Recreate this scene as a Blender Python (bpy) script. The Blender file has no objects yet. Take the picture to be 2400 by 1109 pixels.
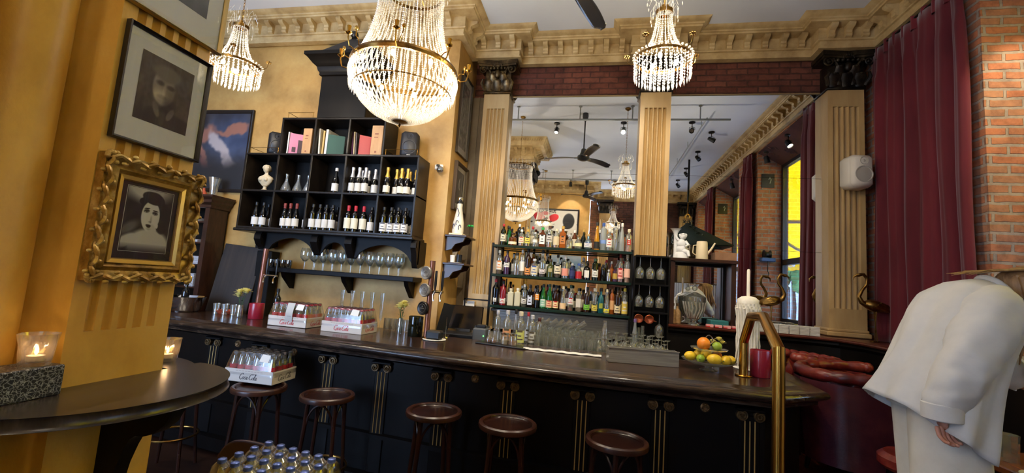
import bpy, bmesh, math, random
from math import sin, cos, pi, radians, atan2, sqrt, exp
from mathutils import Matrix, Vector, noise
random.seed(7)
SC = bpy.context.scene
COL = SC.collection

# ---------------------------------------------------------------- camera
cam_d = bpy.data.cameras.new('camera')
cam_d.sensor_width = 36.0
cam_d.lens = 36.0 * 1020 / 2400
cam_d.clip_start = 0.05
cam_d.clip_end = 200
CAM = bpy.data.objects.new('camera', cam_d)
COL.objects.link(CAM)
RX = (0.98, 0.184, 0.072); RY = (0.05, 0.117, -0.992); RZ = (-0.19, 0.976, 0.106)
RX = (0.980394, 0.183571, 0.071621); RY = (0.050464, 0.117441, -0.991797); RZ = (-0.190477, 0.975966, 0.105875)
CAM.matrix_world = Matrix(((RX[0], -RY[0], -RZ[0], 0), (RX[1], -RY[1], -RZ[1], 0), (RX[2], -RY[2], -RZ[2], 1.68), (0, 0, 0, 1)))
SC.camera = CAM

# ---------------------------------------------------------------- world, light, exposure
W = bpy.data.worlds.new('world'); SC.world = W; W.use_nodes = True
wn = W.node_tree.nodes; wl = W.node_tree.links
bg = wn['Background']
bg.inputs['Color'].default_value = (0.60, 0.75, 1.0, 1)
bg.inputs['Strength'].default_value = 11.0
SC.view_settings.view_transform = 'Standard'
SC.view_settings.look = 'None'
SC.view_settings.exposure = 0.9
SC.view_settings.gamma = 1.0
try: SC.cycles.use_denoising = True
except Exception: pass
try:
    SC.cycles.max_bounces = 10; SC.cycles.transparent_max_bounces = 24
    SC.cycles.diffuse_bounces = 4; SC.cycles.glossy_bounces = 6; SC.cycles.transmission_bounces = 6
    SC.cycles.sample_clamp_indirect = 4.0; SC.cycles.sample_clamp_direct = 0
    SC.cycles.caustics_refractive = False; SC.cycles.caustics_reflective = False
except Exception: pass

def light(name, kind, loc, energy, col=(1, 1, 1), soft=0.05, rot=None, **kw):
    d = bpy.data.lights.new(name, kind); d.energy = energy; d.color = col
    if kind in ('POINT', 'SPOT'): d.shadow_soft_size = soft
    for k, v in kw.items(): setattr(d, k, v)
    o = bpy.data.objects.new(name, d); o.location = loc
    if rot: o.rotation_euler = rot
    COL.objects.link(o); return o
WARM = (1.0, 0.80, 0.52); WARM2 = (1.0, 0.86, 0.66); DAY = (0.62, 0.78, 1.0)
def window_daylight(x, y0, y1, z0, z1, e):      # sky light that enters through a window opening of the window wall
    o = light('window_portal', 'AREA', (x, (y0 + y1) / 2, (z0 + z1) / 2), e, DAY, rot=(0, radians(90), 0), shape='RECTANGLE', size=(z1 - z0), size_y=(y1 - y0))
    o.data.cycles.is_portal = True      # only guides the sky light through the opening
    return o
def aim(o, tgt):
    o.rotation_euler = (Vector(tgt) - Vector(o.location)).to_track_quat('-Z', 'Y').to_euler()
WINS = [(1.95, 3.85), (-0.95, 0.85), (-2.85, -1.25)]
for (a, b) in WINS:
    window_daylight(3.43, a, b, 1.35, 4.2, 85)
o = light('window_portal', 'AREA', (-4.75, -2.8, 2.3), 100, DAY, rot=(radians(-90), 0, 0), shape='RECTANGLE', size=3.4, size_y=3.1)  # portal for the extra window added to the front wall
o.data.cycles.is_portal = True
o.rotation_euler = Vector((0, 1, 0)).to_track_quat('-Z', 'Y').to_euler()

# ---------------------------------------------------------------- materials
def S(r, g, b, a=1.0):
    f = lambda c: (c / 12.92 if c <= 0.04045 else ((c + 0.055) / 1.055) ** 2.4)
    return (f(r / 255), f(g / 255), f(b / 255), a)
MATS = {}
def mat(name, col=(200, 200, 200), rough=0.5, metal=0.0, emit=None, estr=1.0, spec=0.5, **kw):
    if name in MATS: return MATS[name]
    m = bpy.data.materials.new(name); m.use_nodes = True
    p = m.node_tree.nodes['Principled BSDF']
    p.inputs['Base Color'].default_value = S(*col) if len(col) == 3 else col
    p.inputs['Roughness'].default_value = rough
    p.inputs['Metallic'].default_value = metal
    p.inputs['Specular IOR Level'].default_value = spec
    if emit:
        p.inputs['Emission Color'].default_value = S(*emit); p.inputs['Emission Strength'].default_value = estr
    for k, v in kw.items(): p.inputs[k.replace('_', ' ')].default_value = v
    MATS[name] = m; return m
def nd(m, t, **kw):
    n = m.node_tree.nodes.new(t)
    for k, v in kw.items():
        if hasattr(n, k): setattr(n, k, v)
        else: n.inputs[k].default_value = v
    return n
def lk(m, a, b): m.node_tree.links.new(a, b)
def ramp(m, fac, stops):
    r = m.node_tree.nodes.new('ShaderNodeValToRGB'); e = r.color_ramp.elements
    while len(e) < len(stops): e.new(0.5)
    for i, (p, c) in enumerate(stops): e[i].position = p; e[i].color = S(*c)
    lk(m, fac, r.inputs[0]); return r
def noisy(name, c1, c2, c3=None, scale=3.0, rough=0.5, bump=0.0, stretch=(1, 1, 1), metal=0.0, detail=6, rough2=None, bscale=None, spec=0.5, coat=0.0):
    if name in MATS: return MATS[name]
    m = mat(name, c1, rough, metal, spec=spec); p = m.node_tree.nodes['Principled BSDF']
    tc = nd(m, 'ShaderNodeTexCoord'); mp = nd(m, 'ShaderNodeMapping'); mp.inputs['Scale'].default_value = stretch
    lk(m, tc.outputs['Object'], mp.inputs['Vector'])
    n = nd(m, 'ShaderNodeTexNoise', Scale=scale, Detail=detail, Roughness=0.62); lk(m, mp.outputs[0], n.inputs['Vector'])
    st = [(0.32, c1), (0.68, c2)] if c3 is None else [(0.3, c1), (0.5, c2), (0.72, c3)]
    r = ramp(m, n.outputs['Fac'], st); lk(m, r.outputs[0], p.inputs['Base Color'])
    if bump:
        b = nd(m, 'ShaderNodeBump', Strength=bump, Distance=0.01)
        if bscale:
            n2 = nd(m, 'ShaderNodeTexNoise', Scale=bscale, Detail=5); lk(m, mp.outputs[0], n2.inputs['Vector']); lk(m, n2.outputs['Fac'], b.inputs['Height'])
        else: lk(m, n.outputs['Fac'], b.inputs['Height'])
        lk(m, b.outputs[0], p.inputs['Normal'])
    if coat: p.inputs['Coat Weight'].default_value = coat; p.inputs['Coat Roughness'].default_value = 0.15
    return m
def thin_glass(name, tint=(255, 255, 255), refl=0.12, rough=0.02, body=0.0, bodycol=(255, 255, 255)):
    """clear thin glass: straight-through light, a fresnel-like sheen, optionally some body"""
    if name in MATS: return MATS[name]
    m = bpy.data.materials.new(name); m.use_nodes = True; nt = m.node_tree; nt.nodes.clear()
    out = nd(m, 'ShaderNodeOutputMaterial'); tr = nd(m, 'ShaderNodeBsdfTransparent'); tr.inputs[0].default_value = S(*tint)
    gl = nd(m, 'ShaderNodeBsdfGlossy'); gl.inputs['Roughness'].default_value = rough
    lw = nd(m, 'ShaderNodeLayerWeight', Blend=0.45); mth = nd(m, 'ShaderNodeMath', operation='MULTIPLY_ADD')
    lk(m, lw.outputs['Facing'], mth.inputs[0]); mth.inputs[1].default_value = 0.75; mth.inputs[2].default_value = refl
    mx = nd(m, 'ShaderNodeMixShader'); lk(m, mth.outputs[0], mx.inputs[0]); lk(m, tr.outputs[0], mx.inputs[1]); lk(m, gl.outputs[0], mx.inputs[2])
    last = mx
    if body:
        df = nd(m, 'ShaderNodeBsdfTranslucent'); df.inputs[0].default_value = S(*bodycol)
        d2 = nd(m, 'ShaderNodeBsdfDiffuse'); d2.inputs[0].default_value = S(*bodycol)
        m0 = nd(m, 'ShaderNodeMixShader'); m0.inputs[0].default_value = 0.5; lk(m, df.outputs[0], m0.inputs[1]); lk(m, d2.outputs[0], m0.inputs[2])
        m2 = nd(m, 'ShaderNodeMixShader'); m2.inputs[0].default_value = body
        lk(m, mx.outputs[0], m2.inputs[1]); lk(m, m0.outputs[0], m2.inputs[2]); last = m2
    lk(m, last.outputs[0], out.inputs['Surface']); MATS[name] = m; return m
def brick(name, c1, c2, mortar, sx=0.23, sy=0.075, rough=0.9, dark=0.5, msize=0.009):
    if name in MATS: return MATS[name]
    m = mat(name, c1, rough); p = m.node_tree.nodes['Principled BSDF']
    tc = nd(m, 'ShaderNodeTexCoord'); sep = nd(m, 'ShaderNodeSeparateXYZ'); lk(m, tc.outputs['Object'], sep.inputs[0])
    ad = nd(m, 'ShaderNodeMath', operation='ADD'); lk(m, sep.outputs[0], ad.inputs[0]); lk(m, sep.outputs[1], ad.inputs[1])
    cb = nd(m, 'ShaderNodeCombineXYZ'); lk(m, ad.outputs[0], cb.inputs[0]); lk(m, sep.outputs[2], cb.inputs[1])
    wob = nd(m, 'ShaderNodeTexNoise', Scale=9.0, Detail=3); lk(m, cb.outputs[0], wob.inputs['Vector'])
    wm = nd(m, 'ShaderNodeVectorMath', operation='MULTIPLY_ADD'); lk(m, wob.outputs['Color'], wm.inputs[0]); wm.inputs[1].default_value = (0.022, 0.022, 0); lk(m, cb.outputs[0], wm.inputs[2])
    bt = nd(m, 'ShaderNodeTexBrick'); bt.offset = 0.5
    for k, v in dict(Scale=1.0).items(): bt.inputs[k].default_value = v
    bt.inputs['Brick Width'].default_value = sx; bt.inputs['Row Height'].default_value = sy; bt.inputs['Mortar Size'].default_value = msize; bt.inputs['Mortar Smooth'].default_value = 0.3
    bt.inputs['Bias'].default_value = -0.1
    bt.inputs['Color1'].default_value = S(*c1); bt.inputs['Color2'].default_value = S(*c2); bt.inputs['Mortar'].default_value = S(*mortar)
    lk(m, wm.outputs[0], bt.inputs['Vector'])
    n = nd(m, 'ShaderNodeTexNoise', Scale=7.0, Detail=8, Roughness=0.7); lk(m, cb.outputs[0], n.inputs['Vector'])
    r = ramp(m, n.outputs['Fac'], [(0.3, (105, 95, 95)), (0.55, (220, 215, 210)), (0.75, (255, 250, 235))])
    mx = nd(m, 'ShaderNodeMix', data_type='RGBA', blend_type='MULTIPLY'); mx.inputs[0].default_value = dark
    lk(m, bt.outputs['Color'], mx.inputs[6]); lk(m, r.outputs[0], mx.inputs[7]); lk(m, mx.outputs[2], p.inputs['Base Color'])
    b = nd(m, 'ShaderNodeBump', Strength=0.8, Distance=0.015)
    sb = nd(m, 'ShaderNodeMath', operation='MULTIPLY_ADD'); lk(m, n.outputs['Fac'], sb.inputs[0]); sb.inputs[1].default_value = 0.5
    iv = nd(m, 'ShaderNodeMath', operation='SUBTRACT'); iv.inputs[0].default_value = 1.0; lk(m, bt.outputs['Fac'], iv.inputs[1]); lk(m, iv.outputs[0], sb.inputs[2])
    lk(m, sb.outputs[0], b.inputs['Height']); lk(m, b.outputs[0], p.inputs['Normal'])
    return m

plaster = noisy('ochre_plaster', (160, 118, 56), (186, 144, 78), (204, 166, 98), scale=2.2, rough=0.55, bump=0.12, bscale=30)
plaster_pil = noisy('ochre_pilaster', (168, 134, 84), (188, 156, 104), (202, 174, 124), scale=3.5, rough=0.45, bump=0.08, stretch=(1, 1, 0.25))
pillar_m = noisy('gold_pillar', (188, 138, 52), (212, 164, 72), (224, 184, 104), scale=2.6, rough=0.42, bump=0.12, bscale=60, stretch=(1, 1, 0.6))
cornice_m = noisy('aged_cornice', (150, 122, 78), (184, 158, 110), (206, 184, 138), scale=4.0, rough=0.6, bump=0.1)
ceil_m = noisy('ceiling_paint', (214, 220, 232), (224, 230, 240), scale=0.7, rough=0.8)
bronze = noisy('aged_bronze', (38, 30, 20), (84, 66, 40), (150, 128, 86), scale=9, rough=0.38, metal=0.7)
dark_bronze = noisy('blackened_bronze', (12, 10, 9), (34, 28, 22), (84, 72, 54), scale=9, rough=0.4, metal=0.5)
brick_band = brick('dark_brick', (112, 62, 50), (140, 84, 68), (92, 58, 48), dark=0.75)
brick_dk = brick('deep_brown_brick', (84, 52, 46), (112, 70, 60), (70, 52, 48), dark=0.8)  # darker brown brick of the front wall
brick_or = brick('orange_brick', (206, 128, 88), (186, 134, 100), (182, 164, 148), dark=0.7, msize=0.013)
black_wood = noisy('black_wood', (5, 4, 5), (11, 9, 10), scale=6, rough=0.45, stretch=(1, 6, 1), spec=0.18)
black_paint = mat('black_paint', (9, 8, 9), 0.5, spec=0.18)
bar_wood = noisy('bar_top_wood', (30, 18, 14), (52, 34, 25), (74, 52, 38), scale=5, rough=0.2, stretch=(0.35, 5, 5), bump=0.03)
nose_wood = noisy('bar_edge_wood', (26, 19, 16), (46, 36, 31), (92, 74, 60), scale=7, rough=0.22, stretch=(0.5, 5, 5), bump=0.05)
dark_wood = noisy('dark_wood', (34, 19, 14), (62, 36, 26), scale=7, rough=0.32, stretch=(1, 5, 1))
red_wood = noisy('red_brown_wood', (64, 28, 20), (100, 50, 34), scale=7, rough=0.28, stretch=(1, 5, 1))
cab_black = noisy('cabinet_black', (9, 7, 6), (19, 15, 12), scale=4, rough=0.42, spec=0.2, stretch=(1, 1, 0.4), bump=0.03)
brass = noisy('brass', (186, 138, 56), (206, 160, 76), scale=3, rough=0.24, metal=1.0)
brass_old = noisy('old_brass', (96, 70, 34), (156, 120, 62), scale=14, rough=0.3, metal=1.0)
gilt = noisy('gilt_frame', (84, 60, 22), (170, 130, 58), (228, 198, 124), scale=16, rough=0.35, metal=0.45, bump=0.5)
gold_flat = mat('gold_leaf', (206, 166, 84), 0.3, 0.6)
steel = noisy('brushed_steel', (136, 136, 134), (176, 176, 172), scale=3, rough=0.3, metal=0.5, stretch=(1, 1, 30))
chrome = mat('chrome', (225, 225, 225), 0.08, 1.0)
copper = mat('copper', (190, 110, 80), 0.28, 1.0)
copper_tube = noisy('copper_tube', (128, 82, 66), (168, 116, 96), scale=12, rough=0.3, metal=0.7, stretch=(1, 1, 0.2))
velvet = noisy('burgundy_velvet', (74, 16, 24), (110, 30, 40), scale=2.5, rough=0.75, stretch=(1, 1, 0.2), spec=0.2)
try: velvet.node_tree.nodes['Principled BSDF'].inputs['Sheen Weight'].default_value = 0.35
except Exception: pass
leather = noisy('oxblood_leather', (56, 14, 16), (104, 30, 28), (142, 58, 42), scale=8, rough=0.3, bump=0.12, bscale=80)
leather_dk = noisy('worn_dark_leather', (52, 24, 32), (76, 34, 42), (100, 46, 48), scale=4, rough=0.25, bump=0.1, bscale=70)
white_cloth = noisy('white_cotton', (200, 200, 198), (214, 212, 206), scale=5, rough=0.85, bump=0.1, bscale=40)
cream_cloth = noisy('cream_twill', (206, 200, 186), (224, 220, 206), scale=5, rough=0.9, bump=0.1, bscale=60)
skin = noisy('skin', (176, 118, 98), (206, 150, 126), scale=20, rough=0.5)
hair_m = noisy('fair_hair', (112, 80, 50), (178, 140, 96), scale=30, rough=0.5, stretch=(1, 1, 0.1))
crystal = thin_glass('crystal', refl=0.34, rough=0.08, body=0.46, bodycol=(255, 250, 240))
glass = thin_glass('clear_glass', (246, 252, 250), refl=0.16, body=0.05)
glass_b = thin_glass('clear_bottle_glass', (248, 250, 247), refl=0.22, body=0.13, bodycol=(236, 240, 228))
glass_thick = thin_glass('cut_glass', (250, 252, 250), refl=0.26, rough=0.06, body=0.11, bodycol=(240, 244, 236))
film = thin_glass('shrink_film', (250, 250, 250), refl=0.03, rough=0.12, body=0.0)
pane_m = thin_glass('window_pane', (235, 242, 250), refl=0.03)
pic_glass = thin_glass('picture_glass', refl=0.015)
cream = mat('cream_paint', (222, 206, 172), 0.5)
white = mat('white', (235, 235, 232), 0.55)
paper = mat('paper_white', (228, 226, 220), 0.7)
card = mat('white_card', (216, 206, 194), 0.7)
black = mat('black_plastic', (16, 16, 18), 0.35)
red_m = mat('red_paint', (190, 30, 34), 0.45)
red_candle = mat('red_wax', (150, 26, 44), 0.35)
bottle_green = mat('dark_green_glass', (10, 20, 12), 0.06, spec=0.7)
bottle_black = mat('black_glass', (9, 9, 10), 0.06, spec=0.7)
bottle_brown = mat('brown_glass', (40, 20, 10), 0.07, spec=0.7)
label_m = mat('label_cream', (226, 220, 204), 0.7)
label_w = mat('label_white', (232, 232, 230), 0.7)
bulb_m = mat('lit_bulb', (255, 240, 210), 0.5, emit=(255, 226, 176), estr=22.0)
spot_on = mat('lit_spot', (255, 240, 210), 0.5, emit=(255, 236, 200), estr=14.0)
flame_m = mat('flame', (255, 200, 120), 0.5, emit=(255, 190, 110), estr=10.0)
mirror_m = mat('mirror', (232, 236, 238), 0.0, 1.0)
mirror_m.node_tree.nodes['Principled BSDF'].inputs['Base Color'].default_value = (0.92, 0.94, 0.96, 1)

# ---------------------------------------------------------------- mesh tools
class MB:
    def __init__(s): s.v = []; s.f = []; s.m = []; s.M = None
    def add(s, vs, fs, mi=0):
        o = len(s.v); M = s.M
        for p in vs:
            p = Vector(p)
            s.v.append(M @ p if M is not None else p)
        for f in fs: s.f.append([i + o for i in f]); s.m.append(mi)
        return s
    def box(s, x0, y0, z0, x1, y1, z1, mi=0, bev=0.0):
        if bev > 0:
            b = min(bev, abs(x1 - x0) * .45, abs(y1 - y0) * .45, abs(z1 - z0) * .45)
            xs = (min(x0, x1), max(x0, x1)); ys = (min(y0, y1), max(y0, y1)); zs = (min(z0, z1), max(z0, z1))
            vs = []; idx = {}
            for i in (0, 1):
                for j in (0, 1):
                    for k in (0, 1):
                        sx = 1 if i == 0 else -1; sy = 1 if j == 0 else -1; sz = 1 if k == 0 else -1
                        for a, p in enumerate(((xs[i], ys[j] + sy * b, zs[k] + sz * b), (xs[i] + sx * b, ys[j], zs[k] + sz * b), (xs[i] + sx * b, ys[j] + sy * b, zs[k]))):
                            idx[(i, j, k, a)] = len(vs); vs.append(p)
            I = idx; fs = []
            for i in (0, 1): q = [I[(i, 0, 0, 0)], I[(i, 1, 0, 0)], I[(i, 1, 1, 0)], I[(i, 0, 1, 0)]]; fs.append(q if i else q[::-1])
            for j in (0, 1): q = [I[(0, j, 0, 1)], I[(1, j, 0, 1)], I[(1, j, 1, 1)], I[(0, j, 1, 1)]]; fs.append(q[::-1] if j else q)
            for k in (0, 1): q = [I[(0, 0, k, 2)], I[(1, 0, k, 2)], I[(1, 1, k, 2)], I[(0, 1, k, 2)]]; fs.append(q if k else q[::-1])
            for i in (0, 1):
                for j in (0, 1): q = [I[(i, j, 0, 0)], I[(i, j, 0, 1)], I[(i, j, 1, 1)], I[(i, j, 1, 0)]]; fs.append(q if i == j else q[::-1])
                for k in (0, 1): q = [I[(i, 0, k, 0)], I[(i, 0, k, 2)], I[(i, 1, k, 2)], I[(i, 1, k, 0)]]; fs.append(q[::-1] if i == k else q)
            for j in (0, 1):
                for k in (0, 1): q = [I[(0, j, k, 1)], I[(0, j, k, 2)], I[(1, j, k, 2)], I[(1, j, k, 1)]]; fs.append(q if j == k else q[::-1])
            for i in (0, 1):
                for j in (0, 1):
                    for k in (0, 1): q = [I[(i, j, k, 0)], I[(i, j, k, 1)], I[(i, j, k, 2)]]; fs.append(q if (i + j + k) % 2 else q[::-1])
            return s.add(vs, fs, mi)
        vs = [(x0, y0, z0), (x1, y0, z0), (x1, y1, z0), (x0, y1, z0), (x0, y0, z1), (x1, y0, z1), (x1, y1, z1), (x0, y1, z1)]
        return s.add(vs, [(0, 3, 2, 1), (4, 5, 6, 7), (0, 1, 5, 4), (1, 2, 6, 5), (2, 3, 7, 6), (3, 0, 4, 7)], mi)
    def lathe(s, prof, c=(0, 0, 0), seg=20, mi=0, a0=0.0, a1=2 * pi, sx=1, sy=1):
        full = abs(a1 - a0 - 2 * pi) < 1e-6; n = seg if full else seg + 1; vs = []
        for (r, z) in prof:
            for i in range(n):
                a = a0 + (a1 - a0) * i / seg; vs.append((c[0] + r * cos(a) * sx, c[1] + r * sin(a) * sy, c[2] + z))
        fs = []
        for j in range(len(prof) - 1):
            for i in range(seg):
                k = (i + 1) % n; fs.append((j * n + i, j * n + k, (j + 1) * n + k, (j + 1) * n + i))
        return s.add(vs, fs, mi)
    def tube(s, pts, r, seg=8, mi=0, closed=False, cap=True):
        P = [Vector(p) for p in pts]; n = len(P); R = r if isinstance(r, (list, tuple)) else [r] * n
        T = []
        for i in range(n):
            a = P[(i - 1) % n] if (closed or i > 0) else P[i]; b = P[(i + 1) % n] if (closed or i < n - 1) else P[i]
            t = (b - a); T.append(t.normalized() if t.length > 1e-9 else Vector((0, 0, 1)))
        u = T[0].orthogonal().normalized(); vs = []
        for i in range(n):
            u = (u - T[i] * u.dot(T[i])); u = u.normalized() if u.length > 1e-6 else T[i].orthogonal().normalized()
            w = T[i].cross(u)
            for k in range(seg):
                a = 2 * pi * k / seg; vs.append(P[i] + (u * cos(a) + w * sin(a)) * R[i])
        fs = []
        for i in range(n if closed else n - 1):
            j = (i + 1) % n
            for k in range(seg):
                l = (k + 1) % seg; fs.append((i * seg + k, i * seg + l, j * seg + l, j * seg + k))
        if cap and not closed:
            fs.append(tuple(range(seg))[::-1]); fs.append(tuple((n - 1) * seg + k for k in range(seg)))
        return s.add(vs, fs, mi)
    def prism(s, poly, a, b, plane='xy', mi=0):
        n = len(poly); mk = {'xy': lambda p, t: (p[0], p[1], t), 'xz': lambda p, t: (p[0], t, p[1]), 'yz': lambda p, t: (t, p[0], p[1])}[plane]
        vs = [mk(p, a) for p in poly] + [mk(p, b) for p in poly]
        fs = [tuple(range(n))[::-1], tuple(range(n, 2 * n))] + [(i, (i + 1) % n, n + (i + 1) % n, n + i) for i in range(n)]
        return s.add(vs, fs, mi)
    def ball(s, c, r, seg=12, rings=8, mi=0, sc=(1, 1, 1)):
        prof = [(max(1e-5, r * sin(pi * j / rings)), -r * cos(pi * j / rings)) for j in range(rings + 1)]; vs = []
        for (q, z) in prof:
            for i in range(seg):
                a = 2 * pi * i / seg; vs.append((c[0] + q * cos(a) * sc[0], c[1] + q * sin(a) * sc[1], c[2] + z * sc[2]))
        return s.add(vs, [(j * seg + i, j * seg + (i + 1) % seg, (j + 1) * seg + (i + 1) % seg, (j + 1) * seg + i) for j in range(rings) for i in range(seg)], mi)
    def grid(s, fn, nu, nv, mi=0, closed_u=False):
        nn = nu if closed_u else nu + 1
        vs = [fn(i / nu, j / nv) for j in range(nv + 1) for i in range(nn)]
        return s.add(vs, [(j * nn + i, j * nn + (i + 1) % nn, (j + 1) * nn + (i + 1) % nn, (j + 1) * nn + i) for j in range(nv) for i in range(nu)], mi)
    def octa(s, c, r, h, mi=0):
        x, y, z = c
        return s.add([(x + r, y, z), (x, y + r, z), (x - r, y, z), (x, y - r, z), (x, y, z + h), (x, y, z - h)], [(0, 1, 4), (1, 2, 4), (2, 3, 4), (3, 0, 4), (1, 0, 5), (2, 1, 5), (3, 2, 5), (0, 3, 5)], mi)
    def build(s, name, mats, parent=None, smooth=True, loc=None, fix=True, angle=35):
        me = bpy.data.meshes.new(name); me.from_pydata([tuple(v) for v in s.v], [], s.f)
        if not isinstance(mats, (list, tuple)): mats = [mats]
        for m in mats: me.materials.append(m)
        if len(mats) > 1: me.polygons.foreach_set('material_index', s.m)
        if fix:
            bm = bmesh.new(); bm.from_mesh(me); bmesh.ops.recalc_face_normals(bm, faces=bm.faces); bm.to_mesh(me); bm.free()
        if smooth:
            me.polygons.foreach_set('use_smooth', [True] * len(me.polygons))
            try: me.set_sharp_from_angle(angle=radians(angle))
            except Exception: pass
        me.update()
        o = bpy.data.objects.new(name, me); COL.objects.link(o)
        if parent is not None: o.parent = parent
        if loc is not None: o.location = loc
        return o
def T(name, label, cat, loc=(0, 0, 0), rz=0.0, group=None):
    o = bpy.data.objects.new(name, None); COL.objects.link(o); o.location = loc; o.rotation_euler = (0, 0, rz); o.empty_display_size = 0.05
    return tag(o, label, cat, group)
def tag(o, label=None, cat=None, group=None, kind=None):
    if label: o['label'] = label
    if cat: o['category'] = cat
    if group: o['group'] = group
    if kind: o['kind'] = kind
    return o
def struct(name, mb, m, parent=None, **kw):
    o = mb.build(name, m, parent, **kw)
    if parent is None: o['kind'] = 'structure'
    return o
def kids(o): return [c for c in KID.get(o.name, [])]
KID = {}
def copy_tree(o, loc=None, rz=None, label=None, group=None, parent=None):
    c = o.copy(); COL.objects.link(c)
    if parent is not None: c.parent = parent
    else:
        if loc is not None: c.location = loc
        if rz is not None: c.rotation_euler = (0, 0, rz)
        if label: c['label'] = label
        if group: c['group'] = group
    for ch in o.children: copy_tree(ch, parent=c)
    return c
def merge(dst, src, M=None):
    o = len(dst.v)
    for p in src.v: dst.v.append(M @ p if M is not None else p)
    for f, m in zip(src.f, src.m): dst.f.append([i + o for i in f]); dst.m.append(m)
def text_mesh(body, size, shear=0.0, extrude=0.0005, bold=0.0, align='CENTER'):
    cu = bpy.data.curves.new('lettering', 'FONT'); cu.body = body; cu.size = size; cu.shear = shear; cu.extrude = extrude; cu.offset = bold
    cu.align_x = align; cu.resolution_u = 2
    ob = bpy.data.objects.new('lettering', cu); COL.objects.link(ob)
    dg = bpy.context.evaluated_depsgraph_get(); me = bpy.data.meshes.new_from_object(ob.evaluated_get(dg))
    bpy.data.objects.remove(ob); bpy.data.curves.remove(cu)
    b = MB(); b.add([v.co.copy() for v in me.vertices], [tuple(p.vertices) for p in me.polygons]); bpy.data.meshes.remove(me)
    return b
ORD = ['first', 'second', 'third', 'fourth', 'fifth', 'sixth', 'seventh', 'eighth', 'ninth', 'tenth', 'eleventh', 'twelfth', 'thirteenth', 'fourteenth', 'fifteenth', 'sixteenth', 'seventeenth', 'eighteenth', 'nineteenth', 'twentieth', 'twenty-first', 'twenty-second', 'twenty-third', 'twenty-fourth', 'twenty-fifth']
def vcol_mat(name, rough=0.6):
    if name in MATS: return MATS[name]
    m = mat(name, (255, 255, 255), rough); p = m.node_tree.nodes['Principled BSDF']
    a = nd(m, 'ShaderNodeVertexColor'); a.layer_name = 'ink'; lk(m, a.outputs[0], p.inputs['Base Color']); return m
def picture(name, w, h, nx, ny, fn, parent, M, rough=0.6):
    """a printed or painted sheet: fn(u, v) -> sRGB colour, u right, v up, laid on a fine grid"""
    me = bpy.data.meshes.new(name); vs = []; fs = []; cs = []
    for j in range(ny + 1):
        for i in range(nx + 1):
            vs.append(tuple(M @ Vector(((i / nx - .5) * w, 0, (j / ny - .5) * h)))); cs.extend(S(*fn(i / nx, j / ny)))
    for j in range(ny):
        for i in range(nx): a = j * (nx + 1) + i; fs.append((a, a + 1, a + nx + 2, a + nx + 1))
    me.from_pydata(vs, [], fs); ca = me.color_attributes.new('ink', 'FLOAT_COLOR', 'POINT'); ca.data.foreach_set('color', cs)
    me.materials.append(vcol_mat('picture_ink', rough)); me.update()
    o = bpy.data.objects.new(name, me); COL.objects.link(o)
    if parent is not None: o.parent = parent
    return o

# ================================================================ the room
def offset_path(path, d):
    """path moved by d to its right-hand side, with mitred corners"""
    out = []; n = len(path)
    nr = []
    for i in range(n - 1):
        dx, dy = path[i + 1][0] - path[i][0], path[i + 1][1] - path[i][1]; L = sqrt(dx * dx + dy * dy); nr.append((dy / L, -dx / L))
    for i in range(n):
        if i == 0: m = nr[0]; k = 1
        elif i == n - 1: m = nr[-1]; k = 1
        else:
            a, b = nr[i - 1], nr[i]; mx, my = a[0] + b[0], a[1] + b[1]; L = sqrt(mx * mx + my * my); m = (mx / L, my / L); k = 1 / max(0.2, m[0] * a[0] + m[1] * a[1])
        out.append((path[i][0] + m[0] * d * k, path[i][1] + m[1] * d * k))
    return out
def sweep(mb, prof, path, mi=0, caps=True, closed=False):
    rings = []
    if closed: path = [path[-1]] + list(path) + [path[0]]
    for (d, z) in prof:
        q = offset_path(path, d)
        if closed: q = q[1:-1]
        rings.append([(x, y, z) for x, y in q])
    n = len(rings[0]); k = len(prof)
    vs = [rings[j][i] for i in range(n) for j in range(k)]; fs = []
    for i in range(n if closed else n - 1):
        for j in range(k - 1):
            i2 = (i + 1) % n; fs.append((i * k + j, i * k + j + 1, i2 * k + j + 1, i2 * k + j))
    if caps and not closed: fs.append(tuple(range(k))); fs.append(tuple((n - 1) * k + j for j in range(k))[::-1])
    mb.add(vs, fs, mi)

ZC = 4.78
struct('floor', MB().box(-7.2, -3.6, -0.12, 3.5, 5.6, 0), noisy('dark_floorboards', (26, 16, 12), (52, 30, 20), scale=5, rough=0.35, stretch=(0.4, 6, 1)), smooth=False)
struct('trim_platform', MB().box(1.7, 0.5, 0.0, 2.9, 5.28, 0.38), noisy('platform_boards', (70, 28, 16), (120, 54, 28), scale=5, rough=0.3, stretch=(6, 0.4, 1)), smooth=False)
struct('ceiling', MB().box(-7.2, -3.6, ZC, 3.5, 5.6, ZC + 0.1), ceil_m, smooth=False)
struct('wall_mirror_side', MB().box(-1.68, 5.34, 0, 3.5, 5.6, ZC), brick_band, smooth=False)
struct('wall_left', MB().box(-7.2, 4.62, 0, -1.68, 5.6, ZC), plaster, smooth=False)
struct('wall_far_left', MB().box(-7.3, -3.6, 0, -7.0, 4.62, ZC), plaster, smooth=False)
fw = MB().box(-7.2, -3.0, 0, -6.5, -2.35, ZC).box(-3.0, -3.0, 0, -0.24, -2.35, ZC).box(-6.5, -3.0, 0, -3.0, -2.35, .7).box(-6.5, -3.0, 3.9, -3.0, -2.35, ZC)
struct('wall_front', fw, plaster, smooth=False)
struct('wall_front_brick', MB().box(-0.24, -3.6, 0, 2.9, -3.32, ZC), brick_dk, smooth=False)
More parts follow.
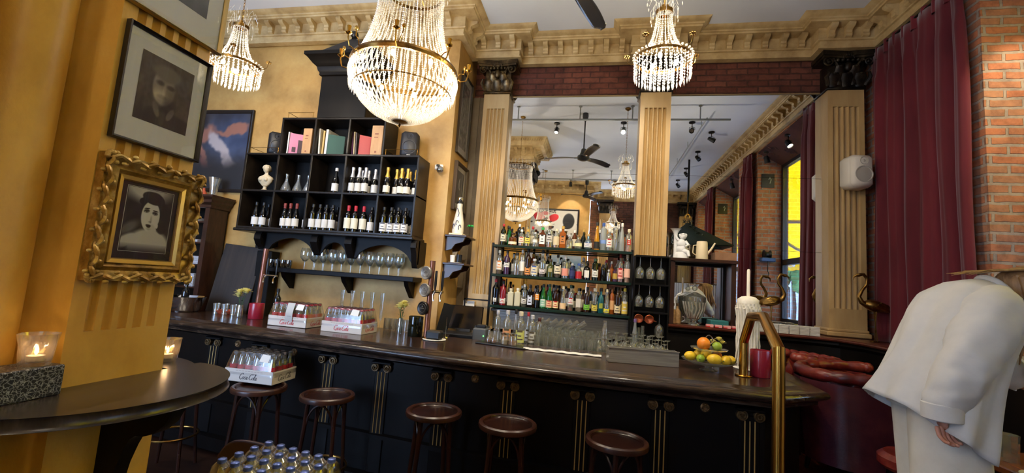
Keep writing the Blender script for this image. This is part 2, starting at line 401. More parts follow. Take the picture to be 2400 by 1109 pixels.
# window wall with its three deep niches
wm = MB(); ys = [-3.6]
for (a, b) in sorted(WINS): ys += [a, b]
ys += [5.34]
for i in range(0, len(ys), 2): wm.box(2.9, ys[i], 0, 3.42, ys[i + 1], ZC)
for (a, b) in WINS: wm.box(2.9, a, 0, 3.42, b, 1.30); wm.box(2.9, a, 4.44, 3.42, b, ZC)
struct('wall_right', wm, brick_or, smooth=False)
sof_m = noisy('lacquered_soffit', (60, 40, 46), (104, 72, 66), scale=1.2, rough=0.22, spec=0.6)
frame_m = mat('window_frame_black', (20, 20, 24), 0.4)
for i, (a, b) in enumerate(WINS):
    s = MB(); s.add([(2.9, a, 4.43), (2.9, b, 4.43), (3.3, b, 4.20), (3.3, a, 4.20), (2.9, a, 4.45), (2.9, b, 4.45), (3.3, b, 4.45), (3.3, a, 4.45)], [(0, 1, 2, 3), (4, 7, 6, 5), (0, 4, 5, 1), (2, 6, 7, 3), (1, 5, 6, 2), (0, 3, 7, 4)])
    struct('trim_soffit', s, sof_m, smooth=False)
    f = MB(); w = 0.07
    f.box(3.30, a, 1.30, 3.38, a + w, 4.24); f.box(3.30, b - w, 1.30, 3.38, b, 4.24)
    f.box(3.30, a + w, 1.30, 3.38, b - w, 1.40); f.box(3.30, a + w, 4.14, 3.38, b - w, 4.24); f.box(3.29, a + w, 2.34, 3.37, b - w, 2.44)
    win = struct('window_%d' % (i + 1), f, frame_m, smooth=False)
    MB().box(3.335, a + w, 1.40, 3.341, b - w, 2.34).box(3.335, a + w, 2.44, 3.341, b - w, 4.14).build('pane', pane_m, win, smooth=False)
    sl = MB().box(2.86, a - 0.0, 1.30, 3.30, b + 0.0, 1.345, bev=.008); struct('trim_sill', sl, dark_wood)

f = MB()  # window added out of the mirrors' view to bring in more daylight
for x in (-6.5, -5.35, -4.2, -3.07): f.box(x, -2.75, .7, x + .07, -2.68, 3.9)
for z in (.7, 2.9, 3.83): f.box(-6.5, -2.75, z, -3.0, -2.68, z + .07)
win = struct('window_4', f, frame_m, smooth=False); MB().box(-6.45, -2.72, .75, -3.05, -2.715, 3.85).build('pane', pane_m, win, smooth=False)

# cornice along every wall, with break-outs over the pilasters
CPROF = [(-.06, 4.465), (.022, 4.465), (.022, 4.482), (.004, 4.49), (.004, 4.555), (.022, 4.56), (.030, 4.572), (.022, 4.585), (.018, 4.70), (.150, 4.703), (.152, 4.722), (.168, 4.728), (.172, 4.742), (.196, 4.752), (.222, 4.768), (.235, 4.779), (-.06, 4.779)]
path = [(-6.99, 4.53), (-1.63, 4.53), (-1.63, 5.04), (-1.06, 5.04), (-1.06, 5.22), (.31, 5.22), (.31, 5.04), (.90, 5.04), (.90, 5.22), (2.30, 5.22), (2.30, 5.04), (2.84, 5.04), (2.84, -3.22), (-.18, -3.22), (-.18, -2.25), (-6.99, -2.25)]
cm = MB(); sweep(cm, CPROF, path)
struct('trim_cornice', cm, cornice_m, angle=40)
def bracket(mb, x, y, nx, ny, w=.06, z0=4.575, z1=4.70, d0=.012, d1=.135):
    """a scrolled modillion standing on the frieze, pointing along (nx, ny)"""
    pr = [(d0, z1), (d1, z1), (d1 + .004, z1 - .018), (d1 - .012, z1 - .036), (d1 - .04, z1 - .046), (d0 + .055, z1 - .056), (d0 + .045, z1 - .078), (d0 + .052, z1 - .098), (d0 + .045, z1 - .118), (d0 + .022, z1 - .128), (d0, z1 - .122)]
    tx, ty = -ny, nx
    n = len(pr); vs = []
    for sgn in (-1, 1):
        for (d, z) in pr: vs.append((x + nx * d + tx * sgn * w / 2, y + ny * d + ty * sgn * w / 2, z))
    mb.add(vs, [tuple(range(n))[::-1], tuple(range(n, 2 * n))] + [(i, (i + 1) % n, n + (i + 1) % n, n + i) for i in range(n)])
bm_ = MB()
def run(x0, y0, x1, y1, n, nx, ny):
    for i in range(n):
        t = (i + .5) / n; bracket(bm_, x0 + (x1 - x0) * t, y0 + (y1 - y0) * t, nx, ny)
run(-1.03, 5.22, .28, 5.22, 7, 0, -1); run(.93, 5.22, 2.27, 5.22, 7, 0, -1)
run(-1.60, 5.04, -1.05, 5.04, 3, 0, -1); run(.32, 5.04, .89, 5.04, 3, 0, -1); run(2.31, 5.04, 2.80, 5.04, 3, 0, -1)
run(-6.6, 4.53, -1.7, 4.53, 25, 0, -1); run(-1.63, 4.52, -1.63, 5.0, 2, 1, 0)
run(2.84, 4.95, 2.84, -3.1, 42, -1, 0); run(2.7, -3.22, -.1, -3.22, 14, 0, 1); run(-.3, -2.25, -6.6, -2.25, 30, 0, 1)
struct('trim_modillions', bm_, cornice_m)

# pilasters: plain block with five flutes cut into the face
def fluted(mb, x0, x1, yf, yb, z0, zf0, zf1, z1, nf=5, marg=.045, depth=.030, M=None):
    def band(za, zb, cut):
        pts = [(x0, yf)]
        if cut:
            wd = (x1 - x0 - 2 * marg); p = wd / nf
            for k in range(nf):
                a = x0 + marg + k * p + p * .10; b = x0 + marg + (k + 1) * p - p * .10
                for j in range(7):
                    t = j / 6; pts.append((a + (b - a) * t, yf + depth * sin(pi * t)))
        pts.append((x1, yf)); pts += [(x1, yb), (x0, yb)]
        mb.prism(pts, za, zb, 'xy')
    band(z0, zf0, False); band(zf0, zf1, True); band(zf1, z1, False)
def pilaster(x0, x1, z0, zf0, name, m=plaster_pil, base=True):
    p = MB(); fluted(p, x0, x1, 5.16, 5.335, z0, zf0, 3.86, 4.05)
    if base:
        p.box(x0 - .03, 5.13, z0, x1 + .03, 5.335, z0 + .05, bev=.01); p.box(x0 - .015, 5.145, z0 + .05, x1 + .015, 5.335, z0 + .08, bev=.008)
    return struct(name, p, m, angle=30)
PA = pilaster(-1.50, -1.17, 1.12, 1.52, 'trim_pilaster', base=False)
PB = pilaster(.435, .782, 2.08, 2.10, 'trim_pilaster', base=False)
PC = pilaster(2.43, 2.785, 1.37, 1.66, 'trim_pilaster')
def capital(cx, w, yf, z0, z1, parent, m):
    b = MB(); h = z1 - z0; hw = w / 2
    b.prism([(cx - hw, yf), (cx + hw, yf), (cx + hw, 5.33), (cx - hw, 5.33)], z0, z0 + h * .75)          # bell
    b.box(cx - hw - .02, yf - .02, z0, cx + hw + .02, 5.33, z0 + .03, bev=.012)
    ab = [(cx - hw - .09, yf - .11), (cx - hw * .5, yf - .085), (cx, yf - .075), (cx + hw * .5, yf - .085), (cx + hw + .09, yf - .11), (cx + hw + .09, 5.33), (cx - hw - .09, 5.33)]
    b.prism(ab, z1 - .05, z1); b.prism([(x + (cx - x) * .05, y + .01) for x, y in ab], z1 - .075, z1 - .05)
    for k in range(9):                                                                                      # egg row
        b.ball((cx - hw - .02 + (w + .04) * k / 8, yf - .05, z1 - .09), .02, 8, 6)
    for sg in (-1, 1):                                                                                      # corner volutes
        c = (cx + sg * (hw + .015), yf - .055, z1 - .115); pts = []; rr = []
        for i in range(26):
            a = i / 25 * 3.6 * pi; r = .062 * (1 - i / 30); pts.append((c[0] - sg * r * cos(a), c[1] - .03 * i / 25, c[2] + r * sin(a))); rr.append(.013 * (1 - i / 40))
        b.tube(pts, rr, 6); b.ball(c, .022, 8, 6)
        b.tube([(cx + sg * .03, yf - .02, z0 + .10), (cx + sg * .06, yf - .03, z0 + .2), (cx + sg * (hw - .03), yf - .05, z1 - .06)], [.012, .014, .012], 6)
    def leaf(x, zb, hh, ww, out):
        def fn(u, v):
            s = (1 - (2 * u - 1) ** 2); wv = ww * (0.55 + .45 * sin(pi * min(1, v * 1.1))) * (1 if v < .85 else (1 - (v - .85) * 4))
            fr = .006 * sin(v * 22) * abs(2 * u - 1)
            return (x + (u - .5) * wv + fr, yf - .012 - out * v ** 2.2 - .014 * s, zb + hh * (v if v < .86 else .86 - (v - .86) * 1.1))
        b.grid(fn, 6, 10)
    for k in range(3): leaf(cx + (k - 1) * w * .36, z0 + .03, h * .42, w * .36, .06)
    for k in range(2): leaf(cx + (k - .5) * w * .42, z0 + .05, h * .60, w * .32, .075)
    b.ball((cx, yf - .05, z0 + h * .60), .05, 10, 8, sc=(.8, .6, 1.1))
    for k in range(7):
        a = -pi / 2 + (k - 3) * .42; b.ball((cx + .055 * sin(a + pi / 2), yf - .075, z1 - .06 + .05 * cos(a + pi / 2) - .02), .014, 6, 5, sc=(.8, .6, 1.8))
    for sg in (-1, 1): b.tube([(cx + sg * hw, yf - .01, z0 + .05), (cx + sg * (hw + .035), yf - .05, z0 + .13), (cx + sg * (hw + .01), yf - .08, z0 + .17)], [.02, .022, .01], 6)
    return b.build('capital', m, parent, fix=True, angle=50)
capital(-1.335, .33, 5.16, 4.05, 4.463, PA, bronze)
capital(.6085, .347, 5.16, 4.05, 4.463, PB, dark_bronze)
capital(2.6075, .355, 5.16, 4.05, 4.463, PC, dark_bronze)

# pilasters and capitals of the far side of the room (seen in the mirror)
def far_pilaster(x0, x1, z0=0.1):
    p = MB(); p.prism([(x0, -3.3), (x0, -3.14), (x1, -3.14), (x1, -3.3)], z0, 4.05)
    for k in range(5): xx = x0 + .05 + k * (x1 - x0 - .1) / 4; p.tube([(xx, -3.14, 1.6), (xx, -3.14, 3.85)], .018, 6)
    o = struct('trim_pilaster', p, plaster_pil)
    c = MB(); cx = (x0 + x1) / 2
    c.prism([(x0 - .03, -3.3), (x0 - .03, -3.10), (x1 + .03, -3.10), (x1 + .03, -3.3)], 4.05, 4.36); c.prism([(x0 - .1, -3.3), (x0 - .1, -3.02), (x1 + .1, -3.02), (x1 + .1, -3.3)], 4.40, 4.463)
    for k in range(5): c.ball((x0 + (x1 - x0) * k / 4, -3.09, 4.2), .06, 8, 6, sc=(.6, .5, 1.6))
    for s in (-1, 1): c.ball((cx + s * .2, -3.05, 4.34), .055, 8, 6)
    c.build('capital', dark_bronze, o)
far_pilaster(.05, .38); far_pilaster(2.45, 2.8)

# mirrors between the pilasters, each of stacked panes
def mirror(x0, x1, z0, label, joints=(2.25, 3.08)):
    t = T('mirror', label, 'mirror', (0, 0, 0))
    zs = [z0] + [z for z in joints if z > z0 + .1] + [4.07]
    for i in range(len(zs) - 1):
        MB().box(x0, 5.300, zs[i] + .0015, x1, 5.306, zs[i + 1] - .0015).build('pane', mirror_m, t, smooth=False)
    MB().box(x0, 5.307, z0, x1, 5.335, 4.07).build('backing', black_paint, t, smooth=False)
    f = MB(); f.box(x0, 5.29, 4.066, x1, 5.335, 4.078)
    f.build('top_edge', mat('mirror_bead', (150, 130, 90), 0.4), t, smooth=False)
    return t
mirror(-1.17, .435, 1.13, 'large wall mirror behind the bottle shelves between two ochre pilasters')
mirror(.782, 2.43, 1.37, 'large wall mirror above the wooden ledge reflecting the burgundy curtains and street window')
struct('trim_corner_strip', MB().box(-1.675, 5.26, 1.1, -1.505, 5.335, 4.05).box(-1.60, 5.25, 1.1, -1.58, 5.26, 4.05), noisy('grey_brown_strip', (96, 84, 66), (120, 106, 84), scale=3, rough=.5), smooth=False)

# foreground pillar: fluted flat pilaster on a pier with rounded shafts
def pillar_outline(cut):
    pts = [(-1.53, 1.372), (-1.53, 1.34), (-1.50, 1.34)]
    if cut:
        a0, a1 = 1.30, 1.065; n = 5; p = (a0 - a1) / n
        for k in range(n):
            a = a0 - k * p - p * .2; b = a0 - (k + 1) * p + p * .2
            for j in range(7): t = j / 6; pts.append((-1.50 - .02 * sin(pi * t), a + (b - a) * t))
    pts += [(-1.50, 1.03), (-1.56, 1.022), (-1.625, 1.0)]
    for (c, r) in ((.905, .085), (.70, .095), (.50, .085)):
        for j in range(13): t = j / 12 * pi; pts.append((-1.635 + .085 * sin(t), c + r * cos(t)))
    pts += [(-1.62, .40), (-2.3, .40), (-2.3, 1.372)]
    return pts
pm = MB(); pm.prism(pillar_outline(False), 0, 1.442); pm.prism(pillar_outline(True), 1.442, 3.75); pm.prism(pillar_outline(False), 3.75, 3.95)
pil = struct('trim_pillar', pm, pillar_m, angle=30)
# its entablature: capital, frieze and dentilled crown (seen in the mirror)
em = MB(); rect = [(-2.1, .62), (-1.36, .62), (-1.36, 1.70), (-2.1, 1.70)]
rect = [(-2.25, 1.52), (-1.42, 1.52), (-1.42, .78), (-2.25, .78)][::1]
sweep(em, [(-.4, 4.30), (.03, 4.30), (.03, 4.34), (.0, 4.35), (.0, 4.44), (.04, 4.46), (.03, 4.60), (.22, 4.61), (.24, 4.66), (.26, 4.68), (.26, 4.72), (.30, 4.775), (-.4, 4.775)], rect[::-1], closed=True)
for i in range(26):
    for (x, y) in ((-2.5 + i * .05, 1.80), (-2.5 + i * .05, .52)): em.box(x, y - .02, 4.70, x + .025, y + .02, 4.74)
for i in range(22): em.box(-1.17, .56 + i * .056, 4.70, -1.13, .585 + i * .056, 4.74)
for i in range(5): bracket(em, -2.15 + i * .17, 1.52, 0, 1, z1=4.61); bracket(em, -1.42, .85 + i * .15, 1, 0, z1=4.61)
em.build('entablature', cornice_m, pil, angle=40)
cc = MB(); cc.box(-2.2, .85, 3.95, -1.45, 1.42, 4.30, bev=.02)
for i in range(7): cc.ball((-2.15 + i * .115, 1.45, 4.10), .075, 8, 6, sc=(.6, .5, 1.6)); cc.ball((-1.42, .88 + i * .085, 4.10), .07, 8, 6, sc=(.5, .6, 1.6))
for (x, y) in ((-1.42, 1.48), (-1.42, .82), (-2.2, 1.48)): cc.ball((x, y, 4.24), .075, 10, 8)
cc.build('capital', dark_bronze, pil)

# ================================================================ bar counter
BP = [(-5.35, 3.66), (-3.76, 3.45), (-2.80, 3.32), (-1.96, 3.21), (-1.0, 3.09), (0.05, 3.03), (1.17, 3.02), (1.56, 3.30), (1.62, 4.08)]
bar = T('bar_counter', 'long dark wooden bar counter with a thick rounded edge and black panelled front', 'bar counter')
b = MB(); inner = offset_path(BP, -.18)
b.prism(inner[:-1] + [(1.44, 4.10), (-1.36, 4.10), (-1.40, 4.28), (-5.35, 4.28)], 1.075, 1.12); b.build('bar_top', bar_wood, bar, smooth=False)
b = MB(); sweep(b, [(-.18, 1.12), (-.165, 1.122), (-.14, 1.108), (-.10, 1.102), (-.055, 1.108), (-.03, 1.114), (-.012, 1.108), (0, 1.094), (.002, 1.08), (-.006, 1.066), (-.022, 1.056), (-.045, 1.052), (-.06, 1.04), (-.06, 1.02), (-.18, 1.02)], BP)
b.build('bar_edge', nose_wood, bar, angle=60)
b = MB(); sweep(b, [(-.15, 1.05), (-.10, 1.045), (-.105, 1.02), (-.15, .99), (-.155, .44), (-.125, .43), (-.125, .40), (-.155, .39), (-.155, .14), (-.10, .13), (-.10, .02), (-.3, .02), (-.3, 1.05)], BP[:-1] + [(1.58, 4.06)])
b.build('front_panel', black_wood, bar, angle=30)
gold_line = mat('gilt_line', (186, 156, 96), 0.4, 0.3)
def front_y(x, d):
    for i in range(len(BP) - 1):
        (x0, y0), (x1, y1) = BP[i], BP[i + 1]
        if x0 <= x <= x1: return y0 + (y1 - y0) * (x - x0) / (x1 - x0) + d
    return 3.05 + d
vx = [-3.42, -2.86, -2.13, -1.615, -1.09, -.573, -.04, .478, 1.03]
for x in vx:
    y = front_y(x, .14); p = MB(); p.box(x - .06, y - .0, .14, x + .06, y + .03, .94, bev=.006); p.box(x - .085, y - .03, .965, x + .085, y + .03, .99, bev=.008)
    pp = p.build('bar_pilaster', black_wood, bar)
    g = MB()
    for k in (-1, 0, 1): g.tube([(x + k * .03, y - .002, .44), (x + k * .03, y - .002, .905)], .0038, 5)
    g.build('gilt_line', gold_line, pp)
    for s in (-1, 1):
        v = MB(); c = (x + s * .052, y - .022, .940); pts = []; rr = []
        for i in range(30):
            a = i / 29 * 4 * pi; r = .033 * (1 - i / 34); pts.append((c[0] + s * r * cos(a + pi / 2), c[1] - .012 * i / 29, c[2] + r * sin(a + pi / 2))); rr.append(.0048)
        v.tube(pts, rr, 6); v.tube([(c[0], c[1] + .03, c[2]), (c[0], c[1] + .001, c[2])], .033, 14)
        v.build('volute', noisy('gilt_volute', (44, 34, 24), (130, 104, 66), scale=40, rough=.4, metal=.5), pp)
for x in (-2.5, -.83, .76, -3.14):
    y = front_y(x, .150); v = MB(); v.M = Matrix.Translation((x, y, .955)) @ Matrix.Rotation(pi / 2, 4, 'X'); v.lathe([(.001, .014), (.012, .016), (.016, .008), (.022, .012), (.03, .006), (.032, -.01)], seg=16)
    for k in range(8): v.ball((.022 * cos(k * pi / 4), .022 * sin(k * pi / 4), .010), .006, 6, 4)
    v.build('rosette', noisy('rosette_brass', (60, 46, 30), (150, 118, 78), scale=50, rough=.4, metal=.6), bar)
# steel work top and drainer behind the counter
t = T('drainer', 'ribbed steel drainer tray behind the bar holding upturned glasses', 'drainer')
d = MB(); d.box(-.98, 4.105, 1.05, .82, 4.62, 1.075); d.box(-.98, 4.10, 1.04, .82, 4.12, 1.118); d.build('tray', steel, t, smooth=False)
d = MB()
for i in range(60): d.box(-.96 + i * .0297, 4.125, 1.075, -.948 + i * .0297, 4.60, 1.083)
d.build('rib', mat('rib_rubber', (58, 56, 54), .5), t, smooth=False)
tag(MB().box(-1.2, 5.17, 1.13, .43, 5.185, 1.36).box(-1.2, 5.14, 1.335, .43, 5.19, 1.362, bev=.005).build('splashback', steel, smooth=False), 'brushed steel splashback under the lowest glass shelf', 'splashback')
t = T('work_counter', 'dark back counter of the bar under the bottle shelves', 'counter')
MB().box(-1.66, 4.66, .02, .78, 5.25, 1.06).build('body', cab_black, t, smooth=False); MB().box(-1.67, 4.63, 1.06, .79, 5.29, 1.09, bev=.006).build('worktop', steel, t)
t = T('under_counter', 'black cabinet under the yellow wall behind the beer tap', 'cabinet')
MB().box(-4.3, 4.44, .02, -1.74, 4.6, 1.04).build('body', cab_black, t, smooth=False); MB().box(-4.3, 4.42, 1.04, -1.72, 4.61, 1.07, bev=.006).build('worktop', dark_wood, t)

# ---------------------------------------------------------------- bar stools
stool_wood = noisy('stool_wood', (24, 12, 10), (52, 26, 20), scale=6, rough=.24)
seat_rim = noisy('stool_rim', (38, 20, 15), (70, 40, 30), scale=9, rough=.3)
def make_stool(label):
    t = T('bar_stool', label, 'bar stool', group='bar stools along the front of the counter')
    s = MB(); s.lathe([(.001, .765), (.15, .765), (.158, .772), (.16, .776)], seg=36); s.lathe([(.001, .745), (.17, .745)], seg=36); s.build('seat', stool_wood, t)
    s = MB(); s.lathe([(.158, .772), (.166, .782), (.178, .784), (.188, .776), (.191, .762), (.188, .748), (.17, .743), (.158, .748)], seg=40); s.build('seat_rim', seat_rim, t)
    for k in range(4):
        a = pi / 4 + k * pi / 2; c, n = cos(a), sin(a)
        MB().tube([(.135 * c, .135 * n, .75), (.145 * c, .145 * n, .55), (.165 * c, .165 * n, .3), (.20 * c, .20 * n, 0.0)], [.016, .015, .014, .012], 8).build('leg', stool_wood, t)
        a2 = a + pi / 2; pts = []
        for i in range(13):
            u = i / 12; ang = a + (a2 - a) * u; r = .138 - .02 * sin(pi * u); pts.append((r * cos(ang), r * sin(ang), .56 + .17 * (1 - (2 * u - 1) ** 2) ** .6))
        MB().tube(pts, .008, 6).build('arch_brace', stool_wood, t)
    s = MB(); s.tube([(.178 * cos(i * pi / 18), .178 * sin(i * pi / 18), .28) for i in range(36)], .0085, 8, closed=True); s.build('foot_ring', brass_old, t)
    return t
st = make_stool('dark round bar stool with the cola tray standing on its seat'); st.location = (-2.42, 2.97, 0)
for (x, y, r, lab) in ((-1.865, 2.99, .2, 'dark round wooden bar stool just right of the one carrying the cola tray'),
                       (-1.03, 2.95, .5, 'dark round wooden bar stool in the middle of the row, under the beer tap'),
                       (-.505, 2.90, .1, 'dark round wooden bar stool with a worn copper-coloured rim, second from the right'),
                       (.185, 2.86, .7, 'dark round wooden bar stool nearest the brass rail, rightmost of the row'),
                       (-3.27, 3.10, .4, 'dark bar stool half hidden behind the half-round ledge at left')):
    copy_tree(st, (x, y, 0), r, lab)

# ---------------------------------------------------------------- back-bar bottle shelves
t = T('bottle_rack', 'black metal rack of three glass shelves crowded with bottles in front of the mirror', 'shelf rack')
shelf_glass = mat('green_edge_glass', (22, 44, 40), .12, spec=.6)
for z in (2.12, 1.775, 1.413): 
    s = MB(); s.box(-1.19, 4.99, z - .022, .40, 5.25, z - .004, bev=.003); s.box(-1.19, 4.985, z - .030, .40, 4.995, z, bev=.003); s.build('shelf', shelf_glass, t)
for x in (-1.195, .40):
    for y in (5.0, 5.22): MB().box(x - .012, y, 1.09, x + .012, y + .024, 2.14).build('post', black_paint, t, smooth=False)
for z in (2.09, 1.745, 1.383):
    for x in (-1.2, .39): MB().box(x, 5.0, z, x + .015, 5.24, z + .012).build('bracket', black_paint, t, smooth=False)
t = T('glass_rack', 'black box below the centre pilaster with wine glasses hanging in two tiers', 'glass rack')
MB().box(.43, 5.14, 1.09, .80, 5.16, 2.08).build('back_panel', black_paint, t, smooth=False)
for x in (.425, .79): MB().box(x, 4.98, 1.09, x + .015, 5.16, 2.08).build('side_panel', black_paint, t, smooth=False)
for z in (2.07, 1.76, 1.46): MB().box(.44, 4.96, z, .79, 5.14, z + .018).build('shelf', black_paint, t, smooth=False)

# ---------------------------------------------------------------- wooden ledge below the right mirror, turning along the window wall
t = T('wall_ledge', 'dark red-brown wooden ledge with panelled front running under the right mirror and the window curtains', 'ledge')
LP = [(.80, 4.95), (2.15, 4.95), (2.36, 4.86), (2.46, 4.65), (2.48, 2.6)]
b = MB(); b.prism([(x, y) for x, y in LP] + [(2.89, 2.6), (2.89, 5.29), (.80, 5.29)], 1.335, 1.365); b.build('ledge_top', red_wood, t, smooth=False)
b = MB(); sweep(b, [(-.02, 1.365), (0, 1.36), (.012, 1.35), (.006, 1.338), (-.01, 1.33), (-.02, 1.335)], LP); b.build('ledge_edge', red_wood, t)
b = MB(); sweep(b, [(-.05, 1.335), (-.04, 1.30), (-.07, 1.27), (-.07, .80), (-.055, .78), (-.055, .75), (-.08, .74), (-.08, .39), (-.2, .39), (-.2, 1.335)], LP); b.build('front_panel', cab_black, t, angle=30)

# ---------------------------------------------------------------- pigeonhole shelf unit on the yellow wall
CX = [-4.077, -3.647, -3.217, -2.787, -2.357, -1.927]; Y0, Y1 = 4.30, 4.612
cu = T('pigeonhole_shelf', 'large black pigeonhole shelf of cubes holding wine, books and a bust on the yellow wall', 'shelf unit')
tb = .024; edge = noisy('cube_edge', (16, 13, 11), (38, 31, 25), scale=12, rough=.35, spec=.3)
b = MB(); b.box(CX[0], Y1 - .01, 2.10, CX[5], Y1, 2.965); b.box(CX[1], Y1 - .01, 2.965, CX[4], Y1, 3.39); b.build('back_panel', cab_black, cu, smooth=False)
for x in CX: MB().box(x - tb / 2, Y0, 2.10, x + tb / 2, Y1 - .01, 2.965, bev=.004).build('divider', edge, cu)
for x in CX[1:5]: MB().box(x - tb / 2, Y0, 2.977, x + tb / 2, Y1 - .01, 3.39, bev=.004).build('divider', edge, cu)
for (z, a, c) in ((2.10, 0, 5), (2.53, 0, 5), (2.965, 0, 5), (3.39, 1, 4)): MB().box(CX[a] - tb / 2, Y0 - .002, z - tb / 2, CX[c] + tb / 2, Y1 - .01, z + tb / 2, bev=.004).build('shelf_board', edge, cu)
MB().box(CX[0] - .03, Y0 - .02, 2.055, CX[5] + .03, Y1, 2.088, bev=.008).build('base_board', edge, cu)
def arch(xa, xb, zt, zb): return [(xa + (xb - xa) * i / 14, zb + (zt - zb) * sin(pi * i / 14) ** .6) for i in range(15)]
pv = [(-3.88, 2.055), (-3.88, 1.87), (-3.74, 1.87)] + arch(-3.70, -3.14, 2.01, 1.87) + [(-3.1, 1.86)] + arch(-3.02, -2.72, 1.99, 1.86) + [(-2.68, 1.86)] + arch(-2.60, -1.95, 1.99, 1.83) + [(-1.93, 1.80), (-1.87, 1.80), (-1.87, 2.055)]
v = MB()
for i in range(len(pv) - 1):
    pass
def strip(mb, low, ztop, y0, y1):
    for i in range(len(low) - 1):
        (xa, za), (xb, zb) = low[i], low[i + 1]
        if xb - xa > 1e-5: mb.prism([(xa, za), (xb, zb), (xb, ztop), (xa, ztop)], y0, y1, 'xz')
strip(v, pv[1:-1], 2.055, 4.40, 4.43); v.build('arched_valance', black_paint, cu, smooth=False)
def corbel(x, zb=1.86, w=.07, z1=2.055, y=4.34):
    c = MB(); pr = [(y, z1), (y - .02, z1 - .03), (y - .025, z1 - .08), (y + .01, z1 - .14), (y + .05, zb + .03), (y + .07, zb), (y + .11, zb), (Y1, zb + .05), (Y1, z1)]
    c.prism(pr, x - w / 2, x + w / 2, 'yz'); c.tube([(x - w / 2 - .004, y + .02, z1 - .05), (x + w / 2 + .004, y + .02, z1 - .05)], .028, 12); return c.build('corbel', cab_black, cu)
for x, zb in ((-3.80, 1.86), (-3.08, 1.83), (-2.66, 1.82), (-1.90, 1.76)): corbel(x, zb, .085 if x < -2 else .06)
for (x0, x1, z) in ((CX[0], CX[1], 3.045), (CX[4], CX[5], 3.045), (-3.63, -3.25, 3.47)):
    g = MB(); g.tube([(x0 + .02, Y0 + .02, z), (x1 - .02, Y0 + .02, z)], .0028, 5); g.tube([(x0 + .03, Y0 + .02, z), (x0 + .03, Y1, z)], .0028, 5)
    for xx in (x0 + .03, x1 - .03): g.tube([(xx, Y0 + .02, z - .07), (xx, Y0 + .02, z)], .0035, 5)
    g.build('gallery_rail', brass_old, cu)
# chimney-like hood standing on top of the shelf unit
h = T('chimney_hood', 'tall black chimney-shaped hood with flared cap, pyramid roof and ball finial above the shelf unit', 'hood')
hx0, hx1, hy0 = -3.225, -2.62, 4.31
MB().box(hx0, hy0, 3.404, hx1, 4.6, 3.93, bev=.006).build('shaft', cab_black, h)
b = MB(); sweep(b, [(.0, 3.90), (.02, 3.91), (.02, 3.94), (.035, 3.96), (.045, 4.0), (.08, 4.03), (.13, 4.09), (.15, 4.10), (.15, 4.14), (0, 4.15), (-.2, 4.15), (-.2, 3.9)], [(hx0, 4.6), (hx0, hy0), (hx1, hy0), (hx1, 4.6)][::-1][::-1]); 
hb = b.build('flared_cap', cab_black, h, angle=30)
b = MB(); cx, cy = (hx0 + hx1) / 2, 4.37; q = [(hx0 - .08, hy0 - .08, 4.145), (hx1 + .08, hy0 - .08, 4.145), (hx1 + .08, 4.61, 4.145), (hx0 - .08, 4.61, 4.145)]
b.add(q + [(cx + .02, cy, 4.40)], [(0, 1, 4), (1, 2, 4), (2, 3, 4), (3, 0, 4), (0, 3, 2, 1)]); b.build('pyramid_roof', mat('hood_roof', (36, 35, 37), .55), h, smooth=False)
b = MB(); b.ball((cx + .02, cy, 4.435), .045, 16, 10); b.lathe([(.03, 4.385), (.015, 4.40), (.012, 4.41)], (cx + .02, cy, 0), 12); b.build('ball_finial', black, h)
# lower shelf with glasses
t = T('glass_shelf', 'narrow black wall shelf with small brackets carrying a row of stemmed glasses', 'shelf')
MB().box(-3.72, 4.37, 1.612, -1.885, 4.612, 1.664, bev=.006).build('board', black_wood, t)
for x in (-2.74, -1.99, -3.5): MB().prism([(4.42, 1.612), (4.45, 1.56), (4.52, 1.50), (4.60, 1.43), (4.612, 1.43), (4.612, 1.612)], x - .025, x + .025, 'yz').build('bracket', black_wood, t)
# two corner shelves on the return wall
for z, lab in ((2.17, 'upper small dark shelf on the yellow return wall carrying a painted ceramic bottle'), (1.855, 'lower small dark shelf on the yellow return wall carrying cups')):
    t = T('corner_shelf', lab, 'shelf')
    MB().box(-1.675, 4.64, z - .02, -1.42, 5.02, z, bev=.004).build('board', dark_wood, t)
    for y in (4.68, 4.95): MB().prism([(-1.675, z - .02), (-1.45, z - .02), (-1.47, z - .07), (-1.56, z - .10), (-1.60, z - .16), (-1.675, z - .18)], y, y + .03, 'xz').build('bracket', dark_wood, t, smooth=False)
# dark cabinet at far left, with lit shelves of dishes
t = T('dresser', 'dark wooden dresser at far left with glazed shelves of dishes and glass on top', 'dresser')
MB().box(-5.75, 4.30, .02, -4.50, 4.6, 1.12).build('base', dark_wood, t, smooth=False)
MB().box(-5.75, 4.585, 1.12, -4.50, 4.6, 2.40).build('back_panel', cab_black, t, smooth=False)
for x in (-5.75, -4.56): MB().box(x, 4.33, 1.12, x + .06, 4.585, 2.36).build('side_panel', dark_wood, t, smooth=False)
for z in (1.35, 1.62, 1.88, 2.13): MB().box(-5.69, 4.36, z, -4.56, 4.585, z + .016).build('shelf', dark_wood, t, smooth=False)
b = MB(); sweep(b, [(0, 2.30), (.02, 2.31), (.02, 2.34), (.05, 2.37), (.05, 2.40), (.08, 2.43), (.08, 2.455), (-.28, 2.455), (-.28, 2.30)], [(-5.75, 4.34), (-4.50, 4.34), (-4.50, 4.6)]); b.build('cornice', dark_wood, t)

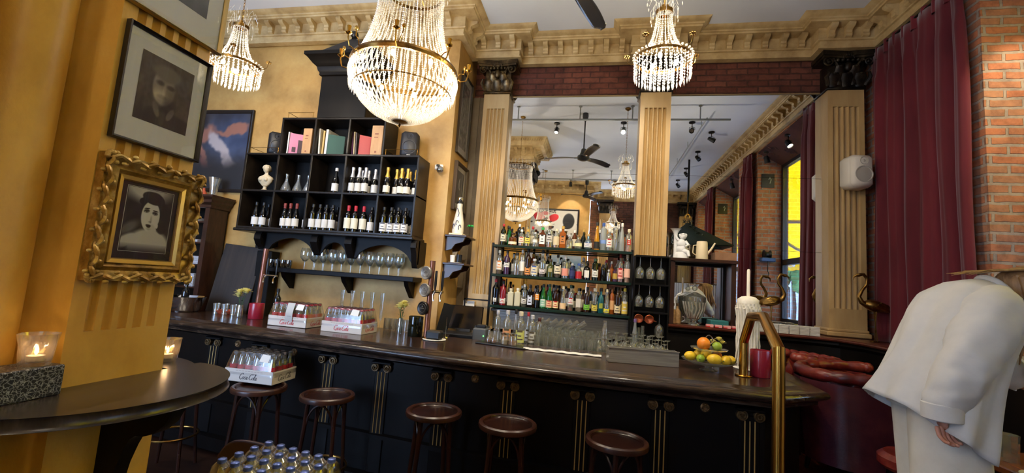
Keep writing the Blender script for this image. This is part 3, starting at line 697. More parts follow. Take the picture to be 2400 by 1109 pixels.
for i, (x, z, w, h) in enumerate(((-4.80, 2.147, .17, .05), (-4.76, 1.897, .15, .04), (-4.70, 1.637, .14, .10), (-4.95, 2.147, .08, .12), (-4.90, 1.637, .12, .05), (-4.72, 1.367, .12, .16))):
    t = T('dish_stack', 'pale stack of dishes on the dark dresser, %s of six from the top' % ['first', 'third', 'fifth', 'second', 'fourth', 'sixth'][i], 'dishes', (x, 4.46, z), 0, 'dishes on the dresser shelves'); m = MB()
    for k in range(int(h / .012)): m.box(-w / 2, -.06, k * .012, w / 2, .06, k * .012 + .009, bev=.003)
    m.build('dish', mat('dish_white', (206, 206, 214), .3), t)
t = T('glass_vase', 'tall flared clear glass on top of the dark dresser', 'vase', (-4.62, 4.46, 2.456)); MB().lathe([(.001, 0), (.03, 0), (.035, .02), (.05, .14), (.07, .24), (.066, .24), (.046, .14), (.001, .01)], seg=18).build('body', glass_thick, t)
for i, (x, c) in enumerate(((-4.95, (200, 96, 30)), (-4.84, (170, 60, 40)), (-4.76, (190, 90, 60)))):
    t = T('spirit_decanter', 'low reddish decanter on top of the dark dresser, %s from the left' % ['first', 'second', 'third'][i], 'decanter', (x, 4.46, 2.456), 0, 'decanters on the dresser'); MB().lathe([(.001, 0), (.035, 0), (.04, .05), (.015, .08), (.013, .11), (.001, .115)], seg=14).build('body', mat('decanter_%d' % i, c, .15), t)

# ================================================================ chandeliers
def strand_mesh(prof, n, r, h, drop=None):
    """a string of cut beads following prof (list of (radius, z)) in the XZ plane"""
    L = [0]
    for i in range(1, len(prof)): L.append(L[-1] + sqrt((prof[i][0] - prof[i - 1][0]) ** 2 + (prof[i][1] - prof[i - 1][1]) ** 2))
    m = MB()
    for k in range(n):
        s = L[-1] * (k + .5) / n; i = max(j for j in range(len(L)) if L[j] <= s + 1e-9); i = min(i, len(L) - 2); t = (s - L[i]) / (L[i + 1] - L[i])
        x = prof[i][0] + (prof[i + 1][0] - prof[i][0]) * t; z = prof[i][1] + (prof[i + 1][1] - prof[i][1]) * t
        m.octa((x, 0, z), r * (0.85 if k % 2 else 1.1), h)
    return m
def ringcopies(first, n, parent, ph=0.0):
    first.parent = parent; first.rotation_euler = (0, 0, ph)
    for k in range(1, n):
        c = first.copy(); COL.objects.link(c); c.parent = parent; c.rotation_euler = (0, 0, ph + 2 * pi * k / n)
def bulbs(parent, n, r, z, s=.016):
    b = MB().ball((r, 0, z), s, 8, 6, sc=(1, 1, 1.5)).build('bulb', bulb_m); ringcopies(b, n, parent, .2)
def chain(parent, z0, z1):
    m = MB(); n = int((z1 - z0) / .03)
    for k in range(n):
        z = z0 + (k + .5) * (z1 - z0) / n; a = (k % 2) * pi / 2
        m.tube([(.007 * cos(t) * cos(a), .007 * cos(t) * sin(a), z + .019 * sin(t)) for t in [i * pi / 4 for i in range(8)]], .0022, 4, closed=True)
    m.lathe([(.001, z1), (.05, z1), (.048, z1 - .02), (.02, z1 - .04), (.001, z1 - .045)], seg=16); m.build('chain', brass_old, parent)
def basket_chandelier(loc, label, R=.383, H=.65, RC=.23, Bd=.385, power=30, arms=8, n=60, lamp=True):
    t = T('chandelier', label, 'chandelier', loc, group=None)
    m = MB(); m.lathe([(R - .012, -.02), (R + .004, -.02), (R + .010, 0), (R + .004, .018), (R - .012, .018), (R - .012, -.02)], seg=48); m.build('ring', brass_old, t)
    m = MB(); m.lathe([(RC - .006, H - .012), (RC + .006, H - .012), (RC + .008, H + .008), (RC - .006, H + .008), (RC - .006, H - .012)], seg=32)
    for k in range(4): a = k * pi / 2; m.tube([(RC * cos(a), RC * sin(a), H), (0, 0, H + .12)], .003, 4)
    m.build('crown_ring', brass_old, t)
    up = [(RC, H - .01), (RC * 1.02, H * .85), (RC + (R - RC) * .10, H * .6), (RC + (R - RC) * .32, H * .35), (RC + (R - RC) * .62, H * .14), (R - .015, .02)]
    ringcopies(strand_mesh(up, int(H / .0165), .0062, .0095).build('bead_strand', crystal, smooth=False, fix=False), n, t)
    lo = [(R, -.02), (R * 1.01, -Bd * .12), (R * .985, -Bd * .28), (R * .92, -Bd * .46), (R * .79, -Bd * .65), (R * .60, -Bd * .82), (R * .36, -Bd * .94), (.05, -Bd)]
    m = strand_mesh(lo, int(Bd * 1.9 / .0175), .0075, .0105)
    for k in range(3):   # long cut prisms below the ring
        z = -.045 - k * .012
    m.octa((R + .008, 0, -.075), .0085, .042); m.octa((R * .99, 0, -.155), .0075, .036)
    ringcopies(m.build('basket_strand', crystal, smooth=False, fix=False), n, t, .07)
    m = MB(); m.lathe([(R * .93, -Bd * .46), (R * .935, -Bd * .44), (R * .92, -Bd * .46)], seg=40); m.lathe([(.001, -Bd - .012), (.035, -Bd - .01), (.055, -Bd), (.05, -Bd + .008), (.001, -Bd + .01)], seg=20); m.octa((0, 0, -Bd - .03), .012, .02)
    m.build('base_plate', brass_old, t)
    d = MB(); d.octa((RC + .012, 0, H - .05), .007, .03); d.octa((RC + .012, 0, H - .012), .006, .008); d.octa((RC + .035, 0, H + .05), .006, .03); d.octa((RC + .05, 0, H + .005), .006, .026)
    ringcopies(d.build('crown_drop', crystal, smooth=False, fix=False), 26, t)
    if arms:
        a = MB(); a.tube([(R, 0, .0), (R + .03, 0, -.03), (R + .07, 0, -.02), (R + .085, 0, .03), (R + .085, 0, .055)], .005, 6)
        a.lathe([(.004, .05), (.022, .06), (.024, .064), (.010, .068), (.012, .085), (.016, .11), (.012, .112), (.001, .10)], (R + .085, 0, 0), 10)
        a.tube([(R, 0, .0), (R + .02, .02, .04), (R + .05, .035, .05), (R + .055, .04, .09)], .004, 6); a.ball((R + .055, .04, .10), .012, 8, 6, sc=(1, 1, 1.4))
        ringcopies(a.build('candle_arm', brass, None), arms, t, .3)
    bulbs(t, 8, R - .05, -.035); bulbs(t, 6, R * .62, -Bd * .5, .014)
    chain(t, H + .10, ZC - loc[2])
    if lamp:
        for i_ in range(4): light('chandelier_light', 'POINT', (loc[0] + R * .7 * cos(i_ * pi / 2 + .5), loc[1] + R * .7 * sin(i_ * pi / 2 + .5), loc[2] - .04 - .1 * R * (i_ % 2)), power / 4, WARM2, soft=.018)
    return t
def small_chandelier(loc, label, R=.20, power=14, H=.38, lamp=True):
    t = T('chandelier', label, 'chandelier', loc)
    m = MB(); m.lathe([(R - .006, -.01), (R + .004, -.01), (R + .004, .012), (R - .006, .012), (R - .006, -.01)], seg=36)
    m.lathe([(.05, H - .01), (.062, H - .01), (.066, H + .012), (.05, H + .012), (.05, H - .01)], seg=16); m.tube([(0, 0, H), (0, 0, H + .1)], .005, 6); m.lathe([(.001, H + .02), (.03, H + .03), (.034, H + .05), (.012, H + .065)], seg=12); m.build('frame', brass_old, t)
    up = [(.055, H - .01), (.062, H * .75), (.085, H * .45), (.13, H * .18), (R - .01, .015)]
    ringcopies(strand_mesh(up, 24, .0058, .0085).build('bead_strand', crystal, smooth=False, fix=False), 20, t)
    m = MB()
    m.ball((R + .012, 0, .022), .010, 6, 5)
    for k in range(4): m.octa((R + .004, 0, -.012 - k * .024), .0072, .011)
    m.octa((R + .002, 0, -.125), .0068, .032)
    ringcopies(m.build('outer_drop', crystal, smooth=False, fix=False), 36, t)
    m = MB()
    for k in range(5): m.octa((R * .72, 0, -.03 - k * .022), .0068, .010)
    m.octa((R * .72, 0, -.158), .0064, .026)
    ringcopies(m.build('inner_drop', crystal, smooth=False, fix=False), 26, t, .1)
    m = MB()
    for k in range(6): m.octa((R * .42, 0, -.06 - k * .02), .0064, .009)
    m.octa((R * .42, 0, -.185), .006, .02)
    ringcopies(m.build('core_drop', crystal, smooth=False, fix=False), 14, t)
    m = MB(); m.tube([(.05, 0, H + .02), (.07, 0, H + .12), (.10, 0, H + .15), (.125, 0, H + .10)], .0014, 4, cap=False); m.octa((.128, 0, H + .07), .005, .018); m.tube([(.05, 0, H + .0), (.08, 0, H + .05), (.10, 0, H + .01), (.10, 0, H - .05)], .0014, 4, cap=False); m.octa((.10, 0, H - .07), .005, .018)
    ringcopies(m.build('leaf_spray', crystal, smooth=False, fix=False), 12, t)
    a = MB(); a.tube([(R, 0, .01), (R + .03, 0, .0), (R + .06, 0, .02), (R + .07, 0, .06)], .0035, 5)
    for k in range(6): an = k * pi / 3; a.octa((R + .07 + .018 * cos(an), .018 * sin(an), .075), .008, .012)
    a.ball((R + .07, 0, .08), .011, 8, 6); ringcopies(a.build('flower_arm', brass_old, None), 5, t, .35)
    bulbs(t, 3, R * .5, -.01, .016)
    chain(t, H + .08, ZC - loc[2])
    if lamp: light('chandelier_light', 'POINT', (loc[0], loc[1], loc[2] - .05), power, WARM2, soft=.02)
    return t
basket_chandelier((-1.46, 2.87, 3.185), 'largest crystal basket chandelier with brass candle arms, hanging left of centre above the bar', power=48)
small_chandelier((.42, 3.24, 3.42), 'small crystal chandelier hanging in front of the centre pilaster', power=30)
small_chandelier((-3.32, 3.24, 3.47), 'small crystal chandelier hanging beside the foreground pillar at left', power=26, R=.205)
basket_chandelier((-1.44, -.92, 3.38), 'tall crystal chandelier at the front of the room, reflected below the largest one', R=.20, H=.62, RC=.13, Bd=.14, power=40, arms=0, n=32)
small_chandelier((.43, -1.92, 3.55), 'small crystal chandelier at the far end of the room, reflected left of the centre pilaster', power=24)

# ---------------------------------------------------------------- ceiling fans
def fan(x, y, z, ph, label):
    t = T('ceiling_fan', label, 'ceiling fan', (x, y, z))
    MB().lathe([(.001, ZC - z), (.05, ZC - z), (.055, ZC - z - .05), (.045, ZC - z - .12), (.02, ZC - z - .14), (.012, ZC - z - .14)], seg=20).build('canopy', black, t)
    MB().tube([(0, 0, .12), (0, 0, ZC - z - .12)], .012, 10).build('rod', black, t)
    MB().lathe([(.001, -.06), (.06, -.055), (.10, -.035), (.11, 0), (.10, .03), (.07, .045), (.05, .10), (.042, .15), (.015, .17), (.001, .17)], seg=28).build('motor', black, t)
    for k in range(3):
        b = MB(); a = ph + k * 2 * pi / 3
        def fn(u, v, top=0):
            r = .12 + .60 * u; w = .052 + .022 * sin(pi * min(1, u * .9)); w = w * (sqrt(max(0, 1 - ((u - .9) / .1) ** 2)) if u > .9 else 1)
            return (r, (v - .5) * 2 * w, .012 * (v - .5) * 2 + .018 * sin(pi * u))
        b.grid(lambda u, v: fn(u, v), 24, 6); bl = b.build('blade', black, t); bl.rotation_euler = (0, 0, a)
        sm = bl.modifiers.new('thickness', 'SOLIDIFY'); sm.thickness = .008
        c = MB(); c.box(.07, -.025, -.01, .17, .025, .004, bev=.003); c.build('blade_clamp', chrome, bl)
        tipc = MB(); tipc.grid(lambda u, v: (lambda p: (p[0], p[1], p[2] + .006))(fn(.90 + .0999 * u, v)), 8, 6); tc = tipc.build('tip_cap', mat('fan_tip', (168, 168, 160), .25, .8), bl); s2 = tc.modifiers.new('thickness', 'SOLIDIFY'); s2.thickness = .012
    return t
fan(-.30, 3.02, 3.97, radians(70), 'black three-bladed ceiling fan whose one blade hangs into the top of the picture')
fan(-.35, -1.9, 4.32, radians(172), 'black ceiling fan near the poster wall, seen in the mirror')
# ---------------------------------------------------------------- pipes and track spots
grey_pipe = mat('grey_conduit', (150, 156, 160), .5)
def pipe(label, a, b, drops):
    t = T('ceiling_pipe', label, 'pipe'); MB().tube([a, b], .018, 10).build('rod', grey_pipe, t)
    for d in drops: MB().tube([d, (d[0], d[1], ZC)], .010, 8).lathe([(.001, ZC), (.03, ZC), (.03, ZC - .015), (.01, ZC - .02)], (d[0], d[1], 0), 12).build('hanger', grey_pipe, t)
pipe('long grey pipe hung under the ceiling across the room, nearest the mirror', (-1.9, 3.34, 4.54), (2.02, 3.34, 4.54), [(-1.46, 3.34, 4.54), (-.38, 3.34, 4.54), (.49, 3.34, 4.54), (1.56, 3.34, 4.54)])
pipe('long grey pipe hung under the ceiling across the middle of the room', (-1.9, -.8, 4.53), (1.6, -.8, 4.53), [(-1.5, -.8, 4.53), (-.7, -.8, 4.53), (.3, -.8, 4.53), (.6, -.8, 4.53)])
t = T('ceiling_track', 'thin pale lighting track along the ceiling beside the window wall', 'track')
MB().tube([(1.72, 3.1, 4.66), (1.72, -2.2, 4.66)], .012, 8).build('rail', grey_pipe, t)
for k in range(5): MB().tube([(1.72, 2.7 - k * 1.15, 4.66), (1.72, 2.7 - k * 1.15, ZC)], .008, 6).build('hanger', grey_pipe, t)
black_metal = mat('black_metal', (14, 14, 15), .35, .3)
def spot(x, y, d, label, lit=False, tgt=None, e=30, z=ZC, r=.035, drop=.10):
    t = T('track_spot', label, 'spotlight', (x, y, z)); d = Vector(d).normalized()
    MB().lathe([(.001, 0), (.055, 0), (.055, -.022), (.02, -.03), (.001, -.03)], seg=16).build('canopy', black_metal, t)
    MB().tube([(0, 0, -.02), (0, 0, -drop)], .008, 6).build('stem', black_metal, t)
    q = d.to_track_quat('Z', 'Y').to_matrix().to_4x4(); c = Vector((0, 0, -drop - .05))
    m = MB(); m.M = Matrix.Translation(c) @ q; m.lathe([(.001, -.07), (.03, -.065), (r, -.04), (r + .006, .02), (r + .010, .065), (r + .002, .066), (r - .004, .03), (.001, .025)], seg=20); m.build('lamp_head', black_metal, t)
    m = MB(); m.M = Matrix.Translation(c) @ q
    MB2 = MB(); MB2.tube([(-r - .012, 0, -drop - .05), (-r - .012, 0, -drop - .005), (0, 0, -drop + .012), (r + .012, 0, -drop - .005), (r + .012, 0, -drop - .05)], .004, 5); MB2.build('yoke', black_metal, t)
    m = MB(); m.M = Matrix.Translation(c) @ q; m.lathe([(.001, .05), (r - .002, .05)], seg=16); m.build('lens', spot_on if lit else mat('lens_dark', (60, 50, 40), .3), t)
    if lit:
        L = light('spot_light', 'SPOT', tuple(Vector((x, y, z)) + c + d * .09), e, WARM2, soft=.03, spot_size=radians(75), spot_blend=.6); aim(L, Vector(L.location) + d)
spot(-.85, 2.57, (-.05, .55, -1), 'lit black spotlight left of the ceiling fan, pointing down', True, e=80)
spot(.39, 2.60, (-.12, .9, -.95), 'brightly lit spotlight on the ceiling right of the fan', True, e=160)
spot(1.58, 2.62, (-.3, .9, -.7), 'unlit black spotlight just right of the centre pilaster in the mirror')
spot(2.03, 2.12, (.6, .2, -.4), 'black spotlight with an amber lens turned sideways towards the window wall')
spot(2.05, .92, (.5, .8, -1), 'black spotlight in the middle of the line along the window wall')
spot(2.07, -.4, (.5, .8, -1), 'black spotlight above the black hanging pole, fourth along the window wall')
spot(2.09, -1.59, (.5, .8, -1), 'farthest black spotlight of the line along the window wall')
spot(-.81, -1.8, (0, -.5, -1), 'small lit black spotlight left of the far ceiling fan', True, e=40)
spot(.42, -1.75, (0, -.4, -1), 'small black spotlight above the far small chandelier')
for i, (y, lit) in enumerate(((3.05, True), (2.15, False), (.1, True), (-1.5, True))):
    spot(2.98, y, (.3, -.2 if i else .6, -1), ['lit spotlight at the lacquered top of the nearest window niche', 'unlit spotlight at the end of the nearest window niche', 'lit spotlight at the top of the second window niche', 'lit spotlight at the top of the farthest window niche'][i], lit, e=40, z=4.40, r=.04)
# two added, unseen spotlights that brighten the wine shelf and left wall
for (x, y, tx, ty, tz, e) in ((-2.9, 1.5, -3.0, 4.3, 2.6, 60), (-3.8, 2.2, -3.9, 4.4, 2.4, 25)):
    spot(x, y, (tx - x, ty - y, tz - ZC), {-2.9: 'added unseen ceiling spotlight behind the pillar aimed at the wine shelf', -3.8: 'added unseen ceiling spotlight left of the pillar aimed at the dark painting'}[x], True, e=e)

# ================================================================ pictures
def framed(label, w, h, bw, fm, loc, rz, img, nx=60, ny=80, iw=None, ih=None, matc=(228, 228, 232), cat='picture', depth=.025, ornate=False, lip=None, group=None, yoff=0, line=None, tilt=0, gl=True):
    t = T('picture_frame', label, cat, loc, rz)
    t.rotation_euler = (tilt, 0, rz)
    f = MB(); P = [(0, -depth), (bw * .25, -depth * 1.15), (bw * .75, -depth * .8), (bw, -depth * .55), (bw, 0), (0, 0)]
    def ring(prof, W_, H_, mb):
        n = len(prof); vs = []
        for (sx, sz) in ((-1, -1), (1, -1), (1, 1), (-1, 1)):
            for (d, y) in prof: vs.append((sx * (W_ / 2 - d), y, sz * (H_ / 2 - d)))
        mb.add(vs, [(i * n + j, i * n + (j + 1) % n, ((i + 1) % 4) * n + (j + 1) % n, ((i + 1) % 4) * n + j) for i in range(4) for j in range(n)])
    if not ornate: ring(P, w, h, f); f.build('frame', fm, t, smooth=False)
    else:
        ring([(bw * .12, 0), (bw * .12, -depth * .9), (bw * .35, -depth * .7), (bw * .6, -depth * .5), (bw * .78, -depth * .85), (bw * .86, -depth * .6), (bw, -depth * .35), (bw, 0)], w, h, f)
        rnd = random.Random(3)
        def along(x0, z0, x1, z1, n):
            for i in range(n):
                u = (i + .5) / n; x = x0 + (x1 - x0) * u; z = z0 + (z1 - z0) * u; a = atan2(z1 - z0, x1 - x0); s = 1 if i % 2 else -1
                pts = []; rr = []
                L = sqrt((x1 - x0) ** 2 + (z1 - z0) ** 2) / n
                for k in range(9):
                    q = k / 8; along_ = (q - .5) * L * 1.7; side = s * bw * .10 * cos(q * pi * 1.3) + bw * .05 * sin(i * 1.9)
                    pts.append((x + cos(a) * along_ - sin(a) * side, -depth * (.85 + .3 * sin(q * pi)), z + sin(a) * along_ + cos(a) * side)); rr.append(.0075 * (1 - .6 * abs(2 * q - 1)))
                f.tube(pts, rr, 5)
                f.ball((x - sin(a) * (-s) * bw * .22, -depth * .95, z + cos(a) * (-s) * bw * .22), .0062 + rnd.random() * .003, 6, 5, sc=(1.3, .7, .9))
        q = bw * .30
        along(-w / 2 + q, -h / 2 + q, w / 2 - q, -h / 2 + q, 11); along(-w / 2 + q, h / 2 - q, w / 2 - q, h / 2 - q, 11)
        along(-w / 2 + q, -h / 2 + q, -w / 2 + q, h / 2 - q, 12); along(w / 2 - q, -h / 2 + q, w / 2 - q, h / 2 - q, 12)
        for sx in (-1, 1):
            for sz in (-1, 1):
                for k in range(5): an = atan2(sz, sx) + (k - 2) * .5; f.ball((sx * (w / 2 - q) + .012 * cos(an), -depth * 1.0, sz * (h / 2 - q) + .012 * sin(an)), .009, 6, 5, sc=(1, .7, 1))
        f.build('frame', fm, t, angle=60)
        g = MB(); ring([(bw - .002, -depth * .62), (bw + .010, -depth * .55), (bw + .014, -depth * .3), (bw - .002, -depth * .3)], w, h, g); g.build('inner_lip', gold_flat, t, smooth=False)
    MB().box(-w / 2 + bw * .9, -depth * .30, -h / 2 + bw * .9, w / 2 - bw * .9, -.001, h / 2 - bw * .9).build('mount', mat('mount_%d_%d_%d' % matc, matc, .8), t, smooth=False)
    iw = iw or (w - 2 * bw); ih = ih or (h - 2 * bw)
    if line:
        l = MB(); ring([(0, -depth * .32), (.0016, -depth * .32), (.0016, -depth * .30), (0, -depth * .30)], iw + .006, ih + .006, l); l.build('mount_line', mat('mount_line', line, .6), t, smooth=False, loc=(0, 0, yoff))
    picture('print', iw, ih, nx, ny, img, t, Matrix.Translation((0, -depth * .34, yoff)))
    if gl: MB().add([(-w / 2 + bw, -depth * .45, -h / 2 + bw), (w / 2 - bw, -depth * .45, -h / 2 + bw), (w / 2 - bw, -depth * .45, h / 2 - bw), (-w / 2 + bw, -depth * .45, h / 2 - bw)], [(0, 1, 2, 3)]).build('pane', pic_glass, t, smooth=False)
    return t
def N(x, y, z=0, s=1): return noise.noise(Vector((x * s, y * s, z)))
def mixc(a, b, t): t = max(0, min(1, t)); return tuple(a[i] + (b[i] - a[i]) * t for i in range(3))
def ell(u, v, cx, cy, rx, ry, soft=.12, rot=0):
    dx, dy = u - cx, v - cy; c, s = cos(rot), sin(rot); dx, dy = dx * c + dy * s, -dx * s + dy * c
    d = sqrt((dx / rx) ** 2 + (dy / ry) ** 2); return max(0, min(1, (1 - d) / soft + .5))
def G(x): return (x, x * .985, x * .96)
def lady(u, v):
    c = 30 + 18 * N(u, v, 1, 5); c += 175 * ell(u, v, .42, 1.0, .52, .20, .7) * (1 - .2 * u)
    c += 70 * ell(u, v, .12, .36, .22, .08, .8, .5)
    sh = max(ell(u, v, .58, .10, .47, .27, .22), ell(u, v, .14, .16, .26, .10, .4, .35), ell(u, v, .60, .30, .13, .17, .25)); c = c + (205 - c) * sh
    if v < .12: c = c * (.35 + 4.8 * v)
    hr = max(ell(u, v, .58, .72, .27, .25, .10), ell(u, v, .83, .56, .16, .25, .15), ell(u, v, .36, .80, .10, .06, .2), ell(u, v, .94, .62, .08, .14, .3)); c = c + (18 + 16 * N(u, v, 3, 9) - c) * hr
    fx = ell(u, v, .545, .575, .205, .25, .08, .06); shade = 226 - 60 * max(0, (.40 - u)) * 2 - 40 * max(0, u - .66) * 3; c = c + (shade - c) * fx
    c = c + (205 - c) * ell(u, v, .60, .36, .085, .09, .3)
    hb = ell(u, v, .56, .87, .25, .10, .12, -.12); c = c + (20 - c) * hb
    for (ex, ey, tl) in ((.445, .645, .1), (.635, .620, -.1)):
        c = c + (70 - c) * ell(u, v, ex, ey + .012, .062, .030, .5, tl); c = c + (228 - c) * ell(u, v, ex, ey - .004, .036, .011, .3, tl) * .6; c = c + (16 - c) * ell(u, v, ex + .004, ey, .016, .015, .4)
        c = c + (18 - c) * ell(u, v, ex, ey + .014, .048, .008, .4, tl); c = c + (22 - c) * ell(u, v, ex + .004, ey + .052, .062, .010, .35, tl)
    c = c - 42 * ell(u, v, .565, .52, .022, .06, .8) - 60 * ell(u, v, .545, .485, .034, .012, .6)
    c = c + (28 - c) * max(ell(u, v, .525, .425, .060, .018, .3, -.06), ell(u, v, .53, .408, .045, .018, .3)); c = c - 30 * ell(u, v, .53, .37, .05, .016, .8)
    c = c + (225 - c) * ell(u, v, .715, .43, .026, .040, .25)
    return G(max(4, min(250, c)))
def gent(u, v):
    c = 92 + 30 * N(u, v, 2, 3) + 16 * N(u, v, 5, 14) - 30 * (1 - v)
    coat = max(ell(u, v, .62, .0, .62, .24, .2), ell(u, v, .52, .12, .36, .16, .25)); c = c + (38 - c) * coat
    f = ell(u, v, .46, .58, .21, .27, .15); c = c + (150 + 30 * N(u, v, 7, 6) - 90 * max(0, u - .45) * 2 - c) * f
    c = c + (118 - c) * ell(u, v, .50, .80, .27, .12, .4)
    c = c - 60 * ell(u, v, .38, .635, .07, .035, .8) - 60 * ell(u, v, .58, .62, .07, .035, .8) - 24 * ell(u, v, .44, .44, .09, .03, .7) + 40 * ell(u, v, .38, .40, .10, .16, .8) + 26 * ell(u, v, .47, .54, .03, .09, .8)
    c = c + (130 - c) * ell(u, v, .37, .23, .05, .12, .3, .5) * .8; c = c + (130 - c) * ell(u, v, .64, .22, .05, .11, .3, -.5) * .8; c = c + (60 - c) * ell(u, v, .5, .14, .05, .13, .3)
    c = c - 40 * ell(u, v, .5, .34, .2, .10, .9)
    return (max(6, c * 1.0), max(6, c * .93), max(5, c * .86))
def etching(u, v): c = 130 + 90 * N(u, v, 1, 11) + 50 * N(u, v, 9, 26); return G(max(20, min(225, c)))
def landscape(u, v):
    c = 54 + 40 * N(u, v, 4, 6) + (60 if v > .75 else 0); return (max(5, c), max(5, c), max(6, c * 1.04))
def figures(u, v):
    u, v = u + .10 * N(u, v, 11, 4) + .03 * N(u, v, 5, 15), v + .10 * N(u, v, 21, 4) + .03 * N(u, v, 8, 15)
    c = mixc((50, 44, 48), (62, 76, 110), ell(u, v, .74, .66, .40, .30, .9)); n = N(u, v, 2, 7); c = tuple(x + 26 * n for x in c)
    c = mixc(c, (170, 112, 92), max(ell(u, v, .72, .78, .28, .055, .4, .18), ell(u, v, .33, .70, .16, .10, .5), ell(u, v, .30, .42, .05, .22, .4, .5))); c = mixc(c, (200, 186, 186), ell(u, v, .60, .50, .07, .30, .4, .75)); c = mixc(c, (176, 96, 84), ell(u, v, .38, .30, .04, .20, .5, .9))
    c = mixc(c, (30, 26, 28), ell(u, v, .5, .10, .7, .30, .8)); return tuple(max(4, x * .82) for x in c)
def poster(u, v):
    c = (232, 226, 214)
    c = mixc(c, (240, 236, 226), ell(u, v, .62, .38, .40, .52, .03)); d = ell(u, v, .62, .38, .42, .55, .02)
    if d < .5 and u > .45: c = (30, 26, 26) if N(u, v, 1, 28) > .02 else (220, 210, 196)
    c = mixc(c, (206, 44, 52), max(ell(u, v, .50, .72, .10, .15, .1, .4), ell(u, v, .80, .74, .11, .20, .1, -.3), ell(u, v, .68, .88, .09, .07, .1))); c = mixc(c, (24, 24, 26), max(ell(u, v, .70, .60, .05, .16, .1, .5), ell(u, v, .18, .62, .12, .28, .15)))
    if N(u, v, 6, 13) > .33 and v < .6: c = (40, 36, 36)
    return c
def sea(u, v): return mixc((70, 120, 170), (190, 205, 220), v * 1.1 + .2 * N(u, v, 2, 6))
def crescent(u, v):
    c = mixc((52, 46, 34), (34, 30, 24), v); d = ell(u, v, .45, .62, .16, .18, .1) - ell(u, v, .53, .64, .13, .17, .1); return mixc(mixc(c, (206, 200, 184), max(0, d)), (150, 140, 120), ell(u, v, .5, .28, .03, .24, .3))
blackf = mat('black_frame', (24, 18, 16), .35); goldthin = mat('pale_gold_frame', (196, 172, 118), .3, .7)
framed('black-framed portrait print of a man in a wide white mount on the pillar', .302, .384, .011, blackf, (-1.499, 1.196, 2.235), pi / 2, gent, 60, 72, .188, .232, yoff=.008, depth=.02)
framed('ornate carved gilt frame with a photograph of a dark-haired woman on the pillar', .352, .408, .066, gilt, (-1.497, 1.2, 1.794), pi / 2, lady, 120, 155, .152, .208, matc=(46, 42, 42), depth=.034, ornate=True, line=(190, 188, 180), yoff=.006)
framed('thin gilt-framed dark print with a wide white mount at the top of the pillar', .345, .46, .012, goldthin, (-1.497, 1.2, 2.712), pi / 2, landscape, 40, 50, .20, .27, yoff=.01, depth=.02)
framed('large dark painting of pale limbs and blue sky on the yellow wall behind the pillar', .98, 1.07, .045, blackf, (-4.82, 4.612, 3.085), 0, figures, 60, 66, gl=False)
framed('tall narrow framed etching with pale mount on the yellow return wall', .43, 1.0, .018, mat('dark_frame', (54, 44, 34), .4), (-1.677, 4.955, 3.66), pi / 2, etching, 60, 120, .27, .80, matc=(206, 200, 196))
framed('framed dark picture of a crescent shape below the etching on the return wall', .46, .58, .035, mat('brown_frame', (70, 54, 38), .4), (-1.677, 4.99, 2.775), pi / 2, crescent, 30, 40, .25, .40, matc=(196, 184, 160), depth=.04)
framed('wide poster of red dancing figures in a black frame on the front wall', 1.52, .92, .045, blackf, (-1.30, -2.349, 3.53), pi, poster, 150, 90, gl=False)
framed('small landscape of pale blue sea in a gold frame on the front wall', 1.0, .62, .06, gold_flat, (-.85, -2.349, 2.36), pi, sea, 20, 14, gl=False)
framed('small white framed print beside the gold-framed sea picture', .50, .42, .02, mat('white_frame', (220, 220, 216), .4), (-1.75, -2.349, 2.5), pi, landscape, 16, 14, .2, .2)

# ================================================================ bottles and glasses
PROF = {
 'bordeaux': [(.90, 0), (1, .012), (1, .62), (.96, .68), (.62, .75), (.42, .79), (.38, .84), (.38, .97), (.42, .975), (.42, 1.0)],
 'burgundy': [(.92, 0), (1, .012), (1, .45), (.93, .54), (.70, .65), (.48, .74), (.38, .82), (.36, .97), (.42, .975), (.42, 1.0)],
 'champagne': [(.92, 0), (1, .012), (1, .40), (.95, .50), (.74, .62), (.50, .73), (.40, .80), (.38, .94), (.46, .95), (.46, 1.0)],
 'spirit': [(.92, 0), (1, .015), (1, .66), (.92, .72), (.55, .77), (.40, .80), (.36, .84), (.36, .93), (.44, .935), (.44, 1.0)],
 'squat': [(.90, 0), (1, .02), (1, .52), (.94, .60), (.66, .68), (.36, .73), (.33, .76), (.33, .90), (.42, .91), (.42, 1.0)],
 'round': [(.55, 0), (.85, .06), (1, .22), (.98, .38), (.80, .54), (.45, .66), (.30, .72), (.28, .88), (.36, .90), (.36, 1.0)],
 'slim': [(.85, 0), (1, .02), (.98, .30), (.80, .50), (.55, .68), (.42, .80), (.38, .95), (.46, .96), (.46, 1.0)],
 'tall': [(.95, 0), (1, .01), (1, .74), (.90, .80), (.50, .84), (.42, .86), (.40, .95), (.48, .955), (.48, 1.0)],
 'conical': [(.98, 0), (1, .015), (.86, .35), (.66, .60), (.45, .74), (.34, .82), (.32, .94), (.40, .95), (.40, 1.0)],
 'decanter': [(.75, 0), (1, .04), (.98, .14), (.70, .36), (.42, .54), (.26, .68), (.24, .84), (.36, 1.0)],
 'cola': [(.86, 0), (.98, .02), (1, .10), (.90, .22), (.86, .34), (1, .46), (.98, .54), (.74, .66), (.50, .78), (.42, .86), (.40, .95), (.46, .955), (.46, 1.0)],
}
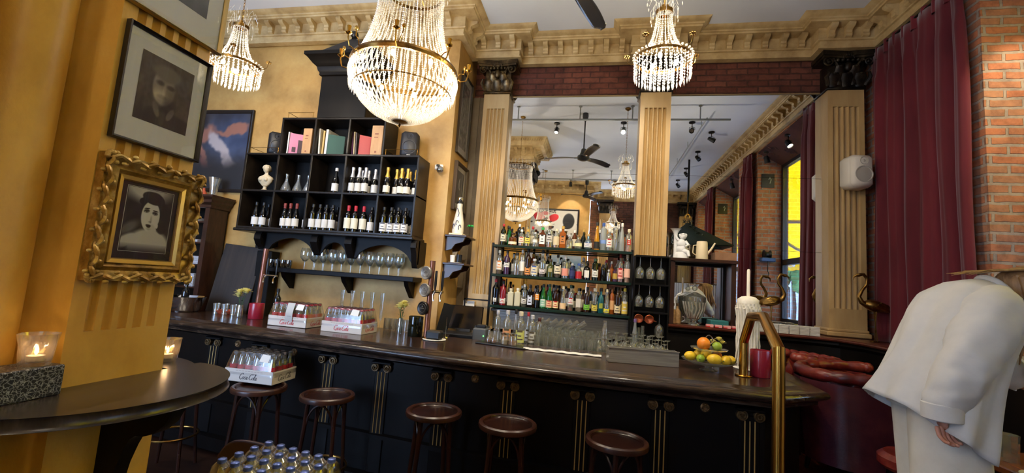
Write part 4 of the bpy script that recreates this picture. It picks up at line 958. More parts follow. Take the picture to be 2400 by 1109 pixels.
GL = dict(clear=glass_b, green=mat('green_glass', (20, 92, 40), .06, spec=.7, Alpha=.85), dkgreen=bottle_green, black=bottle_black, brown=bottle_brown,
          frost=thin_glass('frosted_glass', (226, 234, 236), .12, .3, .45, (226, 234, 236)), gold=mat('amber_gold_glass', (176, 120, 22), .1, spec=.8), blue=thin_glass('pale_blue_glass', (170, 206, 216), .18, .05, .25, (170, 206, 220)),
          teal=mat('teal_glass', (20, 84, 92), .1), amber=mat('amber_liquor', (150, 78, 26), .07, spec=.7), dkamber=mat('dark_amber_liquor', (88, 42, 18), .07, spec=.7), olive=mat('olive_glass', (58, 64, 30), .1, spec=.7),
          rose=mat('rose_liquor', (190, 130, 120), .1, spec=.7), yellow=mat('yellow_liquor', (206, 196, 80), .1, spec=.7), cream=mat('cream_bottle', (206, 202, 178), .2), purple=mat('purple_liquor', (60, 30, 60), .08, spec=.7), red=mat('red_liquor', (130, 24, 30), .08, spec=.7), silver=mat('silver_bottle', (180, 180, 186), .2, .9))
def lerp_prof(pr, z):
    for (r0, z0), (r1, z1) in zip(pr, pr[1:]):
        if z0 <= z <= z1: return r0 + (r1 - r0) * (z - z0) / max(1e-6, z1 - z0)
    return pr[-1][0]
def colmat(c, rough=.5, metal=0.0):
    return mat('paint_%d_%d_%d%s' % (c[0], c[1], c[2], 'm' if metal else ''), c, rough, metal)
def bottle(name, kind, h, r, gl, cap, lab, loc, label, group=None, lz=(.18, .55), mark=None, capl=.12, arc=1.25, neck=None, capm=0.0, cat='bottle', sq=False, fill=None):
    t = T(name, label, cat, loc, 0, group)
    pr = [(a * r, z * h) for a, z in PROF[kind]]
    seg = 4 if sq else 16
    def lath(m, prof, s=seg, **k):
        if sq:
            m.M = Matrix.Rotation(pi / 4, 4, 'Z'); m.lathe([(q * 1.25, z) for q, z in prof], seg=4, **k); m.M = None
        else: m.lathe(prof, seg=s, **k)
    g = GL[gl] if isinstance(gl, str) else gl
    m = MB()
    if sq:
        nb = [p for p in pr if p[0] >= r * .8]; rest = [p for p in pr if p[0] < r * .8]
        m.box(-r, -r * .8, 0, r, r * .8, nb[-1][1], bev=r * .2); m.lathe([(r * .7, nb[-1][1] - .002)] + rest, seg=12)
    else: m.lathe([(.001, 0)] + pr + [(.001, h)], seg=16)
    m.build('glass_body', g, t)
    if fill:
        m = MB(); top = fill[1] * h; q = [(max(.001, a - .0025), z) for a, z in pr if z < top]
        if sq: m.box(-r * .93, -r * .73, .003, r * .93, r * .73, top, bev=r * .15)
        else: m.lathe([(.001, .003)] + q + [(.001, top)], seg=14)
        m.build('liquid', GL[fill[0]], t)
    nr = pr[-2][0]
    if cap:
        m = MB(); zc = h * (1 - capl); m.lathe([(nr * 1.02, zc), (nr * 1.12, zc + .002), (nr * 1.12, h * .995), (nr * .9, h + .003), (.001, h + .004)], seg=12); m.build('cap', colmat(cap, .4, capm), t)
    if neck: MB().lathe([(lerp_prof(pr, h * (neck[1] + (neck[2] - neck[1]) * q / 8)) * 1.03 + .0008, h * (neck[1] + (neck[2] - neck[1]) * q / 8)) for q in range(9)], seg=14).build('neck_foil', colmat(neck[0], .35, capm), t)
    if lab:
        ca = atan2(-loc[1], -loc[0]) * .5 + (-pi / 2) * .5
        z0, z1 = lz[0] * h, lz[1] * h; m = MB()
        if sq: m.box(-r * .82, -r * .8 - .0012, z0, r * .82, -r * .8 + .001, z1)
        else: m.lathe([(r + .0009, z0), (r + .0009, z1)], seg=10, a0=ca - arc, a1=ca + arc)
        l = m.build('label', colmat(lab, .65), t, fix=False)
        if mark:
            m = MB(); zz = z0 + (z1 - z0) * .55; dz = (z1 - z0) * .10
            for k, (q, s) in enumerate(((.35, .5), (.0, .3), (-.28, .6))):
                if sq: m.box(-r * .5 * s * 1.6, -r * .8 - .0018, zz + q * (z1 - z0) - dz * .5, r * .5 * s * 1.6, -r * .8, zz + q * (z1 - z0) + dz * (.5 if k else 1.2))
                else: m.lathe([(r + .0014, zz + q * (z1 - z0) - dz * .5), (r + .0014, zz + q * (z1 - z0) + dz * (.5 if k else 1.2))], seg=6, a0=ca - arc * s, a1=ca + arc * s)
            m.build('label_print', colmat(mark, .6), l, fix=False)
    return t
WH = (232, 230, 224); CR = (224, 214, 186); BK = (20, 20, 22); OR = (214, 130, 60); PK = (222, 146, 130); DG = (20, 60, 36); GD = (200, 160, 70); RD = (176, 34, 40); BL = (60, 90, 160); MT = (150, 196, 170); PE = (226, 180, 140); YL = (222, 206, 90); SV = (190, 190, 196)
# (x, height, radius, kind, glass, cap, label colour, print colour, extras, words)
top_row = [
 (-1.096, .254, .033, 'bordeaux', 'dkgreen', RD, CR, BK, {}, 'dark green whiskey bottle with a red cap and cream label'),
 (-1.024, .226, .024, 'spirit', 'green', BK, None, None, {}, 'small bright green bottle with a black cap, no label'),
 (-.975, .150, .052, 'squat', 'dkamber', (60, 34, 20), CR, None, dict(lz=(.1, .3)), 'wide squat brown decanter bottle with a low cream label'),
 (-.875, .197, .034, 'spirit', 'clear', WH, CR, RD, dict(fill=('amber', .35)), 'clear bottle with a cream label and a little amber spirit'),
 (-.80, .201, .034, 'spirit', 'clear', GD, YL, BK, dict(fill=('dkamber', .3)), 'clear bottle with a gold cap and yellowish label'),
 (-.708, .170, .030, 'squat', 'clear', SV, WH, None, dict(lz=(.3, .5)), 'small clear bottle with a silver cap'),
 (-.625, .235, .038, 'spirit', 'dkamber', (40, 170, 70), WH, BK, dict(lz=(.16, .62), sq=True), 'square dark whiskey bottle with a green neck and tall white label'),
 (-.54, .256, .038, 'tall', 'clear', (90, 60, 40), (206, 200, 190), BK, dict(fill=('amber', .3), lz=(.25, .6)), 'tall clear bottle with a pale grey label and brown spirit'),
 (-.46, .223, .036, 'spirit', 'clear', CR, (214, 196, 160), None, dict(fill=('amber', .45), lz=(.15, .6)), 'clear bottle of whisky with a tall cream label'),
 (-.387, .260, .036, 'spirit', 'amber', GD, (190, 120, 60), BK, dict(sq=True, lz=(.2, .55)), 'square amber whisky bottle with a slanted copper label'),
 (-.307, .159, .040, 'squat', 'clear', SV, None, None, dict(fill=('yellow', .2)), 'short wide clear bottle without a label'),
 (-.205, .166, .046, 'round', 'clear', (130, 96, 60), (230, 226, 170), None, dict(lz=(.2, .42)), 'rounded clear bottle with a cork and pale yellow label'),
 (-.092, .180, .046, 'round', 'blue', (190, 160, 110), WH, BL, dict(lz=(.15, .45)), 'round pale blue bottle with a wooden stopper and white label'),
 (.005, .321, .032, 'slim', 'gold', BK, BK, None, dict(lz=(.05, .3)), 'tall slender golden bottle with a black stopper'),
 (.077, .319, .034, 'tall', 'frost', BL, (120, 150, 210), None, dict(lz=(.25, .38)), 'tall frosted vodka bottle with a blue band and blue cap'),
 (.146, .250, .034, 'spirit', 'clear', WH, WH, RD, dict(), 'clear bottle with a white label printed red'),
 (.212, .330, .026, 'tall', 'clear', BK, None, None, {}, 'thin tall clear bottle with a black conical pourer'),
 (.285, .326, .034, 'conical', 'frost', WH, None, None, {}, 'tall tapering frosted white bottle'),
 (.362, .258, .036, 'spirit', 'clear', CR, (190, 60, 50), WH, dict(fill=('rose', .6), lz=(.3, .55), arc=.6), 'pink-tinted bottle with a small red oval label'),
]
mid_row = [
 (-1.12, .282, .036, 'spirit', 'clear', CR, (228, 220, 208), OR, dict(fill=('dkamber', .35)), 'clear bottle with a white and orange label over dark liqueur'),
 (-1.03, .288, .034, 'bordeaux', 'purple', BK, WH, BK, dict(lz=(.3, .5)), 'dark purple bottle with a small white label'),
 (-.907, .264, .042, 'squat', 'clear', BK, None, None, dict(fill=('dkamber', .45)), 'wide-bellied clear bottle half full of brown rum'),
 (-.845, .300, .030, 'tall', 'clear', WH, (236, 232, 226), None, {}, 'tall clear bottle with a plain white label'),
 (-.775, .315, .034, 'bordeaux', 'brown', BK, (226, 150, 84), BK, dict(lz=(.05, .32)), 'tall brown bottle with an orange label low on its body'),
 (-.695, .201, .042, 'spirit', 'clear', SV, CR, BL, dict(lz=(.1, .6)), 'short wide bottle with a cream and blue label'),
 (-.603, .313, .036, 'squat', 'clear', BK, (230, 220, 220), BK, dict(fill=('purple', .3), lz=(.12, .3)), 'clear long-necked bottle with a small pale label over dark liqueur'),
 (-.509, .208, .044, 'squat', 'olive', (60, 44, 24), (170, 160, 110), None, dict(arc=.5, lz=(.3, .5)), 'squat olive green bottle with a round seal'),
 (-.425, .268, .040, 'round', 'clear', BK, CR, BK, dict(fill=('dkamber', .25)), 'round-bodied clear bottle with a black stopper and cream label'),
 (-.338, .255, .040, 'spirit', 'clear', SV, PK, None, dict(lz=(.12, .45)), 'clear bottle with a pink label and metal bird-like stopper'),
 (-.255, .174, .032, 'spirit', mat('navy_glass', (24, 34, 74), .1), SV, (40, 50, 100), None, {}, 'short navy blue bottle'),
 (-.18, .179, .036, 'squat', 'clear', BL, RD, None, dict(lz=(.05, .5)), 'short clear bottle with a bright red label'),
 (-.090, .216, .040, 'squat', 'black', BK, WH, None, dict(arc=.7, lz=(.12, .5)), 'black bottle with a large white diamond label'),
 (.004, .246, .036, 'tall', 'dkgreen', (30, 60, 40), WH, BK, dict(lz=(.15, .5)), 'dark green gin bottle with a white label'),
 (.094, .185, .024, 'tall', 'black', BK, None, None, {}, 'narrow black bottle without a label'),
 (.156, .130, .026, 'spirit', 'silver', SV, None, None, {}, 'small silver bottle'),
 (.225, .170, .026, 'spirit', 'purple', BK, (180, 150, 70), None, {}, 'small dark purple bottle with a gold label'),
 (.283, .312, .032, 'bordeaux', 'clear', (160, 40, 40), (236, 180, 170), RD, dict(fill=('red', .6), lz=(.12, .5)), 'tall red liqueur bottle with a pale pink label'),
 (.357, .311, .034, 'spirit', 'clear', CR, (238, 190, 170), None, dict(fill=('rose', .5), lz=(.18, .5)), 'tall clear bottle with a salmon pink label'),
]
low_row = [
 (-1.14, .299, .038, 'bordeaux', 'black', RD, WH, BK, dict(arc=.5, lz=(.12, .28)), 'black bottle with a small round white label and red band'),
 (-1.05, .280, .036, 'bordeaux', 'red', BK, WH, RD, dict(lz=(.08, .3)), 'dark red vermouth bottle with a white and red label'),
 (-.952, .200, .034, 'tall', 'cream', CR, None, None, dict(sq=True), 'square cream-white bottle, first of a pair'),
 (-.873, .210, .034, 'tall', 'cream', WH, None, None, dict(sq=True), 'square cream-white bottle, second of a pair'),
 (-.794, .261, .032, 'spirit', 'clear', SV, WH, BK, dict(lz=(.15, .4)), 'clear pale blue-grey bottle with a white label'),
 (-.722, .254, .032, 'spirit', 'black', BK, (206, 214, 236), BK, dict(lz=(.12, .55), sq=True), 'square black bottle with a white and blue label'),
 (-.643, .260, .032, 'bordeaux', 'black', BK, (232, 150, 60), WH, dict(arc=.8, lz=(.35, .62)), 'black bottle with a round orange label'),
 (-.570, .277, .034, 'champagne', 'green', BK, MT, WH, dict(lz=(.08, .38)), 'bright green bottle with a mint label'),
 (-.500, .283, .035, 'champagne', 'green', (40, 60, 40), PE, RD, dict(lz=(.06, .34)), 'bright green bottle with a peach label'),
 (-.426, .276, .034, 'spirit', 'brown', BK, (236, 210, 160), RD, dict(lz=(.06, .34)), 'dark brown bottle with a cream label and red diamond'),
 (-.341, .270, .036, 'conical', 'clear', CR, (232, 196, 150), None, dict(lz=(.06, .3)), 'tapering clear bottle with a peach-cream label'),
 (-.255, .289, .033, 'spirit', 'clear', DG, WH, RD, dict(fill=('red', .2), lz=(.25, .5)), 'clear bottle with a white label above ruby liqueur'),
 (-.165, .259, .032, 'spirit', 'clear', BK, (206, 200, 190), None, dict(sq=True), 'square clear bottle with a pale label and dark stopper'),
 (-.072, .279, .034, 'bordeaux', 'brown', BK, (120, 190, 60), DG, dict(lz=(.1, .32)), 'dark bottle with a lime green label'),
 (.015, .273, .033, 'tall', 'clear', WH, YL, BK, dict(lz=(.08, .34)), 'clear bottle with a bright yellow label'),
 (.086, .278, .034, 'squat', 'teal', BK, (150, 160, 60), None, dict(arc=.6, lz=(.2, .4)), 'teal bottle with a small olive label'),
 (.150, .271, .032, 'conical', 'clear', CR, (230, 220, 60), BL, dict(lz=(.05, .22)), 'tapering clear bottle with a small yellow label'),
 (.208, .275, .026, 'tall', 'amber', (150, 90, 50), (210, 160, 110), None, {}, 'thin orange-brown bottle'),
 (.268, .303, .035, 'bordeaux', 'brown', BK, (232, 214, 176), BK, dict(lz=(.06, .36)), 'dark liqueur bottle with a large cream label'),
 (.346, .298, .034, 'spirit', 'clear', YL, (226, 200, 90), WH, dict(lz=(.05, .5)), 'clear bottle with a tall yellow label'),
]
for rows, z, where, grp in ((top_row, 2.12, 'top', 'spirit bottles on the top glass shelf'), (mid_row, 1.775, 'middle', 'spirit bottles on the middle glass shelf'), (low_row, 1.413, 'lowest', 'spirit bottles on the lowest glass shelf')):
    for i, (x, h, r, kind, gl, cap, lab, mk, ex, words) in enumerate(rows):
        bottle('spirit_bottle', kind, h, r, gl, cap, lab, (x, 5.07 + .012 * sin(i * 2.3), z), words + ', %s shelf' % where, grp, mark=mk, **ex)
# second, deeper row between them
for (z, where, xs) in ((2.12, 'top', (-1.06, -.92, -.755, -.585, -.425, -.255, -.15, .04, .175, .32)), (1.775, 'middle', (-1.075, -.965, -.73, -.65, -.555, -.385, -.30, -.135, .05, .13, .19, .32)), (1.413, 'lowest', (-1.095, -1.0, -.835, -.68, -.535, -.46, -.38, -.30, -.21, -.12, -.03, .05, .12, .24, .31))):
    rr = random.Random(int(z * 100))
    for i, x in enumerate(xs):
        k = rr.choice(['bordeaux', 'spirit', 'tall', 'conical', 'squat']); g = rr.choice(['clear', 'clear', 'dkamber', 'dkgreen', 'black', 'amber']); c = rr.choice([BK, WH, GD, SV, RD]); l = rr.choice([None, CR, WH])
        bottle('spirit_bottle', k, rr.uniform(.20, .28), .028, g, c, l, (x, 5.165, z), '%s bottle half hidden in the back row, %s glass shelf, %s from left' % ({'clear': 'clear', 'dkamber': 'brown', 'dkgreen': 'dark green', 'black': 'black', 'amber': 'amber'}[g], where, ORD[i]), 'bottles in the back rows of the glass shelves')

# wine in the pigeonholes
def wine(x, z, style, label, y=4.39):
    S_ = {'silver': dict(kind='champagne', gl='black', cap=(206, 206, 212), lab=(214, 212, 206), neck=((206, 206, 212), .62, .998), capm=.8, lz=(.10, .40)), 'gold': dict(kind='champagne', gl='black', cap=(206, 170, 84), lab=(222, 216, 200), neck=((206, 170, 84), .64, .998), capm=.7, lz=(.08, .32)),
          'red': dict(kind='bordeaux', gl='black', cap=(186, 34, 52), lab=(226, 220, 198), neck=((186, 34, 52), .80, 1.0), lz=(.12, .52)), 'redb': dict(kind='burgundy', gl='black', cap=(130, 50, 44), lab=(218, 212, 200), neck=((130, 50, 44), .80, 1.0), lz=(.10, .40)),
          'black': dict(kind='bordeaux', gl='black', cap=(24, 24, 26), lab=(216, 212, 204), lz=(.10, .42)), 'burg': dict(kind='burgundy', gl='black', cap=(24, 24, 26), lab=(216, 212, 206), lz=(.10, .40)), 'white': dict(kind='burgundy', gl='black', cap=(226, 224, 220), lab=(222, 220, 214), lz=(.08, .38)), 'tag': dict(kind='bordeaux', gl='black', cap=(30, 30, 34), lab=(226, 224, 220), lz=(.08, .40), mark=(90, 90, 100))}[style]
    S_ = dict(S_); k = S_.pop('kind'); mk = S_.pop('mark', None)
    return bottle('wine_bottle', k, .292 if style not in ('silver', 'gold') else .305, .0385, S_.pop('gl'), S_.pop('cap'), S_.pop('lab'), (x, y, z), label, 'wine bottles in the black pigeonhole shelf', mark=mk, arc=1.3, **S_)
CELLS = [
 (2.5425, 'white', (-2.94, -2.862), (4.39, 4.50), 'wine bottle with a white cap in the third middle-row cubby'),
 (2.5425, 'silver', (-2.735, -2.655, -2.575, -2.495, -2.425), (4.39, 4.39, 4.39, 4.46, 4.50), 'sparkling wine bottle with silver foil in the fourth middle-row cubby'),
 (2.5425, 'gold', (-2.295, -2.225, -2.195, -2.142, -2.075, -1.995), (4.36, 4.44, 4.53, 4.39, 4.40, 4.45), 'sparkling wine bottle with gold foil in the rightmost middle-row cubby'),
 (2.1125, 'burg', (-3.915, -3.835, -3.745), (4.38, 4.40, 4.46), 'dark wine bottle with a pale label in the leftmost bottom cubby'),
 (2.1125, 'redb', (-3.545, -3.465, -3.385), (4.39, 4.38, 4.38), 'wine bottle with a brownish red cap in the second bottom cubby'),
 (2.1125, 'burg', (-3.30,), (4.45,), 'black-capped wine bottle at the right side of the second bottom cubby'),
 (2.1125, 'black', (-3.165, -3.085, -3.005, -2.925, -2.845), (4.37, 4.38, 4.38, 4.38, 4.46), 'black-capped wine bottle with a plain white label in the middle bottom cubby'),
 (2.1125, 'red', (-2.725, -2.645, -2.60, -2.55), (4.37, 4.38, 4.47, 4.39), 'wine bottle with a bright red capsule in the fourth bottom cubby'),
 (2.1125, 'black', (-2.47,), (4.42,), 'dark wine bottle at the right side of the fourth bottom cubby'),
 (2.1125, 'tag', (-2.295, -2.215, -2.13, -2.05, -1.985), (4.37, 4.38, 4.37, 4.38, 4.47), 'wine bottle with a dark-peaked label in the rightmost bottom cubby'),
]
for (z, st_, xs, ys_, words) in CELLS:
    for i, (x, y) in enumerate(zip(xs, ys_)):
        wine(x, z, st_, words if len(xs) == 1 else words + ', %s from left' % ORD[i], y)
        if st_ in ('silver', 'burg', 'black', 'tag', 'gold') and len(xs) > 2 and i < len(xs) - 1 and y < 4.42: wine(x + .038, z, st_, 'dark bottle at the back of the' + words.split('in the')[-1] + ', %s from left' % ORD[i], 4.53)
for i, x in enumerate((-3.58, -3.45, -3.34)):
    t = T('carafe', 'empty glass carafe in the second middle-row cubby, %s from left' % ORD[i], 'carafe', (x, 4.40 + .03 * i, 2.5425), 0, 'glass carafes in the pigeonhole shelf')
    MB().lathe([(.001, .002)] + [(a * .055, z * .21) for a, z in PROF['decanter']], seg=20).build('body', glass_thick, t)
# bust
t = T('bust', 'small pale marble-like bust of a woman in the leftmost cubby of the shelf', 'bust', (-3.86, 4.40, 2.5425)); t.scale = (1.0, 1, 1)
stone = noisy('cream_stone', (196, 176, 140), (224, 206, 172), scale=12, rough=.6)
m = MB(); m.lathe([(.001, 0), (.040, 0), (.042, .012), (.026, .02), (.018, .035), (.020, .055), (.034, .062), (.03, .07), (.001, .07)], seg=20); m.build('socle', stone, t)
m = MB(); m.lathe([(.001, .062), (.045, .07), (.085, .11), (.098, .14), (.088, .165), (.05, .185), (.026, .20), (.022, .215), (.022, .23), (.001, .235)], seg=24, sx=1, sy=.55); m.ball((-.035, -.035, .135), .028, 10, 8); m.ball((.035, -.035, .135), .028, 10, 8)
m.ball((0, -.008, .262), .040, 16, 12, sc=(.82, .92, 1.15)); m.ball((0, -.044, .256), .008, 8, 6, sc=(.8, 1, 1.3)); m.ball((0, -.040, .237), .008, 8, 6, sc=(1.4, .6, .5)); m.build('torso_and_head', stone, t)
m = MB(); m.ball((0, .008, .277), .043, 16, 10, sc=(.9, .95, .95)); m.ball((0, .05, .262), .022, 10, 8)
for k in range(9): a = pi * k / 8; m.ball((.036 * cos(a), -.02, .275 + .028 * sin(a)), .011, 8, 6)
m.build('hair', stone, t)
# books and wooden wine boxes in the upper cubbies
def book(x, y, z, th, hh, dp, c, label, lean=0.0, pages=True, rz=0.0):
    t = T('book', label, 'book', (x, y, z), rz, 'books in the upper pigeonholes'); t.rotation_euler = (0, lean, rz)
    MB().box(0, 0, 0, .003, dp, hh).box(th - .003, 0, 0, th, dp, hh).box(0, 0, 0, th, .003, hh).build('cover', colmat(c, .45), t, smooth=False)
    MB().box(.003, .006, .004, th - .003, dp - .004, hh - .004).build('pages', paper, t, smooth=False)
    return t
Z2 = 2.9775
book(-3.605, 4.36, Z2, .022, .275, .2, (226, 216, 206), 'thin white-spined book at the left of the first upper cubby')
b = T('book', 'pink magazine with dark lettering leaning in the first upper cubby', 'book', (-3.575, 4.36, Z2), 0, 'books in the upper pigeonholes'); b.rotation_euler = (0, 0, radians(32))
MB().box(0, 0, 0, .19, .012, .262).build('cover', colmat((212, 130, 158), .5), b, smooth=False)
MB().box(.09, -.0015, .02, .16, 0, .19).box(.03, -.0015, .04, .07, 0, .10).build('cover_print', colmat((60, 30, 40), .5), b, smooth=False)
pale_box = noisy('pale_pine', (176, 130, 84), (206, 162, 112), scale=8, rough=.55, stretch=(1, 1, .2))
def wine_box(x, hh, label, w=.112):
    t = T('wine_box', label, 'wooden box', (x, 4.35, Z2), 0, 'pale wooden wine boxes in the upper pigeonholes'); MB().box(0, 0, 0, w, .22, hh, bev=.003).build('box', pale_box, t)
    m = MB(); m.box(w * .3, -.001, hh * .70, w * .62, 0, hh * .74).box(w * .25, -.001, hh * .60, w * .6, 0, hh * .62).box(w * .4, -.001, hh * .1, w * .55, 0, hh * .16).build('burnt_print', colmat((130, 70, 50), .6), t, smooth=False)
    return t
wine_box(-3.40, .315, 'shorter pale wooden wine box in the first upper cubby'); wine_box(-2.535, .350, 'taller pale wooden wine box in the third upper cubby', .135)
book(-3.19, 4.36, Z2, .024, .315, .2, (222, 214, 200), 'tall white book, leftmost in the second upper cubby', radians(-4))
book(-3.15, 4.36, Z2, .026, .290, .2, (206, 168, 96), 'yellow-spined book in the second upper cubby')
book(-3.115, 4.36, Z2, .034, .305, .2, (226, 220, 208), 'thick white book in the second upper cubby')
b = book(-3.07, 4.35, Z2, .035, .235, .18, (44, 84, 74), 'dark green book standing slanted at the right of the second upper cubby', rz=radians(-62))
book(-2.765, 4.36, Z2, .014, .275, .2, (120, 70, 110), 'thin purple-spined book in the third upper cubby', radians(-5))
book(-2.745, 4.36, Z2, .018, .28, .2, (216, 190, 140), 'cream-spined book in the third upper cubby', radians(-4))
book(-2.72, 4.36, Z2, .016, .27, .2, (70, 60, 60), 'dark thin book in the third upper cubby', radians(-4))
book(-2.68, 4.35, Z2, .03, .232, .18, (196, 90, 90), 'coral pink book standing slanted in the third upper cubby', rz=radians(-52))
# studio speakers on the shelf
def speaker(loc, rz, label, c, sc=1.0, wall=False):
    t = T('loudspeaker', label, 'loudspeaker', loc, rz); t.scale = (sc, sc, sc)
    body = mat('speaker_%d' % c[0], c, .45); m = MB()
    w, d, h = .20, .19, .30; m.box(-w / 2, -d * .2, 0, w / 2, d * .8, h, bev=.035); m.box(-w / 2 + .004, -d * .2 - .012, .004, w / 2 - .004, d * .2, h - .004, bev=.03); m.build('cabinet', body, t, angle=60)
    f = MB(); f.M = Matrix.Translation((0, -d * .2 - .012, .115)) @ Matrix.Rotation(pi / 2, 4, 'X')
    f.lathe([(.075, -.004), (.078, .003), (.070, .004), (.066, 0), (.035, -.014 if not wall else .003), (.001, -.006 if not wall else .004)], seg=28)
    f.build('woofer', mat('speaker_cone_%d' % c[0], (c[0] + 6, c[1] + 6, c[2] + 8) if c[0] < 100 else (176, 170, 156), .5), t)
    f = MB(); f.M = Matrix.Translation((0, -d * .2 - .012, .238)) @ Matrix.Rotation(pi / 2, 4, 'X'); f.lathe([(.034, 0), (.036, .003), (.02, -.004), (.012, 0), (.008, .004), (.001, .006)], seg=20); f.build('tweeter', mat('speaker_cone_%d' % c[0], c, .5), t)
    if not wall: MB().box(-.02, -d * .2 - .0145, .018, .02, -d * .2 - .012, .026).build('badge', paper, t, smooth=False)
    return t
speaker((-3.79, 4.42, 2.978), radians(40), 'black studio loudspeaker on the left end of the pigeonhole shelf', (24, 24, 27), .95)
speaker((-2.10, 4.42, 2.978), radians(20), 'dark grey studio loudspeaker on the right end of the pigeonhole shelf', (38, 38, 42))
t = speaker((2.615, 4.93, 2.90), radians(8), 'white loudspeaker mounted on the fluted pilaster beside the curtain', (222, 214, 198), 1.13, wall=True)
MB().box(-.03, .14, .12, .03, .205, .18).build('wall_bracket', colmat((206, 198, 182)), t, smooth=False)
# security camera on the corner
t = T('wall_camera', 'small white dome camera on the yellow corner right of the pigeonhole shelf', 'camera', (-1.80, 4.612, 2.93)); MB().box(-.05, -.03, -.03, .05, 0, .03, bev=.01).build('mount', white, t); MB().ball((.03, -.05, -.04), .042, 14, 10).build('dome', thin_glass('dome_plastic', (220, 220, 220), .2), t); MB().lathe([(.001, 0), (.02, 0), (.02, .02), (.001, .02)], (.0, -.05, 0), 12).build('lens', black, t)

# stemmed glasses
def wine_glass(loc, label, group, h=.215, rb=.038, up=True, g=glass, name='wine_glass', kind='wine'):
    t = T(name, label, 'glass', loc, 0, group)
    P_ = {'wine': [(.001, .002), (.85, .0), (.86, .004), (.12, .02), (.085, .06), (.085, .42), (.3, .46), (.82, .56), (1, .70), (.97, .84), (.80, 1.0)],
          'balloon': [(.001, .002), (.80, .0), (.82, .004), (.12, .02), (.09, .06), (.09, .36), (.5, .40), (.96, .54), (1.06, .70), (1, .86), (.86, 1.0)],
          'flute': [(.001, .002), (.9, .0), (.9, .004), (.14, .02), (.10, .06), (.12, .26), (.5, .36), (.42, .5), (.62, .62), (.5, .74), (.7, .88), (.74, 1.0)]}[kind]
    pr = [(r * rb, z * h) for r, z in P_]
    if not up: pr = [(r, h - z) for r, z in pr][::-1]
    MB().lathe(pr, seg=16).build('bowl_and_stem', g, t); return t
g0 = 'stemmed glasses on the narrow wall shelf'
for i in range(11): wine_glass((-3.26 + i * .116, 4.46, 1.664), 'balloon glass in the front row on the wall shelf, %s from left' % ORD[i], g0, h=.245, rb=.052, kind='balloon')
for i in range(10): wine_glass((-3.20 + i * .116, 4.56, 1.664), 'balloon glass in the back row on the wall shelf, %s from left' % ORD[i], g0, h=.225, rb=.047, kind='balloon')
for i in range(5): wine_glass((-2.70 + i * .118, 4.40 if i else 4.40, 1.07 + .0), 'tall curvy clear glass behind the cola trays, %s from the left' % ORD[i], 'curvy glasses behind the cola trays', h=.40, rb=.034, kind='flute', name='cocktail_glass')
for i in range(7): 
    a = i; t = T('dark_glass', 'small smoky tumbler at the left end of the wall shelf, %s from left' % ORD[i], 'glass', (-3.66 + (i % 4) * .075, 4.43 + (i // 4) * .085, 1.664), 0, 'smoky tumblers on the wall shelf'); MB().lathe([(.001, .003), (.026, .0), (.034, .05), (.034, .09)], seg=14).build('body', thin_glass('smoky_glass', (90, 96, 100), .25, .05, .2, (60, 64, 68)), t)
for r_, (zt, tier) in enumerate(((2.068, 'upper'), (1.758, 'lower'))):
    for i, x in enumerate((.490, .602, .712)):
        wine_glass((x, 5.02, zt - .235), 'wine glass hanging in the %s tier of the black rack, %s from left' % (tier, ORD[i]), 'wine glasses hanging in the black rack', h=.235, rb=.05, up=False, g=glass_thick)
wine_glass((.715, 5.02, 1.22), 'single wine glass hanging below the copper mugs', None, h=.235, rb=.05, up=False, g=glass_thick)
for i, x in enumerate((.495, .605)):
    t = T('copper_mug', 'copper mug hung on its side in the black rack, %s of two' % ['left', 'right'][i], 'mug', (x, 4.99, 1.395), 0, 'copper mugs in the black rack')
    m = MB(); m.M = Matrix.Rotation(pi / 2, 4, 'X'); m.lathe([(.001, -.075), (.044, -.075), (.048, -.06), (.048, .02), (.045, .022), (.044, -.06), (.001, -.068)], seg=24); m.build('cup', copper, t)
    MB().tube([(.04, .0, -.01), (.075, 0, -.02), (.08, .03, -.02), (.045, .04, -.01)], .005, 6).build('handle', copper, t)
bottle('spirit_bottle', 'slim', .30, .032, 'frost', (120, 90, 150), None, (.455, 4.93, 1.09), 'slender frosted bottle with a purple cap on the work counter below the copper mugs')
t = T('bar_jigger', 'steel jigger standing on the work counter below the glass rack', 'jigger', (.60, 4.90, 1.09)); MB().lathe([(.001, .0), (.022, 0), (.016, .05), (.026, .13), (.024, .13), (.012, .05)], seg=16).build('cup', chrome, t)
for i, (x, hh) in enumerate(((.50, .21), (.54, .23))):
    t = T('straw_holder', 'clear upright tube of straws under the rack, %s of two' % ['left', 'right'][i], 'holder', (x, 4.97, 1.09)); MB().lathe([(.001, 0), (.02, 0), (.02, hh - .05)], seg=12).lathe([(.017, 0), (.017, hh)], seg=10).build('tube', glass_b, t)

# glasses upturned on the drainer
dr = 'glasses drying on the ribbed drainer'; k = 0
rr = random.Random(5)
for j, y in enumerate((4.17, 4.27, 4.37, 4.47, 4.56)):
    for i in range(15):
        x = -.50 + i * .082 + (j % 2) * .04
        if x > .70: continue
        low = (i < 7)
        hh = (.125 + .012 * j) if low else (.15 + .025 * ((i * 3 + j) % 3)); rb = .034 if low else .030
        t = T('tumbler' if low else 'stem_glass', ('ribbed tumbler' if low else 'short stemmed glass') + ' on the drainer, %s from left in the %s row from the bar' % (ORD[i], ORD[j]), 'glass', (x, y, 1.083), 0, dr)
        if low: MB().lathe([(rb * .82, 0), (rb * .98, hh * .3), (rb * .86, hh * .6), (rb, hh), (.001, hh)][::1], seg=12).build('body', glass_b, t)
        else: MB().lathe([(rb * .9, 0), (rb * 1.05, hh * .28), (rb * .7, hh * .5), (rb * .16, hh * .58), (rb * .14, hh * .92), (rb * .85, hh * .98), (rb * .85, hh), (.001, hh)], seg=12).build('body', glass_b, t)
